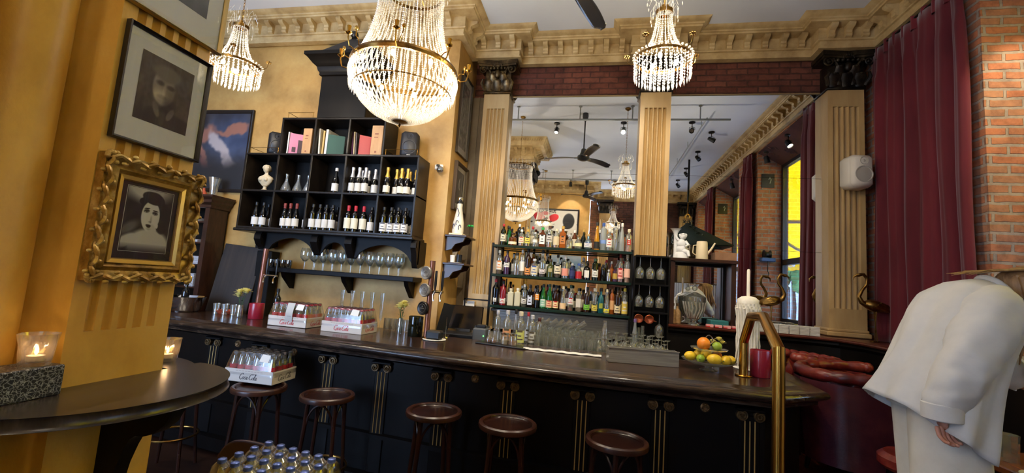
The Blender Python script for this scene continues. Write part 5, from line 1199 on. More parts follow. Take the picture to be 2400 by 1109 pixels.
for i in range(7):
    t = T('dessert_glass', 'shell-shaped glass leaning on the drainer, %s from the left' % ORD[i], 'glass', (-.62 + i * .072, 4.62, 1.24), 0, 'shell-shaped glasses leaning at the splashback'); t.rotation_euler = (0, radians(55), 0)
    MB().lathe([(.001, -.01), (.012, 0), (.036, .04), (.048, .10), (.05, .15)], seg=14, sx=.55).build('bowl', glass_thick, t)
t = T('swing_bottle', 'tall clear water bottle standing upright among the drying glasses', 'bottle', (.12, 4.22, 1.083)); MB().lathe([(.001, .002), (.030, 0), (.033, .02), (.033, .15), (.026, .18), (.030, .22), (.016, .26), (.013, .29), (.02, .295), (.02, .31)], seg=18).build('body', glass_thick, t)
# bar mat with bitters and jars
t = T('bar_mat', 'black rubber bar mat under the small jars and dropper bottles', 'mat', (-.77, 3.88, 1.121)); t.rotation_euler = (0, 0, radians(-13)); m = MB(); m.box(-.24, -.075, 0, .24, .075, .012, bev=.004); m.build('mat', black, t)
for i, x in enumerate((-.905, -.855)):
    t = T('bitters_bottle', 'small round dropper bottle of reddish bitters with a spout, %s of two' % ['left', 'right'][i], 'bottle', (x, 3.90 - .01 * i, 1.133)); MB().lathe([(.001, .0), (.024, .004), (.027, .03), (.012, .06), (.009, .11), (.013, .115)], seg=14).build('glass_body', glass_thick, t); MB().lathe([(.001, .003), (.023, .006), (.024, .024), (.001, .026)], seg=12).build('liquid', GL['amber'], t); MB().lathe([(.012, .112), (.012, .122), (.004, .128), (.003, .15), (.001, .15)], seg=8).build('spout', chrome, t)
for i, (x, c) in enumerate(((-.755, (206, 190, 160)), (-.675, (200, 150, 120)))):
    t = T('garnish_jar', 'clip-top glass jar of %s garnish on the bar mat' % ['pale', 'reddish'][i], 'jar', (x, 3.875 - .02 * i, 1.133)); MB().lathe([(.001, 0), (.036, .003), (.038, .03), (.034, .075), (.03, .085)], seg=18).build('glass_body', glass_thick, t); MB().lathe([(.001, .004), (.033, .006), (.034, .04), (.001, .045)], seg=14).build('filling', colmat(c, .8), t); MB().lathe([(.032, .085), (.036, .087), (.036, .1), (.001, .104)], seg=18).build('lid', chrome, t)
for i, (x, y, h, r, kd, gl, cap, lab, w) in enumerate(((-.80, 4.18, .33, .040, 'spirit', 'clear', SV, (228, 160, 110), 'large clear spirit bottle with an orange label behind the bar mat'), (-.665, 4.15, .33, .043, 'spirit', 'clear', CR, (200, 206, 120), 'large clear spirit bottle with a yellow-green label behind the bar mat'), (-.565, 4.24, .30, .038, 'spirit', 'clear', SV, (206, 206, 200), 'clear spirit bottle with a pale grey label behind the bar mat'), (-.90, 4.20, .32, .030, 'tall', 'clear', SV, None, 'thin clear bottle without a label behind the bar mat'), (-.73, 4.24, .34, .030, 'conical', 'clear', BK, None, 'clear bottle with a long neck and black pourer behind the mat'), (-.50, 4.26, .28, .030, 'tall', 'clear', (80, 40, 40), None, 'thin clear bottle with a dark red top behind the bar mat'), (-.62, 4.33, .32, .030, 'conical', 'clear', RD, WH, 'clear bottle with a red and white neck band behind the mat'))):
    bottle('spirit_bottle', kd, h, r, gl, cap, lab, (x, y, 1.083), w, 'speed-rail bottles at the drainer', lz=(.14, .48), mark=(90, 80, 60) if lab else None, fill=('rose', .2) if i == 0 else None)

# ================================================================ things on the bar
cola_glass = mat('cola_dark', (34, 18, 14), .08, spec=.7, Alpha=.92)
def script_word(mb, s=1.0, r=.075):
    """'Coca-Cola' written in flowing strokes; x runs along the word, z up, about 9 x 2.4 units"""
    def st(pts, w=1.0, thin=.45):
        n = len(pts); dense = []
        for i in range(n - 1):
            p0 = pts[max(i - 1, 0)]; p1 = pts[i]; p2 = pts[i + 1]; p3 = pts[min(i + 2, n - 1)]
            for k in range(5):
                t = k / 5; f = lambda a, b, c, d: .5 * ((2 * b) + (-a + c) * t + (2 * a - 5 * b + 4 * c - d) * t * t + (-a + 3 * b - 3 * c + d) * t ** 3)
                dense.append((f(p0[0], p1[0], p2[0], p3[0]), f(p0[1], p1[1], p2[1], p3[1])))
        dense.append(pts[-1]); m = len(dense); vs = []
        for i, (x, z) in enumerate(dense):
            a = dense[max(0, i - 1)]; b = dense[min(m - 1, i + 1)]; dx, dz = b[0] - a[0], b[1] - a[1]; L = sqrt(dx * dx + dz * dz) or 1
            hw = r * w * (thin + (1 - thin) * abs(dz) / L * 1.5) * (1 if 1 < i < m - 2 else .4)
            nx, nz = -dz / L * hw, dx / L * hw
            for q in (1, -1): xx, zz = x + nx * q, z + nz * q; vs.append(((xx + .22 * zz) * s, 0, zz * s))
        mb.add(vs, [(2 * i, 2 * i + 1, 2 * i + 3, 2 * i + 2) for i in range(m - 1)])
    def bigc(x): st([(x + 1.15, 1.75), (x + 1.3, 2.05), (x + .95, 2.25), (x + .45, 1.9), (x + .1, 1.2), (x + .05, .5), (x + .4, .05), (x + .95, .15), (x + 1.3, .55)], 1.7)
    def o(x): st([(x + .45, 1.0), (x + .12, .8), (x + .05, .35), (x + .3, .02), (x + .62, .3), (x + .62, .75), (x + .42, 1.0), (x + .75, .8)], 1.3)
    def c(x): st([(x + .6, .8), (x + .35, 1.0), (x + .06, .65), (x + .12, .15), (x + .4, .02), (x + .72, .3)], 1.3)
    def a(x): st([(x + .6, .85), (x + .32, 1.0), (x + .06, .6), (x + .12, .12), (x + .35, .08), (x + .6, .7), (x + .62, .95), (x + .58, .25), (x + .72, .02), (x + .92, .2)], 1.3)
    def l(x): st([(x + .05, .3), (x + .4, 1.3), (x + .55, 2.1), (x + .38, 2.2), (x + .2, 1.4), (x + .15, .4), (x + .3, .02), (x + .55, .25)], 1.2)
    bigc(0); o(1.3); c(2.05); a(2.8); st([(3.75, .62), (4.15, .66)], 1.5); bigc(4.2); o(5.5); l(6.2); a(6.75)
    st([(.95, .15), (.9, -.25), (1.6, -.38), (2.6, -.3)], 1.0); st([(5.15, 2.15), (5.9, 2.35), (6.6, 1.9), (7.3, 2.2)], 1.0)
def film_cover(w, d, z0, h, nx, ny, wav=.006, name='film', parent=None):
    m = MB()
    def fn(u, v):
        x = (u - .5) * w; y = (v - .5) * d; e = max(abs(2 * u - 1), abs(2 * v - 1)); top = z0 + h + wav * abs(sin(pi * u * nx)) * abs(sin(pi * v * ny)) * 1.5
        if e > .86: k = (e - .86) / .14; x *= 1 + .04 * k; y *= 1 + .04 * k; top = z0 + h * (1 - k ** 1.6) + 0
        return (x, y, top)
    m.grid(fn, 42, 30); return m.build(name, film, parent, angle=70)
def cola_tray(loc, rz, label, ink, film_on=True, slip=False, w=.41, d=.275, th=.095):
    t = T('bottle_tray', label, 'bottle tray', loc, rz)
    m = MB(); k = .004
    m.box(-w / 2, -d / 2, 0, w / 2, d / 2, .004); m.box(-w / 2, -d / 2, 0, w / 2, -d / 2 + k, th); m.box(-w / 2, d / 2 - k, 0, w / 2, d / 2, th); m.box(-w / 2, -d / 2, 0, -w / 2 + k, d / 2, th); m.box(w / 2 - k, -d / 2, 0, w / 2, d / 2, th)
    m.build('cardboard_tray', card, t, smooth=False)
    for (M, sc) in ((Matrix.Translation((-.075, -d / 2 - .0012, .022)), .0195), (Matrix.Translation((w / 2 + .0012, -.075, .022)) @ Matrix.Rotation(pi / 2, 4, 'Z'), .0195)):
        m = MB(); script_word(m, sc); m2 = MB(); merge(m2, m, M); m2.build('lettering', ink, t, smooth=False)
    m = MB()
    for i in range(9): m.box(-.11 + i * .026, -d / 2 - .001, th - .014, -.092 + i * .026, -d / 2, th - .011)
    m.build('small_print', colmat((170, 150, 140)), t, smooth=False)
    if film_on: film_cover(w * .985, d * .975, th * .55, .215 - th * .55, 6, 4, parent=t)
    if slip:
        s = MB(); s.grid(lambda u, v: (-.02 + u * .075 + v * .02, -d / 2 - .006 - .012 * sin(pi * v), .055 + v * .17), 4, 10); sl = s.build('paper_slip', colmat((200, 196, 188), .5), t)
        s = MB()
        for i in range(6): s.box(-.012 + i * .003, -d / 2 - .016, .165 - i * .013, .04 + i * .002, -d / 2 - .0145, .168 - i * .013)
        s.build('slip_print', colmat((110, 108, 104)), t, smooth=False)
    s = MB(); s.add([(w / 2 - .13, -d / 2 - .001, .165), (w / 2 - .05, -d / 2 - .0045, .160), (w / 2 - .05, -d / 2 + .018, .212), (w / 2 - .12, -d / 2 + .02, .216)], [(0, 1, 2, 3)]); s.build('bar_code_label', paper, t, smooth=False)
    return t
def cola_fill(loc, rz, words, group, n=(6, 4), dx=.0655, dy=.0645, cap=(180, 40, 60)):
    first = None; R_ = Matrix.Rotation(rz, 3, 'Z')
    for j in range(n[1]):
        for i in range(n[0]):
            p = R_ @ Vector(((i - (n[0] - 1) / 2) * dx, (j - (n[1] - 1) / 2) * dy, .005)); q = (loc[0] + p.x, loc[1] + p.y, loc[2] + p.z)
            if first is None:
                first = T('cola_bottle', words, 'bottle', q, rz, group)
                MB().lathe([(.001, 0)] + [(a * .0295, z * .205) for a, z in PROF['cola']], seg=14).build('glass_body', glass_b, first)
                MB().lathe([(.001, .002)] + [(a * .027, z * .205) for a, z in PROF['cola'] if z < .8] + [(.001, .165)], seg=12).build('liquid', cola_glass, first)
                MB().lathe([(.0298, .088), (.030, .09), (.030, .118), (.0298, .12)], seg=14).build('label', red_m, first)
                MB().lathe([(.013, .196), (.0165, .197), (.015, .209), (.001, .211)], seg=12).build('cap', colmat(cap, .4), first)
            else: copy_tree(first, q)
red_ink = colmat((196, 44, 50), .5); dark_ink = colmat((70, 66, 62), .5)
for (loc, rz, w1, w2, grp, ink, slip) in (
    ((-2.81, 3.83, 1.121), 0.0, 'white cardboard cola tray with paper slip, left one on the bar', 'small cola bottle wrapped in film in the left tray on the bar', 'cola bottles in the left tray on the bar', red_ink, True),
    ((-2.225, 3.80, 1.121), radians(-1), 'white cardboard cola tray with red lettering, right one on the bar', 'small cola bottle wrapped in film in the right tray on the bar', 'cola bottles in the right tray on the bar', red_ink, False),
    ((-2.545, 3.12, .786), radians(2), 'white cardboard cola tray with dark lettering standing on a bar stool', 'small cola bottle wrapped in film in the tray on the bar stool', 'cola bottles in the tray on the bar stool', dark_ink, False)):
    cola_tray(loc, rz, w1, ink, slip=slip); cola_fill(loc, rz, w2, grp, cap=(180, 40, 60) if ink is red_ink else (60, 60, 66))

# beer taps
t = T('beer_tap', 'copper beer tap column with three round badges and black handles, right of the cola trays', 'beer tap', (-1.475, 3.83, 1.121))
MB().tube([(0, 0, 0), (0, 0, .71)], .025, 18).build('column', copper_tube, t); MB().lathe([(.001, 0), (.05, 0), (.05, .01), (.028, .02)], seg=20).build('base_flange', brass_old, t)
badge = noisy('tap_badge', (110, 106, 100), (160, 156, 148), scale=30, rough=.4, metal=.4)
for i, (x, z, m_) in enumerate(((-.045, .595, badge), (-.045, .437, badge), (-.048, .272, black))):
    m = MB(); m.M = Matrix.Translation((x, -.035, z)) @ Matrix.Rotation(radians(-20), 4, 'Z') @ Matrix.Rotation(pi / 2, 4, 'X'); m.lathe([(.001, -.02), (.06, -.02), (.062, .0), (.056, .006), (.050, .002), (.001, .002)], seg=28); b_ = m.build('badge', m_, t)
    m = MB(); m.M = Matrix.Translation((x, -.035, z)) @ Matrix.Rotation(radians(-20), 4, 'Z') @ Matrix.Rotation(pi / 2, 4, 'X'); m.lathe([(.036, .0025), (.038, .004), (.040, .0025)], seg=24); m.box(-.022, -.004, .002, .022, .004, .0035); m.ball((0, .015, .003), .009, 8, 4, sc=(1, 1, .3)); m.build('badge_emblem', colmat((90, 84, 74)), b_)
MB().tube([(0, 0, .43), (.13, -.02, .43)], .012, 10).build('cross_bar', brass_old, t)
for i, x in enumerate((.05, .115)):
    MB().tube([(x, -.02, .43), (x, -.05, .40), (x + .005, -.055, .345)], [.012, .011, .008], 10).build('spout', chrome, t); MB().tube([(x, -.015, .44), (x, -.015, .49), (x, -.015, .62)], [.007, .013, .011], 10).build('tap_handle', black, t)
t = T('drip_box', 'small black box on a white saucer at the foot of the copper beer tap', 'box', (-1.385, 3.80, 1.121)); MB().lathe([(.001, 0), (.10, .002), (.105, .008), (.001, .008)], seg=28).build('saucer', paper, t); MB().box(-.07, -.055, .009, .07, .055, .085, bev=.014).build('box', black, t)
t = T('beer_tap', 'tall slanting copper tap column with chrome spouts at the left end of the bar', 'beer tap', (-3.585, 4.23, 1.121)); MB().tube([(-.02, 0, 0), (.0, 0, .74)], .027, 18).build('column', copper_tube, t); MB().lathe([(.001, 0), (.05, 0), (.05, .012), (.03, .02)], (-.02, 0, 0), seg=20).build('base_flange', brass, t)
MB().tube([(0, 0, .45), (.19, -.02, .45)], .010, 10).build('cross_bar', chrome, t)
for x in (.05, .17): MB().tube([(x, -.01, .45), (x, -.04, .42), (x, -.045, .37)], .009, 8).build('spout', chrome, t); MB().tube([(x, -.01, .46), (x, -.01, .52), (x, -.01, .64)], [.006, .012, .008], 8).build('tap_handle', black, t)
bottle('wine_bottle', 'bordeaux', .31, .038, 'black', BK, (214, 208, 196), (-3.40, 4.27, 1.121), 'dark wine bottle with a square cream label behind the left cola tray', None, lz=(.1, .5), mark=(90, 60, 50), arc=.7)

# flowers, holders, small glasses
petal_y = mat('pale_yellow_petal', (236, 224, 140), .6); stem_m = mat('green_stem', (52, 92, 40), .6)
def vase(loc, label, heads, h=.13, r=.032, hr=.028, n_p=16):
    t = T('flower_vase', label, 'vase of flowers', loc)
    MB().lathe([(.001, .003), (r * .9, 0), (r, .02), (r * .92, h * .6), (r * .8, h), (r * .76, h), (r * .88, h * .6), (r * .94, .02), (.001, .008)], seg=20).build('glass_vase', glass_thick, t)
    MB().lathe([(.001, .009), (r * .9, .01), (r * .9, h * .55), (.001, h * .55)], seg=16).build('water', glass, t)
    for i, (x, y, z) in enumerate(heads):
        MB().tube([(-x * .2, 0, .012), (x * .3, y * .3, h), (x, y, z)], .0022, 5).build('stem', stem_m, t)
        m = MB(); m.ball((x, y, z), hr * .45, 8, 6, sc=(1, 1, .7))
        for lay in range(3):
            for k in range(n_p):
                a = 2 * pi * (k + lay * .5) / n_p; el = .15 + lay * .45; L = hr * (1.1 - .2 * lay)
                d = Vector((cos(a) * cos(el), sin(a) * cos(el), sin(el))); sd = Vector((-sin(a), cos(a), 0)) * hr * .20; c = Vector((x, y, z)) + d * hr * .25
                m.add([c - sd * .5, c + sd * .5, c + d * L + sd * .8, c + d * (L + hr * .12), c + d * L - sd * .8], [(0, 1, 2, 3, 4)])
        m.build('blossom', petal_y, t, fix=False)
    m = MB()
    for k in range(7):
        a = k * 2.4; c = Vector((.012 * cos(a), .012 * sin(a), h * (.7 + .12 * k))); d = Vector((cos(a), sin(a), .5)) * .03; s_ = Vector((-sin(a), cos(a), 0)) * .008
        m.add([c, c + d * .5 + s_, c + d, c + d * .5 - s_], [(0, 1, 2, 3)])
    m.build('leaves', stem_m, t, fix=False); return t
vase((-3.60, 3.99, 1.121), 'clear vase with four pale yellow flowers left of the cola trays', [(-.035, 0, .22), (.02, .01, .27), (-.01, -.02, .255), (.055, 0, .265)], hr=.042)
vase((-1.80, 3.97, 1.121), 'clear vase with a bunch of pale yellow flowers beside the beer tap', [(-.025, 0, .25), (.0, -.015, .27), (.03, 0, .262), (.012, .02, .285), (-.005, -.02, .245)], hr=.036, h=.15, r=.028)
vase((1.10, 4.25, 1.085), 'small vase of yellow flowers behind the fruit stand', [(-.03, 0, .20), (.02, 0, .225), (.05, .01, .195), (.0, -.02, .18)], hr=.026)
def holder(loc, label, h, r, m_, top=None):
    t = T('candle_holder', label, 'candle holder', loc); MB().lathe([(.001, 0), (r * .96, 0), (r, .006), (r, h - .004), (r * .98, h), (r * .90, h), (r * .90, .02), (.001, .02)], seg=32).build('cup', m_, t)
    MB().lathe([(.001, .021), (r * .85, .022), (r * .85, h * .55), (.001, h * .55)], seg=24).build('candle', top or m_, t); return t
red_glass = mat('red_glass', (150, 30, 50), .25, spec=.6)
holder((1.245, 3.62, 1.121), 'dark red cylindrical candle holder beside the brass rail', .195, .068, red_glass)
holder((-3.43, 4.02, 1.121), 'dark red cylindrical candle holder next to the left copper tap', .16, .072, red_glass)
holder((-1.62, 3.91, 1.121), 'dark green cylindrical candle holder at the foot of the beer tap', .185, .068, bottle_green)
for i in range(6): t = T('water_glass', 'ribbed tumbler standing behind the right cola tray, %s from the left' % ORD[i], 'glass', (-2.02 + i * .072, 4.14 - i * .006, 1.121), 0, 'row of tumblers behind the cola trays'); MB().lathe([(.001, .003), (.030, 0), (.033, .02), (.034, .12), (.031, .12), (.030, .02), (.001, .008)], seg=14).build('body', glass_thick, t)
for i, (x, y) in enumerate(((-4.02, 4.13), (-3.91, 4.13), (-3.80, 4.13))): t = T('water_glass', 'short tapered glass beside the steel bowl, %s from the left' % ORD[i], 'glass', (x, y, 1.121), 0, 'small glasses at the left of the bar'); MB().lathe([(.001, .003), (.032, 0), (.030, .015), (.038, .11), (.036, .11), (.028, .015), (.001, .008)], seg=14).build('body', glass_thick, t)
t = T('steel_bowl', 'wide polished steel wine cooler bowl at the far left of the bar', 'bowl', (-4.36, 4.05, 1.121)); MB().lathe([(.001, .0), (.13, .0), (.15, .02), (.19, .14), (.20, .16), (.195, .162), (.18, .14), (.14, .02), (.001, .012)], seg=36).build('bowl', chrome, t)
bottle('wine_bottle', 'bordeaux', .30, .037, 'black', BK, None, (-4.36, 4.05, 1.136), 'dark bottle standing in the steel bowl', None)
t = T('red_dish', 'flat orange-red dish behind the small glasses at the left', 'dish', (-3.95, 4.22, 1.121)); MB().lathe([(.001, 0), (.10, 0), (.13, .035), (.125, .035), (.001, .008)], seg=24).build('dish', colmat((190, 80, 50)), t)
t = T('black_board', 'tall dark wooden panel leaning behind the left end of the bar', 'panel', (-4.17, 4.42, 1.075)); t.rotation_euler = (radians(-7), radians(4), 0); MB().box(-.27, -.02, 0, .27, .0, .82, bev=.004).build('panel', noisy('panel_wood', (30, 24, 20), (50, 40, 33), scale=3, rough=.5, stretch=(6, 1, .3)), t)
t = T('black_cabinet', 'narrow black cabinet beside the left copper tap', 'cabinet', (-3.80, 4.53, 1.075)); MB().box(-.10, -.07, 0, .10, .07, .77, bev=.006).build('body', black_paint, t)
t = T('steel_kettle', 'dark round lamp or kettle behind the steel bowl at far left', 'kettle', (-4.78, 4.08, 1.121)); MB().lathe([(.001, 0), (.10, 0), (.14, .08), (.13, .2), (.07, .29), (.001, .31)], seg=28).build('body', black, t)

# steel ice bin, towel, fruit stand, wax candle, brass rail
t = T('ice_bin', 'brushed steel ice bin let into the back of the bar', 'steel box', (.40, 3.66, 1.121)); t.rotation_euler = (0, 0, radians(8)); m = MB(); m.box(-.27, -.055, 0, .27, -.045, .115); m.box(-.27, .045, 0, .27, .055, .115); m.box(-.27, -.045, 0, -.26, .045, .115); m.box(.26, -.045, 0, .27, .045, .115); m.box(-.27, -.055, 0, .27, .055, .004); m.box(-.274, -.059, .112, .274, -.043, .118); m.build('bin', steel, t, smooth=False)
t = T('bar_towel', 'folded white bar towel lying along the bar beside the ice bin', 'towel', (-.24, 3.80, 1.121)); t.rotation_euler = (0, 0, radians(-1)); m = MB(); m.grid(lambda u, v: ((u - .5) * .66, (v - .5) * .07 + .004 * sin(u * 17), .004 + .011 * sin(pi * min(max(v, .001), .999)) ** .4 + .002 * sin(u * 40)), 50, 8); m.build('cloth', white_cloth, t)
t = T('fruit_stand', 'two-tier cut glass fruit stand with a ring handle at the right end of the bar', 'fruit stand', (.905, 3.70, 1.121))
m = MB(); m.lathe([(.001, .0), (.07, 0), (.03, .015), (.025, .03), (.12, .04), (.19, .065), (.20, .075), (.185, .072), (.12, .05), (.001, .045)], seg=36); m.build('lower_tier', glass_thick, t)
MB().lathe([(.001, .135), (.08, .138), (.13, .155), (.137, .165), (.12, .16), (.001, .145)], seg=30).build('upper_tier', glass_thick, t)
m = MB(); m.tube([(0, 0, .04), (0, 0, .20)], .006, 8); m.tube([(.026 * cos(a * pi / 8), 0, .228 + .034 * sin(a * pi / 8)) for a in range(16)], .0045, 6, closed=True); m.build('handle', chrome, t)
lemon = noisy('lemon_peel', (222, 176, 30), (240, 204, 50), scale=14, rough=.4, bump=.15, bscale=160); orange = noisy('orange_peel', (226, 120, 20), (240, 146, 34), scale=14, rough=.45, bump=.15, bscale=160); lime = noisy('lime_peel', (120, 150, 40), (160, 186, 60), scale=12, rough=.4, bump=.1, bscale=120)
def fruit(x, y, z, kind, r, label, grp, rz=0):
    t = T(kind, label, 'fruit', (x, y, z), rz, grp); m = MB(); L = 1.32 if kind == 'lemon' else (1.12 if kind == 'lime' else 1.0)
    prof = [(max(.0006, r * sin(pi * j / 14) ** (.92 if kind != 'orange' else 1)), -r * L * cos(pi * j / 14)) for j in range(15)]
    if kind != 'orange': prof = [(.0005, -r * L * 1.14), (r * .14, -r * L * 1.06)] + prof[1:-1] + [(r * .14, r * L * 1.06), (.0005, r * L * 1.14)]
    m.M = Matrix.Rotation(pi / 2 if kind != 'orange' else .2, 4, 'Y'); m.lathe(prof, seg=18); m.build('peel', {'lemon': lemon, 'orange': orange, 'lime': lime}[kind], t)
    m = MB(); m.M = Matrix.Translation((-r * L * 1.13, 0, 0)) if kind != 'orange' else Matrix.Translation((-.2 * r, 0, r * .98)); m.ball((0, 0, 0), .005, 8, 5, sc=(.5, 1, 1)); m.build('stem_end', stem_m, t); return t
for i, (x, y, z, k, r, rz, lab) in enumerate(((-.14, -.02, .095, 'lemon', .036, .3, 'yellow lemon at the left edge of the lower fruit tier'), (-.08, -.09, .090, 'lime', .032, 1.2, 'green-yellow lime in front at left on the lower fruit tier'), (.01, -.12, .098, 'lemon', .040, .1, 'large lemon at the front centre of the lower fruit tier'), (.10, -.09, .094, 'lemon', .037, 1.0, 'lemon at the front right of the lower fruit tier'), (.15, -.02, .090, 'lemon', .034, 2.0, 'lemon at the right edge of the lower fruit tier'), (-.06, .03, .105, 'lemon', .038, .0, 'lemon near the stem at left on the lower fruit tier'), (.06, .0, .112, 'orange', .036, 0, 'small orange among the lemons on the lower tier'), (.0, .12, .095, 'lemon', .036, .7, 'lemon at the back of the lower fruit tier'), (-.03, -.045, .125, 'lemon', .036, .9, 'lemon on top of the heap on the lower tier'), (-.045, -.02, .196, 'orange', .050, 0, 'large orange on the upper glass tier'), (.05, -.03, .185, 'lime', .034, .5, 'lime next to the large orange on the upper tier'))):
    fruit(.905 + x, 3.70 + y, 1.121 + z, k, r, lab, 'fruit on the two-tier stand', rz)
wax = noisy('candle_wax', (214, 208, 192), (234, 230, 218), scale=20, rough=.5, bump=.3)
t = T('wax_candle', 'tall white candle in a bottle buried under long drips of white wax', 'candle', (1.255, 3.93, 1.121))
MB().lathe([(.001, 0), (.10, 0), (.105, .008), (.001, .012)], seg=28).build('saucer', paper, t)
m = MB(); m.lathe([(.001, .01), (.05, .01), (.055, .3), (.065, .46), (.080, .52), (.082, .56), (.05, .585), (.02, .59), (.001, .59)], seg=26)
for k in range(54):
    a = 2 * pi * k / 54; r0 = .052 + .012 * (k % 3) / 2; l = .02 + .22 * abs(N(k * .7, 1.3)) * 2; zb = max(.012, .05 + .25 * N(k * 1.3, 4.1) + (.0 if k % 2 else .06))
    pts = [((r0 + .030) * cos(a) * .95, (r0 + .030) * sin(a) * .95, .53 - .02 * (k % 3))]
    for j in range(1, 7): u = j / 6; rr_ = r0 + .022 - .012 * sin(pi * u) + .006 * sin(k + j * 1.7); pts.append((rr_ * cos(a + .04 * sin(j + k)), rr_ * sin(a + .04 * sin(j + k)), .52 - (.52 - zb) * u))
    m.tube(pts, [.011, .011, .010, .009, .008, .008, .005], 6)
m.build('wax_drips', wax, t, angle=80)
MB().lathe([(.001, .58), (.0125, .58), (.0125, .80), (.009, .812), (.001, .815)], seg=16).build('taper', mat('taper_wax', (238, 230, 216), .4), t); MB().tube([(0, 0, .81), (.001, 0, .825)], .0012, 5).build('wick', black, t)
t = T('brass_rail', 'thick polished brass rail arching from the bar top down to the floor', 'rail', (0, 0, 0))
rp = [(1.115, 3.57, 1.125), (1.115, 3.57, 1.376), (1.083, 3.325, 1.568), (1.037, 2.965, 1.583), (.988, 2.61, 1.428), (.988, 2.61, .01)]
m = MB()
def mitred(mb, pts, r, seg=20):
    P = [Vector(p) for p in pts]; nrm = (P[1] - P[0]).cross(P[2] - P[1]).normalized(); rings = []
    for i, p in enumerate(P):
        a = (P[i] - P[i - 1]).normalized() if i else None; b = (P[i + 1] - P[i]).normalized() if i < len(P) - 1 else None
        t_ = (a + b).normalized() if (a and b) else (a or b); u = nrm.cross(t_).normalized(); k = 1 / max(.5, t_.dot(b or a)); rings.append([p + nrm * r * cos(2 * pi * j / seg) + u * r * k * sin(2 * pi * j / seg) for j in range(seg)])
    vs = [v for q in rings for v in q]; mb.add(vs, [(i * seg + j, i * seg + (j + 1) % seg, (i + 1) * seg + (j + 1) % seg, (i + 1) * seg + j) for i in range(len(P) - 1) for j in range(seg)])
mitred(m, rp, .031); m.build('tube', brass, t, angle=25)
m = MB(); m.lathe([(.031, 0), (.058, 0), (.060, .005), (.054, .011), (.031, .013)], (1.115, 3.57, 1.121), 28); m.build('bar_flange', brass, t); MB().lathe([(.031, 0), (.058, 0), (.060, .006), (.054, .012), (.031, .014)], (.988, 2.61, 0), 28).build('floor_flange', brass, t)
for (x, y, z) in rp[2:5]: pass
# till, terminal, papers behind the bar
t = T('till_screen', 'black till monitor standing on the back counter left of the bottle rack', 'monitor', (-1.42, 4.82, 1.09)); t.rotation_euler = (radians(-14), 0, radians(4)); MB().box(-.20, -.015, .03, .20, .015, .30, bev=.008).build('screen', mat('screen_black', (12, 12, 15), .12, spec=.6), t); MB().box(-.08, -.02, 0, .08, .08, .04, bev=.005).build('foot', black, t)
t = T('cash_box', 'black box below the till monitor', 'box', (-1.36, 4.50, 1.02)); MB().box(-.22, -.12, -.2, .24, .12, .10, bev=.01).build('box', black, t)
t = T('card_terminal', 'grey card terminal with a green light beside the bar mat', 'card terminal', (-1.09, 4.33, 1.05)); m = MB(); m.box(-.07, -.08, 0, .07, .08, .16, bev=.012); m.build('body', colmat((84, 88, 92)), t); MB().box(-.05, -.03, .158, .05, .05, .19, bev=.008).build('keypad', black, t); MB().ball((.045, -.082, .09), .006, 8, 6).build('status_light', mat('green_led', (80, 255, 90), .5, emit=(80, 255, 90), estr=4), t)
t = T('open_notebook', 'open dark notebook standing beside the till', 'notebook', (-1.60, 4.55, 1.05)); t.rotation_euler = (0, radians(12), radians(30)); MB().box(-.06, -.01, 0, .06, 0, .36).build('cover', black, t, smooth=False); MB().box(-.055, .001, .02, .06, .008, .34).build('page', colmat((150, 146, 120)), t, smooth=False)
t = T('paper_sheet', 'white paper standing upright against the yellow wall by the till', 'paper', (-1.47, 5.10, 1.10)); t.rotation_euler = (radians(-4), 0, 0); MB().box(-.07, 0, 0, .07, .002, .33).build('sheet', paper, t, smooth=False)
t = T('receipt_spike', 'thin receipt spike beside the beer tap', 'spike', (-1.36, 4.03, 1.121)); MB().tube([(0, 0, .008), (0, 0, .19)], .0015, 5).build('needle', chrome, t); MB().lathe([(.001, 0), (.03, 0), (.028, .008), (.001, .01)], seg=20).build('foot', chrome, t)
t = T('black_frame_stand', 'empty thin black metal frame at the left foot of the bottle rack', 'frame', (-1.36, 5.08, 1.09)); MB().box(-.16, 0, 0, -.145, .015, .37).box(.145, 0, 0, .16, .015, .37).box(-.16, 0, .355, .16, .015, .37).build('bars', black_paint, t, smooth=False)
t = T('clear_light', 'small dark box of sugar sticks by the card terminal', 'box', (-1.18, 4.72, 1.09)); MB().box(-.08, -.04, 0, .08, .04, .10, bev=.005).build('box', black, t)
# ceramic bottle, cups and figurine on the two corner shelves
t = T('ceramic_bottle', 'tall white ceramic bottle with painted swirls and a silver ball stopper', 'bottle', (-1.56, 4.74, 2.1705)); m = MB(); m.lathe([(.001, .02), (.062, .02), (.066, .05), (.062, .15), (.05, .21), (.038, .28), (.030, .33), (.034, .36), (.026, .38), (.001, .38)], seg=24); m.build('body', mat('glazed_white', (232, 226, 208), .15, spec=.6), t)
MB().box(-.08, -.08, 0, .08, .08, .022, bev=.004).build('wooden_base', cream, t)
m = MB()
for (a0, z0) in ((-2.1, .10), (-1.5, .14), (-1.0, .09)): m.tube([(.0675 * cos(a0 + .22 * cos(k * .7)) , .0675 * sin(a0 + .22 * cos(k * .7)), z0 + .03 * sin(k * .7)) for k in range(7)], .004, 5)
m.tube([(.046 * cos(-1.6 + .3 * sin(k * .5)), .048 * sin(-1.6 + .3 * sin(k * .5)), .21 + k * .013) for k in range(9)], .004, 5); m.build('painted_swirl', colmat((40, 46, 90)), t)
MB().lathe([(.034, .372), (.038, .376), (.038, .392), (.022, .40)], seg=16).build('collar', black, t); MB().ball((0, 0, .425), .033, 18, 12).build('stopper', chrome, t)
t = T('green_figurine', 'small green paper palm on a stand at the edge of the upper corner shelf', 'figurine', (-1.45, 4.86, 2.1705)); MB().tube([(0, 0, 0), (0, 0, .13)], .003, 5).lathe([(.001, 0), (.022, 0), (.02, .006)], seg=12).build('stick', chrome, t); m = MB()
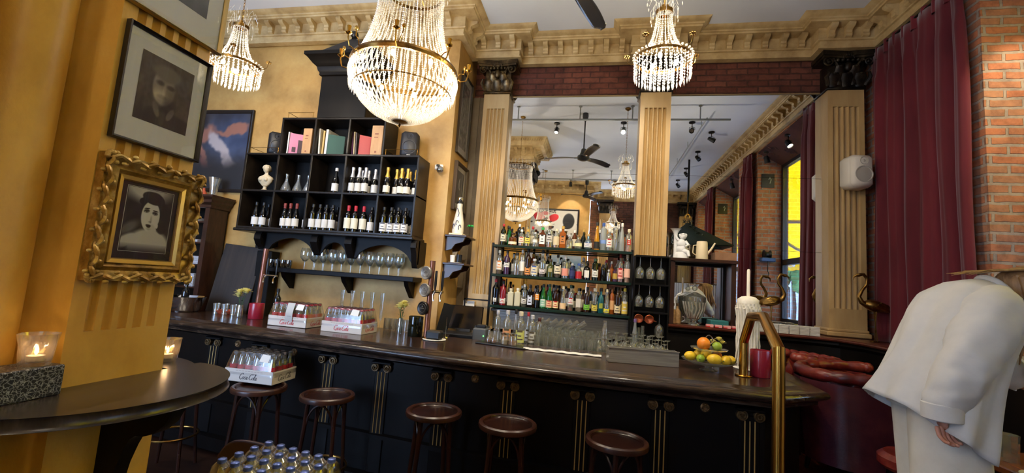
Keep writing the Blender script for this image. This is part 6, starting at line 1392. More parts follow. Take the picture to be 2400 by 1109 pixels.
for k in range(8): a = k * pi / 4; m.tube([(0, 0, .13), (.03 * cos(a), .03 * sin(a), .14), (.045 * cos(a), .045 * sin(a), .12)], [.008, .007, .001], 5)
m.build('fronds', mat('green_foil', (40, 190, 90), .4), t)
t = T('espresso_cups', 'white saucer of cups and sugar sticks on the lower corner shelf', 'cups', (-1.57, 4.76, 1.8555)); MB().lathe([(.001, 0), (.075, .004), (.078, .010), (.001, .008)], seg=24).build('saucer', paper, t); MB().lathe([(.001, .01), (.025, .01), (.032, .09), (.03, .09), (.022, .014)], (-.03, 0, 0), 16).build('white_cup', paper, t); m = MB(); m.lathe([(.001, .01), (.034, .01), (.036, .10), (.033, .10), (.03, .014)], (.045, .0, 0), 18); m.build('black_cup', black, t)
m = MB()
for k in range(5): m.tube([(-.03 + .005 * k, .003 * k, .05), (-.035 + .012 * k, .004 * k, .135)], .002, 4)
m.build('stirrers', cream, t)

# ================================================================ right side: ledge things, curtains, seats
t = T('ledge_cabinet', 'open dark wooden frame shelf standing on the ledge beside the hanging glasses', 'shelf frame', (0, 0, 0))
for x in (.815, 1.435): MB().box(x, 5.02, 1.366, x + .045, 5.285, 2.05).build('upright', dark_wood, t, smooth=False)
MB().box(.80, 5.0, 2.05, 1.50, 5.285, 2.085, bev=.004).build('top_board', dark_wood, t); MB().box(.86, 5.24, 1.366, .885, 5.285, 2.05).box(1.41, 5.24, 1.366, 1.435, 5.285, 2.05).box(.885, 5.24, 2.02, 1.41, 5.285, 2.05).build('inner_frame', black_wood, t, smooth=False)
whitest = mat('white_plaster', (226, 228, 232), .55)
t = T('cherub_statue', 'white plaster cherub holding a tall trumpet vase on the dark shelf frame', 'statue', (.93, 5.10, 2.0855)); m = MB(); m.lathe([(.001, 0), (.085, 0), (.08, .03), (.07, .05), (.055, .07)], seg=18); m.ball((.01, 0, .10), .065, 14, 10, sc=(1, .8, .9)); m.ball((.0, -.01, .165), .048, 14, 10, sc=(1, .8, 1.1)); m.tube([(.04, -.02, .19), (.07, -.04, .15), (.03, -.06, .13)], [.018, .016, .012], 8); m.tube([(-.02, -.02, .19), (-.05, -.02, .22), (-.06, -.01, .26)], [.018, .015, .011], 8); m.tube([(.02, -.03, .08), (.06, -.07, .07), (.07, -.08, .02)], [.026, .022, .016], 8); m.build('figure', whitest, t, angle=70)
m = MB(); m.ball((.015, -.015, .245), .036, 16, 12, sc=(1, 1, 1.05)); m.ball((.015, -.05, .24), .006, 6, 5); 
for k in range(14): a = k * 2.4; m.ball((.015 + .033 * cos(a), -.008 + .033 * sin(a) , .258 + .012 * sin(k)), .013, 7, 5)
m.build('head', whitest, t); MB().lathe([(.001, .0), (.02, .0), (.018, .22), (.022, .28), (.05, .325), (.06, .33), (.045, .325), (.012, .27)], (-.06, .0, 0), 18).build('trumpet_vase', whitest, t)
t = T('watering_jug', 'cream enamel jug with a long slanting spout on the dark shelf frame', 'jug', (1.15, 5.10, 2.0855)); MB().lathe([(.001, 0), (.062, 0), (.064, .01), (.056, .19), (.052, .2), (.05, .19), (.058, .01), (.001, .01)], seg=26).build('body', cream, t); MB().tube([(.05, 0, .06), (.09, -.0, .11), (.135, 0, .19)], [.015, .011, .009], 10).build('spout', cream, t); MB().tube([(-.05, 0, .16), (-.09, 0, .15), (-.095, 0, .07), (-.055, 0, .04)], .006, 6).build('handle', cream, t)
t = T('cardboard_box', 'flat brown cardboard box at the right end of the dark shelf frame', 'box', (1.37, 5.12, 2.0855)); MB().box(-.10, -.09, 0, .12, .09, .085, bev=.002).build('box', noisy('brown_card', (120, 86, 62), (146, 108, 80), scale=5, rough=.8), t)
t = T('glass_urn', 'large lidded cut-glass urn on the ledge', 'urn', (1.09, 5.12, 1.366))
m = MB(); pr = [(.001, .0), (.065, 0), (.06, .012), (.03, .03), (.028, .045), (.06, .07), (.10, .15), (.115, .24), (.118, .30), (.113, .305), (.108, .25), (.09, .15), (.05, .075), (.001, .06)]; m.lathe(pr, seg=30); m.build('bowl', glass_thick, t)
m = MB()
for k in range(18):
    a = 2 * pi * k / 18; m.tube([(r_ * cos(a + w_), r_ * sin(a + w_), z_) for r_, z_, w_ in ((.062, .075, 0), (.093, .13, .1), (.108, .18, .2), (.118, .25, .1))], .006, 5)
m.build('cut_ribs', crystal, t); m = MB(); m.lathe([(.001, .36), (.03, .355), (.07, .335), (.112, .312), (.118, .304), (.11, .302), (.001, .33)], seg=28); m.ball((0, 0, .40), .030, 12, 8); m.ball((0, 0, .44), .016, 10, 8); m.build('lid', glass_thick, t)
for i, x in enumerate((.86, .915)): bottle('spirit_bottle', 'squat', .22, .036, noisy('raffia', (120, 88, 50), (176, 138, 92), scale=30, rough=.7), (80, 60, 40), None, (x, 5.08 + .03 * i, 1.366), 'stocky bottle wrapped in pale brown raffia on the ledge, %s of two' % ['left', 'right'][i], 'wrapped bottles on the ledge')
t = T('teal_case', 'flat dark teal case lying on the ledge right of the glass urn', 'case', (1.325, 5.10, 1.366)); MB().box(-.09, -.10, .012, .09, .10, .075, bev=.008).build('case', mat('teal_cloth', (24, 96, 98), .6), t); MB().box(-.095, -.11, 0, .095, .11, .014, bev=.003).build('base', black, t)
for i in range(4):
    t = T('tea_box', 'small pink and red cardboard box on the front of the ledge, %s from the left' % ORD[i], 'box', (1.22 + i * .085, 4.985, 1.366), 0, 'small pink boxes on the ledge'); MB().box(-.035, -.02, 0, .035, .02, .03, bev=.002).build('box', colmat((216, 150, 150)), t); MB().box(-.036, -.021, .003, .0, .021, .012).build('band', red_m, t, smooth=False)
t = T('folding_fan', 'pale striped folded paper fan lying at the right of the pink boxes', 'fan', (1.62, 5.0, 1.366)); m = MB()
for k in range(10): m.box(-.06 + k * .012, -.02, 0, -.052 + k * .012, .03, .05 + .01 * sin(k))
m.build('folds', colmat((206, 204, 216)), t, smooth=False)
def glass_cube(loc, label, g=None): 
    t = T('tea_light_glass', label, 'glass', loc, 0, g); MB().lathe([(.001, .004), (.030, 0), (.038, .085), (.035, .085), (.028, .01), (.001, .012)], seg=18).build('body', glass_thick, t); return t
for i, (x, y) in enumerate(((1.98, 5.19), (2.06, 5.14), (2.15, 5.18))): glass_cube((x, y, 1.366 + .0), 'small clear votive glass behind the white napkin packs, %s from the left' % ORD[i], 'votive glasses near the window curtain')
glass_cube((1.56, 5.08, 1.366), 'small clear votive glass left of the wax candle')
for i in range(6):
    t = T('napkin_pack', 'pack of white napkins laid in a row on the ledge, %s from the left' % ORD[i], 'napkins', (1.74 + i * .095, 5.02 - .002 * i, 1.366), 0, 'row of white napkin packs on the ledge'); m = MB()
    for k in range(7): m.box(-.044, -.045, k * .013, .044, .045, k * .013 + .011, bev=.002)
    m.build('napkins', colmat((206, 202, 196)), t)
t = T('yellow_card', 'small yellow card lying on the napkin packs', 'card', (1.78, 5.0, 1.459)); MB().box(-.05, -.03, 0, .05, .03, .004).build('card', colmat((236, 180, 50)), t, smooth=False)
def flamingo(loc, rz, label, h=.62):
    t = T('flamingo_figure', label, 'flamingo figure', loc, rz); k = h / .62
    m = MB(); pr = []
    m.M = Matrix.Translation((0, 0, .32 * k)) @ Matrix.Rotation(radians(-14), 4, 'Y') @ Matrix.Scale(k, 4)
    m.ball((0, 0, 0), .062, 18, 12, sc=(1.55, .85, .85)); m.ball((-.075, 0, -.01), .034, 12, 8, sc=(1.6, .7, .6)); m.M = None
    m.tube([(.06 * k, 0, .325 * k), (.105 * k, 0, .35 * k), (.125 * k, 0, .40 * k), (.10 * k, 0, .46 * k), (.065 * k, 0, .51 * k), (.06 * k, 0, .565 * k), (.085 * k, 0, .605 * k), (.12 * k, 0, .60 * k)], [.030 * k, .022 * k, .017 * k, .014 * k, .013 * k, .013 * k, .014 * k, .016 * k], 12)
    m.ball((.128 * k, 0, .597 * k), .019 * k, 12, 8, sc=(1.3, .8, .9)); m.tube([(.14 * k, 0, .595 * k), (.165 * k, 0, .578 * k), (.168 * k, 0, .545 * k)], [.011 * k, .009 * k, .002], 8)
    for j in range(5): m.tube([((-.02 + j * .012) * k, .05 * k, (.35 - j * .01) * k), ((-.07 - j * .004) * k, .045 * k, (.33 - j * .012) * k), ((-.12 + .005 * j) * k, .02 * k, (.30 - j * .008) * k)], [.012 * k, .012 * k, .004], 6); m.tube([((-.02 + j * .012) * k, -.05 * k, (.35 - j * .01) * k), ((-.07 - j * .004) * k, -.045 * k, (.33 - j * .012) * k), ((-.12 + .005 * j) * k, -.02 * k, (.30 - j * .008) * k)], [.012 * k, .012 * k, .004], 6)
    m.build('body', brass_old, t, angle=70)
    for s in (-1, 1): MB().tube([(.0, s * .02 * k, .28 * k), (.01 * s, s * .022, .15 * k), (-.005, s * .022, .005)], [.007, .0045, .0045], 6).tube([(-.02, s * .022, .004), (.035, s * .03, .004)], .005, 5).build('leg', brass_old, t)
    return t
flamingo((1.84, 5.06, 1.366), radians(-4), 'antique brass flamingo on the ledge before the right mirror, behind the wax candle')
flamingo((2.68, 4.84, 1.366), radians(176), 'antique brass flamingo in the corner between the fluted pilaster and the burgundy curtain', .66)

def curtain(y0, y1, x, zb, zt, label, nf, amp=.045, lean=0):
    t = T('curtain', label, 'curtain', (0, 0, 0))
    m = MB()
    def fn(u, v):
        y = y0 + (y1 - y0) * u + lean * (1 - v) * u * (y1 - y0); gather = .35 + .65 * (1 - v) ** .5 if v > .9 else 1
        return (x + amp * gather * (sin(2 * pi * nf * u + .6 * sin(7 * u)) + .35 * sin(2 * pi * nf * 2.3 * u + 1 + .5 * v)) - .02 * (1 - v), y + .012 * sin(9 * v + 11 * u), zb + (zt - zb) * v)
    m.grid(fn, int(nf * 16), 24); o = m.build('drape', velvet, t, angle=80); sm = o.modifiers.new('thickness', 'SOLIDIFY'); sm.thickness = .008
    MB().grid(lambda u, v: (x + amp * .6 * sin(2 * pi * nf * 1.5 * u), y0 + (y1 - y0) * u, zt - .10 + .13 * v + .012 * sin(40 * u) * v), int(nf * 16), 4).build('heading', velvet, t, angle=80)
    MB().tube([(x, y0 - .05, zt + .01), (x, y1 + .05, zt + .01)], .012, 8).build('rod', black_metal, t)
    return t
curtain(5.10, 3.92, 2.835, 1.37, 4.42, 'long burgundy velvet curtain hanging beside the brick wall, full height at right', 6, amp=.035, lean=.04)
curtain(1.90, 1.50, 2.80, 1.37, 4.42, 'narrow burgundy curtain on the near side of the first window niche, seen in the mirror', 4)
curtain(-.90, -1.30, 2.80, 1.37, 4.42, 'burgundy curtain between the two far window niches, seen in the mirror', 4)
# tufted leather tub chairs
def tub_chair(loc, rz, label, R=.42, H=.82):
    t = T('tub_chair', label, 'armchair', loc, rz)
    def rad(a): return R * (1.0 + .06 * cos(2 * a))
    A0, A1 = radians(40), radians(320)    # opening faces +X of the chair
    m = MB(); m.grid(lambda u, v: ((lambda a, r: (r * cos(a), r * sin(a), .16 + (H - .24) * v))(A0 + (A1 - A0) * u, rad(A0 + (A1 - A0) * u) * (.93 + .07 * v))), 60, 8); o = m.build('outer_shell', leather_dk, t)
    m = MB()
    def inner(u, v):
        a = A0 + (A1 - A0) * u; z = .42 + (H - .47) * v; k = u * 13; q = v * 3; d = .030 * abs(sin(pi * (k + q) / 1.0 * .5)) * abs(sin(pi * (k - q) * .5)); r = rad(a) - .085 - .03 * (1 - v) + 0 - d * 1.3 + .03
        return (r * cos(a), r * sin(a), z)
    m.grid(inner, 104, 24); m.build('tufted_back', leather, t, angle=80)
    m = MB(); pts = []
    for i in range(121):
        a = A0 + (A1 - A0) * i / 120; r = rad(a) - .035; pts.append((r * cos(a), r * sin(a), H - .02 + .015 * cos(a)))
    m.tube(pts, [.046 * (.80 + .20 * abs(sin(pi * i / 9))) for i in range(121)], 12); m.ball(pts[0], .043, 12, 8); m.ball(pts[-1], .043, 12, 8); m.build('rolled_rim', leather, t)
    m = MB()
    for i in range(1, 13):
        for j in (0, 1, 2):
            u = (i + (j % 2) * .5) / 13 * 1.0; v = .30 + j * .27; a = A0 + (A1 - A0) * u; r = rad(a) - .062
            if u < .97: m.ball((r * cos(a), r * sin(a), .42 + (H - .47) * v), .011, 8, 5)
    m.build('button', leather_dk, t)
    m = MB(); m.grid(lambda u, v: ((lambda a, r: (r * cos(a) + .02, r * sin(a), .46 - .05 * v ** 6))(2 * pi * u, (R - .09) * v)), 40, 8, closed_u=False); m.lathe([(R - .09, .41), (R - .075, .38), (R - .08, .30), (R - .1, .18)], (.02, 0, 0), 40); m.build('seat_cushion', leather, t)
    for a in (.8, 2.4, 3.9, 5.5): MB().tube([(R * .75 * cos(a), R * .75 * sin(a), .18), (R * .82 * cos(a), R * .82 * sin(a), 0)], [.024, .015], 8).build('leg', black_wood, t)
    return t
tub_chair((2.03, 3.90, .381), radians(12), 'oxblood tufted leather tub chair with worn dark outer shell behind the end of the bar', .40)
tub_chair((1.94, 4.55, .381), radians(190), 'oxblood tufted leather tub chair farther back, against the panelled ledge', .27, .83)
t = T('low_stool', 'low round stool with a red leather seat beside the trousers of the person', 'stool', (1.86, 2.98, .381)); MB().lathe([(.001, .40), (.17, .40), (.19, .42), (.19, .46), (.16, .485), (.001, .49)], seg=30).build('seat', leather, t)
for k in range(4): a = pi / 4 + k * pi / 2; MB().tube([(.13 * cos(a), .13 * sin(a), .41), (.17 * cos(a), .17 * sin(a), 0)], [.018, .014], 8).build('leg', black_wood, t)
t = T('bench', 'dark red leather bench below the window with a striped wooden back', 'bench', (2.70, 2.0, .381)); MB().box(-.27, -1.3, .0, .18, .6, .34, bev=.01).build('base', cab_black, t); MB().box(-.29, -1.3, .34, .12, .6, .44, bev=.035).build('seat', leather, t); MB().box(.09, -1.3, .44, .18, .6, .92, bev=.01).build('back', dark_wood, t); m = MB()
for k in range(37): m.box(.078, -1.28 + k * .05, .48, .09, -1.255 + k * .05, .88)
m.build('slats', colmat((150, 110, 110)), t, smooth=False)
t = T('low_table', 'wooden cafe table with a votive glass at the lower right corner', 'table', (2.12, 2.42, .381)); MB().box(-.27, -.32, .60, .27, .32, .635, bev=.006).build('table_top', noisy('table_wood', (110, 60, 36), (150, 92, 58), scale=4, rough=.22, stretch=(4, .4, 1)), t); MB().tube([(0, 0, .02), (0, 0, .6)], .035, 14).build('column', black_metal, t); MB().lathe([(.001, 0), (.2, 0), (.2, .02), (.001, .03)], seg=28).build('foot_plate', black_metal, t)
t = T('tumbler_glass', 'faceted glass tumbler standing on the wooden table at lower right', 'glass', (1.955, 2.56, 1.017)); MB().lathe([(.001, .012), (.040, .0), (.044, .1), (.046, .12), (.042, .12), (.037, .02), (.001, .018)], seg=10).build('body', glass_thick, t, smooth=False)
t = T('saucer', 'white saucer on the near corner of the wooden table', 'saucer', (1.90, 2.30, 1.017)); MB().lathe([(.001, .0), (.05, 0), (.085, .012), (.083, .015), (.001, .006)], seg=28).build('dish', paper, t)
# power socket-like speaker cable up the pilaster
t = T('wall_cable', 'thin grey cable hanging down behind the flamingo in the corner', 'cable'); MB().tube([(2.80, 5.28, 3.2), (2.803, 5.28, 2.4), (2.80, 5.27, 1.38)], .005, 6).build('cable', grey_pipe, t)

# ================================================================ the person, leaning towards the table at right
per = T('person', 'person in a loose white shirt and cream trousers bending forward at the right edge', 'person', (0, 0, 0))
def skin_mesh(name, nodes, edges, mat_, parent, sub=2, root=0):
    me = bpy.data.meshes.new(name); me.from_pydata([n[:3] for n in nodes], edges, []); o = bpy.data.objects.new(name, me); COL.objects.link(o); me.materials.append(mat_)
    sk = o.modifiers.new('skin', 'SKIN'); sk.use_smooth_shade = True
    for i, n in enumerate(nodes): me.skin_vertices[0].data[i].radius = (n[3], n[4] if len(n) > 4 else n[3])
    me.skin_vertices[0].data[root].use_root = True
    ss = o.modifiers.new('sub', 'SUBSURF'); ss.levels = sub; ss.render_levels = sub
    if parent: o.parent = parent
    return o
# skeleton: pelvis, spine, neck, head; both arms; both legs
nod = [(1.50, 2.33, 1.37, .13, .11), (1.57, 2.34, 1.50, .12, .10), (1.66, 2.36, 1.66, .13, .10), (1.72, 2.38, 1.76, .10, .08), (1.79, 2.38, 1.795, .055), (1.84, 2.38, 1.80, .06, .06), (1.93, 2.37, 1.79, .085, .10), (1.99, 2.36, 1.75, .06, .07),
       (1.67, 2.22, 1.73, .06), (1.49, 2.10, 1.50, .045), (1.39, 2.09, 1.31, .03), (1.380, 2.085, 1.28, .028, .02),
       (1.71, 2.54, 1.74, .06), (1.86, 2.56, 1.52, .045), (2.02, 2.50, 1.36, .028),
       (1.49, 2.24, 1.28, .10), (1.49, 2.22, .86, .07), (1.42, 2.22, .47, .045), (1.46, 2.20, .42, .04), (1.55, 2.20, .41, .03),
       (1.53, 2.42, 1.28, .10), (1.60, 2.44, .86, .07), (1.60, 2.46, .47, .045), (1.64, 2.46, .42, .04), (1.72, 2.46, .41, .03)]
edg = [(0, 1), (1, 2), (2, 3), (3, 4), (4, 5), (5, 6), (6, 7), (3, 8), (8, 9), (9, 10), (10, 11), (3, 12), (12, 13), (13, 14), (0, 15), (15, 16), (16, 17), (17, 18), (18, 19), (0, 20), (20, 21), (21, 22), (22, 23), (23, 24)]
body = skin_mesh('body', nod, edg, skin, per)
# hands: palm and five separate, unequal fingers
def hand(wx, wy, wz, name, fwd, side, s=1.0):
    W_ = Vector((wx, wy, wz)); f = Vector(fwd).normalized(); sd = Vector(side).normalized(); up = f.cross(sd)
    nodes = [tuple(W_) + (.024 * s, .018 * s), tuple(W_ + f * .035 * s) + (.030 * s, .016 * s), tuple(W_ + f * .075 * s) + (.034 * s, .014 * s)]; edges = [(0, 1), (1, 2)]
    o = skin_mesh(name, nodes, edges, skin, per, 2)
    for k, (off, L) in enumerate(((-.030, .058), (-.010, .072), (.010, .076), (.029, .066))):
        b = W_ + f * (.078 * s) + sd * off * s; ns = [tuple(b - f * .02 * s) + (.010 * s,), tuple(b + f * L * .42 * s + up * .006 * s) + (.0092 * s,), tuple(b + f * L * .75 * s + up * .030 * s) + (.0085 * s,), tuple(b + f * L * .72 * s + up * .052 * s) + (.0075 * s,)]
        fo = skin_mesh('finger', ns, [(0, 1), (1, 2), (2, 3)], skin, o, 2)
    b = W_ + f * .03 * s + sd * .028 * s; ns = [tuple(b) + (.012 * s,), tuple(b + f * .028 * s + sd * .022 * s + up * .01) + (.0105 * s,), tuple(b + f * .058 * s + sd * .026 * s + up * .018) + (.009 * s,)]
    skin_mesh('thumb', ns, [(0, 1), (1, 2)], skin, o, 2); return o
hand(1.378, 2.085, 1.292, 'hand', (.10, 0, -1), (1, .25, .1), .86)
hand(2.02, 2.50, 1.36, 'hand', (.5, -.1, -.9), (.2, 1, 0), 1.0)
# face
fc = MB(); hc = Vector((1.955, 2.37, 1.775)); fd = Vector((.80, -.05, -.60)).normalized(); fs = Vector((0.06, 1, 0)).normalized(); fu = fd.cross(fs) * -1
fm = MB(); fm.ball(tuple(hc + fd * .062 - fu * .008), .014, 8, 6, sc=(1, .8, 1.2)); 
for s_ in (-1, 1): fm.ball(tuple(hc + fs * s_ * .078 + fd * -.005), .017, 8, 6, sc=(.9, .5, 1.2))
fm.build('nose_and_ears', skin, per)
fm = MB()
for s_ in (-1, 1): fm.ball(tuple(hc + fd * .052 + fs * s_ * .03 + fu * .016), .009, 8, 6)
fm.build('eyes', mat('eye_dark', (40, 30, 26), .3), per); MB().ball(tuple(hc + fd * .054 - fu * .04), .014, 8, 6, sc=(.6, 1.5, .6)).build('mouth', mat('lips', (150, 74, 70), .5), per)
# hair: smooth cap with long strands falling forward and down
hm = MB(); hm.ball((1.93, 2.37, 1.825), .115, 24, 16, sc=(1.12, .92, .86)); rr = random.Random(11)
for k in range(90):
    a = rr.uniform(-1, 1); sx = rr.random(); y = 2.37 + a * .10; p0 = (1.84 + sx * .16, y, 1.90 - abs(a) * .05); L = .30 + .12 * rr.random(); dx = .10 * sx - .04
    hm.tube([p0, (p0[0] + .01, y + a * .03, p0[2] - L * .35), (p0[0] + dx, y + a * .045, p0[2] - L * .7), (p0[0] + dx * 1.5 + .02 * rr.uniform(-1, 1), y + a * .04, p0[2] - L)], [.011, .012, .009, .002], 5)
for k in range(14):
    hm.tube([(1.86, 2.30 + .012 * k, 1.90), (1.74 - .01 * rr.random(), 2.28 + .013 * k, 1.885 + .006 * rr.random()), (1.62 + .05 * rr.random(), 2.27 + .012 * k, 1.862 + .01 * rr.random())], [.006, .004, .001], 5)
hm.build('hair', hair_m, per, angle=80)
# trousers: two wide legs from a common waist
tm = MB()
def leg(cx0, cy0, cx1, cy1, r0x, r0y, r1x, r1y, ph):
    tm.grid(lambda u, v: ((cx0 + (cx1 - cx0) * v + (r0x + (r1x - r0x) * v) * cos(2 * pi * u) * (1 + .05 * v * sin(6 * 2 * pi * u + ph + 2 * v)), cy0 + (cy1 - cy0) * v + (r0y + (r1y - r0y) * v) * sin(2 * pi * u) * (1 + .05 * v * sin(5 * 2 * pi * u + ph)), 1.40 - (1.40 - .42) * v)), 44, 16, closed_u=True)
leg(1.495, 2.24, 1.50, 2.20, .128, .12, .135, .12, 0); leg(1.535, 2.42, 1.62, 2.46, .13, .12, .13, .12, 1.3)
tm.grid(lambda u, v: (1.512 + .145 * cos(2 * pi * u) * (1 - .1 * v) + .07 * v, 2.33 + .20 * sin(2 * pi * u) * (1 - .12 * v), 1.26 + .24 * v), 44, 6, closed_u=True); tm.build('trousers', cream_cloth, per, angle=80)
# loose shirt: rings laid along the spine, the back hem hanging away, long pointed front
sh = MB()
ax = [(1.455, 2.31, 1.215), (1.495, 2.32, 1.32), (1.54, 2.325, 1.43), (1.59, 2.335, 1.535), (1.64, 2.35, 1.63), (1.69, 2.365, 1.71), (1.74, 2.375, 1.765), (1.78, 2.38, 1.79), (1.815, 2.38, 1.805)]
sx_ = [.175, .165, .155, .148, .142, .13, .105, .078, .055]; sy_ = [.26, .25, .24, .235, .23, .215, .18, .115, .065]; tl = [-.50, -.48, -.45, -.45, -.5, -.55, -.65, -.75, -.8]
def shirt(u, v):
    k = v * (len(ax) - 1); i = min(int(k), len(ax) - 2); q = k - i; L = lambda a: a[i] + (a[i + 1] - a[i]) * q
    c = [ax[i][j] + (ax[i + 1][j] - ax[i][j]) * q for j in range(3)]; a = 2 * pi * u; fr = (1 - v) ** 1.2; wob = 1 + fr * .05 * sin(7 * a + 1.5) + .16 * noise.noise(Vector((2.6 * cos(a) + v * 1.2, 2.6 * sin(a), v * 2.2))) * (1 - v ** 4) + .05 * noise.noise(Vector((6 * cos(a), 6 * sin(a), v * 4 + a)))
    x = L(sx_) * cos(a) * wob; y = L(sy_) * sin(a) * wob; z = x * L(tl)
    hem = (1 - min(1, v * 5)); front = max(0, -sin(a)) ** 2 * max(0, cos(a - .25 + pi / 2 - 1.35 + pi / 2)) ; 
    z += hem * (-.05 * max(0, cos(a + 1.0)) + .0 * max(0, -cos(a)))
    return (c[0] + x, c[1] + y, c[2] + z)
sh.grid(shirt, 90, 44, closed_u=True); so = sh.build('shirt', white_cloth, per, angle=80); sm = so.modifiers.new('thickness', 'SOLIDIFY'); sm.thickness = .004
def sleeve(pts, rads, ph, wr):
    m = MB(); P = [Vector(p) for p in pts]; n = 60
    dense = []; rd = []
    for i in range(n + 1):
        k = i / n * (len(P) - 1); j = min(int(k), len(P) - 2); q = k - j; p0 = P[max(j - 1, 0)]; p1 = P[j]; p2 = P[j + 1]; p3 = P[min(j + 2, len(P) - 1)]
        dense.append(.5 * ((2 * p1) + (-p0 + p2) * q + (2 * p0 - 5 * p1 + 4 * p2 - p3) * q * q + (-p0 + 3 * p1 - 3 * p2 + p3) * q ** 3)); r = rads[j] + (rads[j + 1] - rads[j]) * q
        rd.append(r)
    m.tube(dense, rd, 36, cap=False); 
    for i, v in enumerate(m.v):
        q_ = noise.noise_vector(Vector((v.x * 12 + ph, v.y * 14, v.z * 5 + v.x * 6))); q2 = noise.noise_vector(Vector((v.x * 22, v.y * 22 + ph, v.z * 26)))
        v.x += .013 * q_.x + .007 * q2.x; v.y += .012 * q_.y + .007 * q2.y
    o = m.build('sleeve', white_cloth, per, angle=80); s2 = o.modifiers.new('thickness', 'SOLIDIFY'); s2.thickness = .003
    return dense
sleeve([(1.73, 2.28, 1.76), (1.635, 2.18, 1.69), (1.525, 2.11, 1.56), (1.44, 2.085, 1.43), (1.398, 2.085, 1.345), (1.388, 2.088, 1.30)], [.07, .100, .092, .082, .070, .058], 0, .035)
sleeve([(1.735, 2.48, 1.765), (1.76, 2.56, 1.70), (1.85, 2.58, 1.55), (1.95, 2.54, 1.44), (2.00, 2.51, 1.385)], [.07, .10, .095, .08, .055], 2, .035)
m = MB(); m.lathe([(.060, .0), (.064, .004), (.064, .062), (.060, .066), (.056, .06), (.056, .006)], (1.384, 2.088, 1.262), 28); m.M = None; m.build('cuff', white_cloth, per)
m = MB(); m.tube([(1.80 + .045 * cos(a), 2.38 + .07 * sin(a), 1.80 + .06 * cos(a) * -1) for a in [2.0 + k * 4.3 / 20 for k in range(21)]], .014, 8); m.build('collar', white_cloth, per)

# ================================================================ foreground at left
ledge_wood = noisy('ledge_wood', (30, 24, 22), (50, 42, 38), (74, 64, 58), scale=5, rough=.24, stretch=(5, .5, 1), bump=.03)
t = T('pillar_ledge', 'half-round dark wooden ledge wrapped around the foot of the yellow pillar', 'ledge')
def half(cx, cy, rx, ry, a0, a1, n=40): return [(cx + rx * cos(a0 + (a1 - a0) * i / n), cy + ry * sin(a0 + (a1 - a0) * i / n)) for i in range(n + 1)]
def slab(poly, z0, z1, name):
    m = MB(); n = len(poly); prof = [(-.004, z1), (-.001, z1 - .003), (0, z1 - .010), (0, z0 + .008), (-.006, z0)]
    m.prism([(x, y) for x, y in offset_path(poly, -.004)], z1 - .0005, z1); m.prism(offset_path(poly, -.006), z0, z0 + .0005); sweep(m, prof, poly, caps=False); return m.build(name, ledge_wood, t, angle=50)
A = half(-1.50, 1.13, .338, .365, pi / 2, -pi / 2); slab(A, 1.248, 1.283, 'front_leaf')
A2 = half(-1.78, 1.375, .335, .175, pi, 0); slab(A2, 1.248, 1.281, 'side_leaf')
pr = [(-1.50, 1.248), (-1.245, 1.248), (-1.242, 1.215), (-1.262, 1.175), (-1.30, 1.142), (-1.335, 1.130), (-1.365, 1.128), (-1.385, 1.115), (-1.40, 1.085), (-1.42, 1.03), (-1.435, .96), (-1.46, .92), (-1.50, .90)]
MB().prism(pr, 1.17, 1.215, 'xz').build('scrolled_bracket', black_wood, t, angle=40)
speck = bpy.data.materials.new('marbled_paper'); speck.use_nodes = True; MATS['marbled_paper'] = speck
p_ = speck.node_tree.nodes['Principled BSDF']; p_.inputs['Roughness'].default_value = .4
vo = nd(speck, 'ShaderNodeTexVoronoi', Scale=105.0); vo.feature = 'DISTANCE_TO_EDGE'; tc_ = nd(speck, 'ShaderNodeTexCoord'); nz_ = nd(speck, 'ShaderNodeTexNoise', Scale=60.0); mx_ = nd(speck, 'ShaderNodeVectorMath', operation='MULTIPLY_ADD')
lk(speck, tc_.outputs['Object'], nz_.inputs['Vector']); lk(speck, nz_.outputs['Color'], mx_.inputs[0]); mx_.inputs[1].default_value = (.02, .02, .02); lk(speck, tc_.outputs['Object'], mx_.inputs[2]); lk(speck, mx_.outputs[0], vo.inputs['Vector'])
r_ = ramp(speck, vo.outputs['Distance'], [(0.0, (170, 170, 170)), (.05, (90, 90, 92)), (.12, (16, 16, 18))]); lk(speck, r_.outputs[0], p_.inputs['Base Color'])
t = T('box', 'black and white marbled box on the ledge at the left edge', 'box', (-1.49, .76, 1.2835)); MB().box(-.045, -.24, 0, .055, .24, .082, bev=.003).build('body', speck, t, smooth=False)
candle_glass = thin_glass('candle_glass', (240, 236, 226), .16, .08, .10, (255, 236, 214))
def tea_light(loc, label, r=.042, h=.085):
    t = T('tea_light_holder', label, 'candle holder', loc)
    m = MB()
    def fn(u, v):
        a = 2 * pi * u; rr_ = r * (.72 + .28 * v) * (1 + .05 * cos(6 * a + 5 * v)); return (rr_ * cos(a), rr_ * sin(a), h * v)
    m.grid(fn, 36, 8, closed_u=True); m.grid(lambda u, v: (lambda p: (p[0] * .9, p[1] * .9, .010 + p[2] * .88))(fn(u, v)), 36, 8, closed_u=True); m.lathe([(.001, 0), (r * .72, 0)], seg=36); m.lathe([(.001, .01), (r * .65, .011)], seg=36)
    m.build('cut_glass', candle_glass, t, angle=25); MB().lathe([(.001, .012), (.019, .012), (.019, .026), (.001, .027)], seg=20).build('tea_light', white, t); MB().lathe([(.001, .027), (.005, .034), (.004, .044), (.0008, .055)], seg=10).build('flame', flame_m, t)
    light('candle_light', 'POINT', (loc[0], loc[1], loc[2] + .05), .10, (1.0, .70, .45), soft=.008); return t
tea_light((-1.478, .955, 1.366), 'lit tea light in a cut glass on the marbled box')
tea_light((-1.625, 1.47, 1.282), 'lit tea light in a cut glass behind the yellow pillar')
tea_light((-1.485, .80, 1.366), 'second lit tea light at the left picture edge on the marbled box')

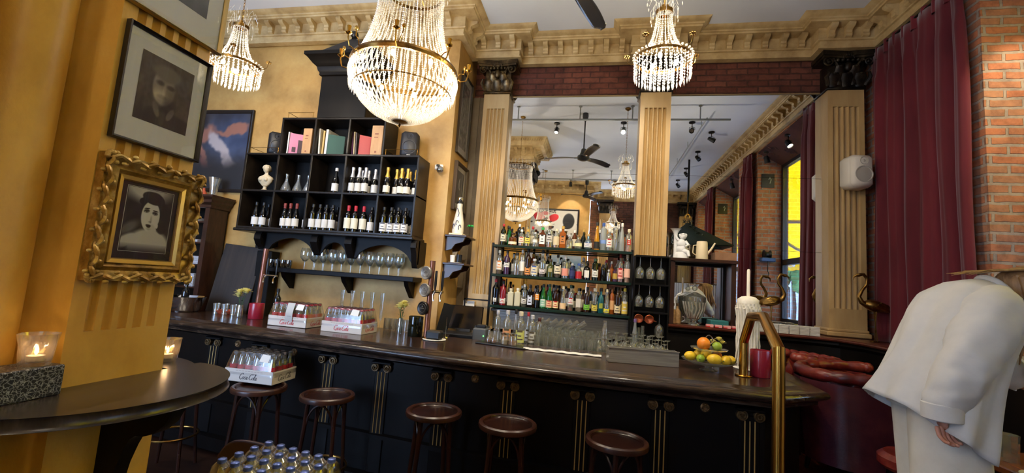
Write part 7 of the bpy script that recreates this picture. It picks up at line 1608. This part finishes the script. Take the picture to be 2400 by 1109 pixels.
# tray of yellow lemonade bottles on a chair seat
lemonade = mat('lemonade', (240, 214, 84), .3, spec=.4); blue_cap = mat('blue_cap', (86, 108, 178), .3, .5)
cen = (-1.179, 1.599, .683); rz = radians(-10)
tt = T('lemonade_tray', 'film-wrapped tray of yellow lemonade bottles in the foreground, on a chair', 'bottle tray', cen, rz)
dx, dy, nx_, ny_ = .0685, .0685, 6, 4; w, d = dx * nx_ + .01, dy * ny_ + .01
m = MB(); m.box(-w / 2, -d / 2, 0, w / 2, d / 2, .004); m.box(-w / 2, -d / 2, 0, w / 2, -d / 2 + .004, .08); m.box(-w / 2, d / 2 - .004, 0, w / 2, d / 2, .08); m.box(-w / 2, -d / 2, 0, -w / 2 + .004, d / 2, .08); m.box(w / 2 - .004, -d / 2, 0, w / 2, d / 2, .08); m.build('cardboard_tray', colmat((220, 206, 110), .7), tt, smooth=False)
m = MB()
def fil(u, v):
    x = (u - .5) * (w * 1.02); y = (v - .5) * (d * 1.02); ix = (x / dx) - round((x / dx) - .5) - .5 if nx_ % 2 == 0 else x / dx - round(x / dx); iy = (y / dy) - round((y / dy) - .5) - .5
    q = min(1, sqrt(ix * ix + iy * iy) / .5); e = max(abs(2 * u - 1), abs(2 * v - 1)); z = .252 - .030 * q ** 1.2
    if e > .90: k = (e - .90) / .10; z = z * (1 - k) + .06 * k; 
    return (x, y, z)
m.grid(fil, 72, 48); m.build('film', film, tt, angle=80)
first = None; R_ = Matrix.Rotation(rz, 3, 'Z')
for j in range(ny_):
    for i in range(nx_):
        p = R_ @ Vector(((i - (nx_ - 1) / 2) * dx, (j - (ny_ - 1) / 2) * dy, .005)); q = (cen[0] + p.x, cen[1] + p.y, cen[2] + p.z)
        if first is None:
            first = T('lemonade_bottle', 'yellow lemonade bottle with a blue crown cap in the film-wrapped foreground tray', 'bottle', q, rz, 'lemonade bottles in the foreground tray')
            MB().lathe([(.001, 0)] + [(a * .031, z * .24) for a, z in PROF['spirit']], seg=16).build('glass_body', glass, first); MB().lathe([(.001, .003)] + [(a * .029, z * .24) for a, z in PROF['spirit'] if z < .85] + [(.001, .212)], seg=14).build('lemonade', lemonade, first)
            m = MB(); m.lathe([(.0155, .229), (.017, .231), (.0155, .243), (.010, .246), (.001, .2465)], seg=21); m.build('crown_cap', blue_cap, first); MB().lathe([(.0314, .06), (.0316, .062), (.0316, .13), (.0314, .132)], seg=16).build('label', colmat((226, 206, 90)), first)
        else: copy_tree(first, q)
t = T('chair', 'dark high chair carrying the lemonade tray, only its curved back visible', 'chair', (-1.20, 1.60, 0), radians(-10))
MB().lathe([(.001, .652), (.19, .652), (.205, .662), (.205, .676), (.19, .681), (.001, .681)], seg=36).build('seat', seat_rim, t)
for (x, y) in ((-.13, -.13), (.13, -.13), (.13, .13), (-.13, .13)): MB().tube([(x, y, .66), (x * 1.3, y * 1.3, 0)], [.017, .013], 8).build('leg', stool_wood, t)
m = MB(); m.grid(lambda u, v: (-.50 + .42 * u, .145 + .05 * (1 - (2 * u - 1) ** 2) + .01 * v, .70 + .165 * v ** .8 * (1 - abs(2 * u - 1) ** 8 * .45)), 30, 8); o = m.build('back_rest', mat('dark_maroon_back', (58, 30, 30), .35), t); s_ = o.modifiers.new('thickness', 'SOLIDIFY'); s_.thickness = .018; s_.offset = 0
for sx in (-.42, -.12): MB().tube([(sx * .35 - .06, .12, .66), (sx * .8, .15, .70), (sx, .17, .78)], .013, 8).build('back_post', stool_wood, t)

# ================================================================ front part of the room, seen in the mirrors
t = T('partition', 'dark wooden partition with a half-height white cafe curtain, seen in the mirror', 'partition', (0, 0, 0))
MB().box(1.60, .60, .381, 2.86, .66, 1.10).build('panel', dark_wood, t, smooth=False)
for x in (1.60, 2.78): MB().box(x, .60, 1.10, x + .07, .66, 2.48).build('post', dark_wood, t, smooth=False)
MB().box(1.60, .60, 2.42, 2.86, .66, 2.48).build('top_rail', dark_wood, t, smooth=False); MB().box(1.67, .625, 1.10, 2.78, .631, 2.42).build('pane', pane_m, t, smooth=False)
m = MB(); m.grid(lambda u, v: (1.67 + 1.11 * u, .672 + .014 * sin(u * 150), 1.12 + .82 * v), 220, 3); o = m.build('cafe_curtain', mat('cafe_cloth', (206, 214, 230), .8), t); s_ = o.modifiers.new('thickness', 'SOLIDIFY'); s_.thickness = .002
MB().tube([(1.66, .672, 1.95), (2.79, .672, 1.95)], .008, 8).build('curtain_rod', brass_old, t)
canopy = mat('dark_green_canopy', (44, 60, 56), .4, spec=.5)
t = T('hanging_canopy', 'large dark green pyramid canopy hanging from a black pole, seen in the right mirror', 'canopy lamp', (2.02, .30, 0)); m = MB(); a_ = [(-.62, -.40, 2.80), (.86, -.40, 2.80), (.86, .42, 2.80), (-.62, .42, 2.80), (-.02, .0, 3.32)]; b_ = [(x * .97, y * .97, z - .02) for x, y, z in a_]
m.add(a_, [(0, 1, 4), (1, 2, 4), (2, 3, 4), (3, 0, 4)]); m.add(b_, [(1, 0, 4), (2, 1, 4), (3, 2, 4), (0, 3, 4)]); m.build('shade', canopy, t, smooth=False, fix=False)
MB().tube([(-.02, 0, 3.78), (-.02, 0, ZC)], .022, 10).build('pole', black_metal, t); MB().tube([(-.02, 0, 3.52), (-.02, 0, 3.8)], .008, 6).build('chain', brass, t); m = MB(); m.tube([(-.02 + .055 * cos(k * .45 - 1.2), 0, 3.44 + .055 * sin(k * .45 - 1.2)) for k in range(12)], [.02] * 10 + [.014, .006], 8); m.ball((-.02, 0, 3.50), .035, 10, 8); m.build('hook', brass, t)
m = MB(); rr = random.Random(2)
for k in range(160): a = rr.random() * 6.28; q = rr.random(); z = 3.38 - .42 * q; c = Vector((-.02 + .09 * cos(a) * (1 - q) + .30 * q * q, .10 * sin(a) + .18 * q, z)); d = Vector((rr.uniform(-1, 1), rr.uniform(-1, 1), rr.uniform(-1, 1))).normalized() * .035; s2 = d.orthogonal().normalized() * .012; m.add([c, c + d + s2, c + d * 1.6, c + d - s2], [(0, 1, 2, 3)])
m.build('ivy', mat('dark_ivy', (22, 34, 24), .5), t, fix=False)
t = T('pulley_lamp', 'black wall pulley with a hanging hook on the brick side of the window niche', 'wall fitting', (3.06, 1.87, 2.50)); t.location = (3.04, 2.03, 2.52)
m = MB(); m.M = Matrix.Rotation(pi / 2, 4, 'Y'); m.lathe([(.001, -.06), (.075, -.06), (.08, -.05), (.05, -.02), (.05, .02), (.08, .05), (.075, .06), (.001, .06)], seg=22); m.build('wheel', black_metal, t); MB().box(-.11, -.05, -.13, .12, .08, -.06, bev=.01).build('bracket', mat('blue_steel', (60, 84, 120), .4, .4), t); MB().tube([(0, .04, -.13), (0, .04, -.30), (.02, .04, -.36), (-.02, .04, -.42)], .007, 6).build('hook', black_metal, t)
for i, (y, z) in enumerate(((1.952, 3.90), (-.948, 3.90))): t = T('number_plate', 'black enamel plate on the brick reveal of the %s window niche' % ['first', 'second'][i], 'plate', (3.07, y + (.0 if i == 0 else .0), z)); m = MB(); m.box(-.11, .0, -.13, .11, .012, .13, bev=.003); m.build('plate', black, t); MB().tube([(.03, .015, -.05), (.05, .015, .02), (.03, .015, .07), (.01, .015, .02)], .008, 6).build('painted_mark', colmat((190, 190, 186)), t)
# street outside the windows
struct('ground_street', MB().box(3.45, -62, -.6, 30, 30, -.5), mat('pavement', (120, 122, 126), .8), smooth=False)
t = T('street_building', 'pale stone building across the street with rows of windows', 'building', (0, 0, 0)); fm_ = brick('facade_stone', (150, 160, 170), (170, 178, 184), (120, 130, 140), sx=1.4, sy=.55, dark=.4)
MB().box(15, -60, -.5, 17, 26, 12).build('facade', fm_, t, smooth=False)
for k in range(16):
    for z in (.6, 4.2, 7.8): f_ = MB().box(14.93, -52 + k * 4.6, z, 15.05, -50 + k * 4.6, z + 2.3).build('window', frame_m, t, smooth=False); MB().box(14.90, -51.85 + k * 4.6, z + .12, 14.94, -50.15 + k * 4.6, z + 2.18).build('pane', mat('far_pane', (90, 130, 170), .1, .3), f_, smooth=False)
leafm = noisy('street_leaves', (40, 90, 50), (90, 150, 90), scale=6, rough=.8)
for i, (x, y) in enumerate(((9.5, -13.0), (10.5, -5.5))):
    t = T('street_tree', 'young leafy tree on the pavement outside, %s window' % ['before the second', 'before the first'][i], 'tree', (x, y, -.5)); MB().tube([(0, 0, 0), (.1, 0, 2), (0, .1, 3.4)], [.14, .11, .07], 8).build('trunk', dark_wood, t); m = MB(); rr = random.Random(i + 4)
    for k in range(60): a = rr.random() * 6.28; r_2 = 1.4 * rr.random() ** .5; m.ball((r_2 * cos(a), r_2 * sin(a), 4 + rr.uniform(-1.2, 1.4)), rr.uniform(.2, .45), 6, 4)
    m.build('crown', leafm, t)
aw = mat('yellow_awning', (255, 196, 12), .7); nt_ = aw.node_tree; tr_ = nd(aw, 'ShaderNodeBsdfTranslucent'); tr_.inputs[0].default_value = S(255, 196, 10); ms_ = nd(aw, 'ShaderNodeMixShader'); ms_.inputs[0].default_value = .6
lk(aw, nt_.nodes['Principled BSDF'].outputs[0], ms_.inputs[1]); lk(aw, tr_.outputs[0], ms_.inputs[2]); lk(aw, ms_.outputs[0], nt_.nodes['Material Output'].inputs['Surface'])
t = T('awning', 'bright yellow street awning outside the first window with its bent grey arms', 'awning')
m = MB(); m.grid(lambda u, v: (3.50 + 1.9 * u, -6.0 + 11.0 * v, 4.6 - 1.75 * u + .03 * sin(v * 60)), 10, 90); m.grid(lambda u, v: (5.40 + .02 * sin(v * 60), -6.0 + 11.0 * v, 2.85 - .25 * u - .03 * abs(sin(v * 80))), 3, 160); m.build('canvas', aw, t)
for y in (-3.6, -1.2, 1.0, 3.6): MB().tube([(3.5, y, 3.3), (4.2, y + .5, 3.25), (4.6, y + .6, 2.95), (5.38, y + .2, 2.80)], .035, 8).build('arm', mat('awning_arm', (150, 160, 180), .4, .4), t)
m = MB(); m.ball((5.36, -2.6, 2.74), .09, 12, 8, sc=(.1, 1, .8)); m.tube([(5.36, -3.2, 2.78), (5.36, -2.8, 2.68), (5.36, -2.3, 2.80)], .012, 5); m.build('painted_mark', colmat((190, 200, 220)), t)
sun = light('sun', 'SUN', (10, 0, 20), 2.5, (1, .95, .86)); sun.data.angle = radians(2); aim(sun, (14, 8, 0))
# (end)
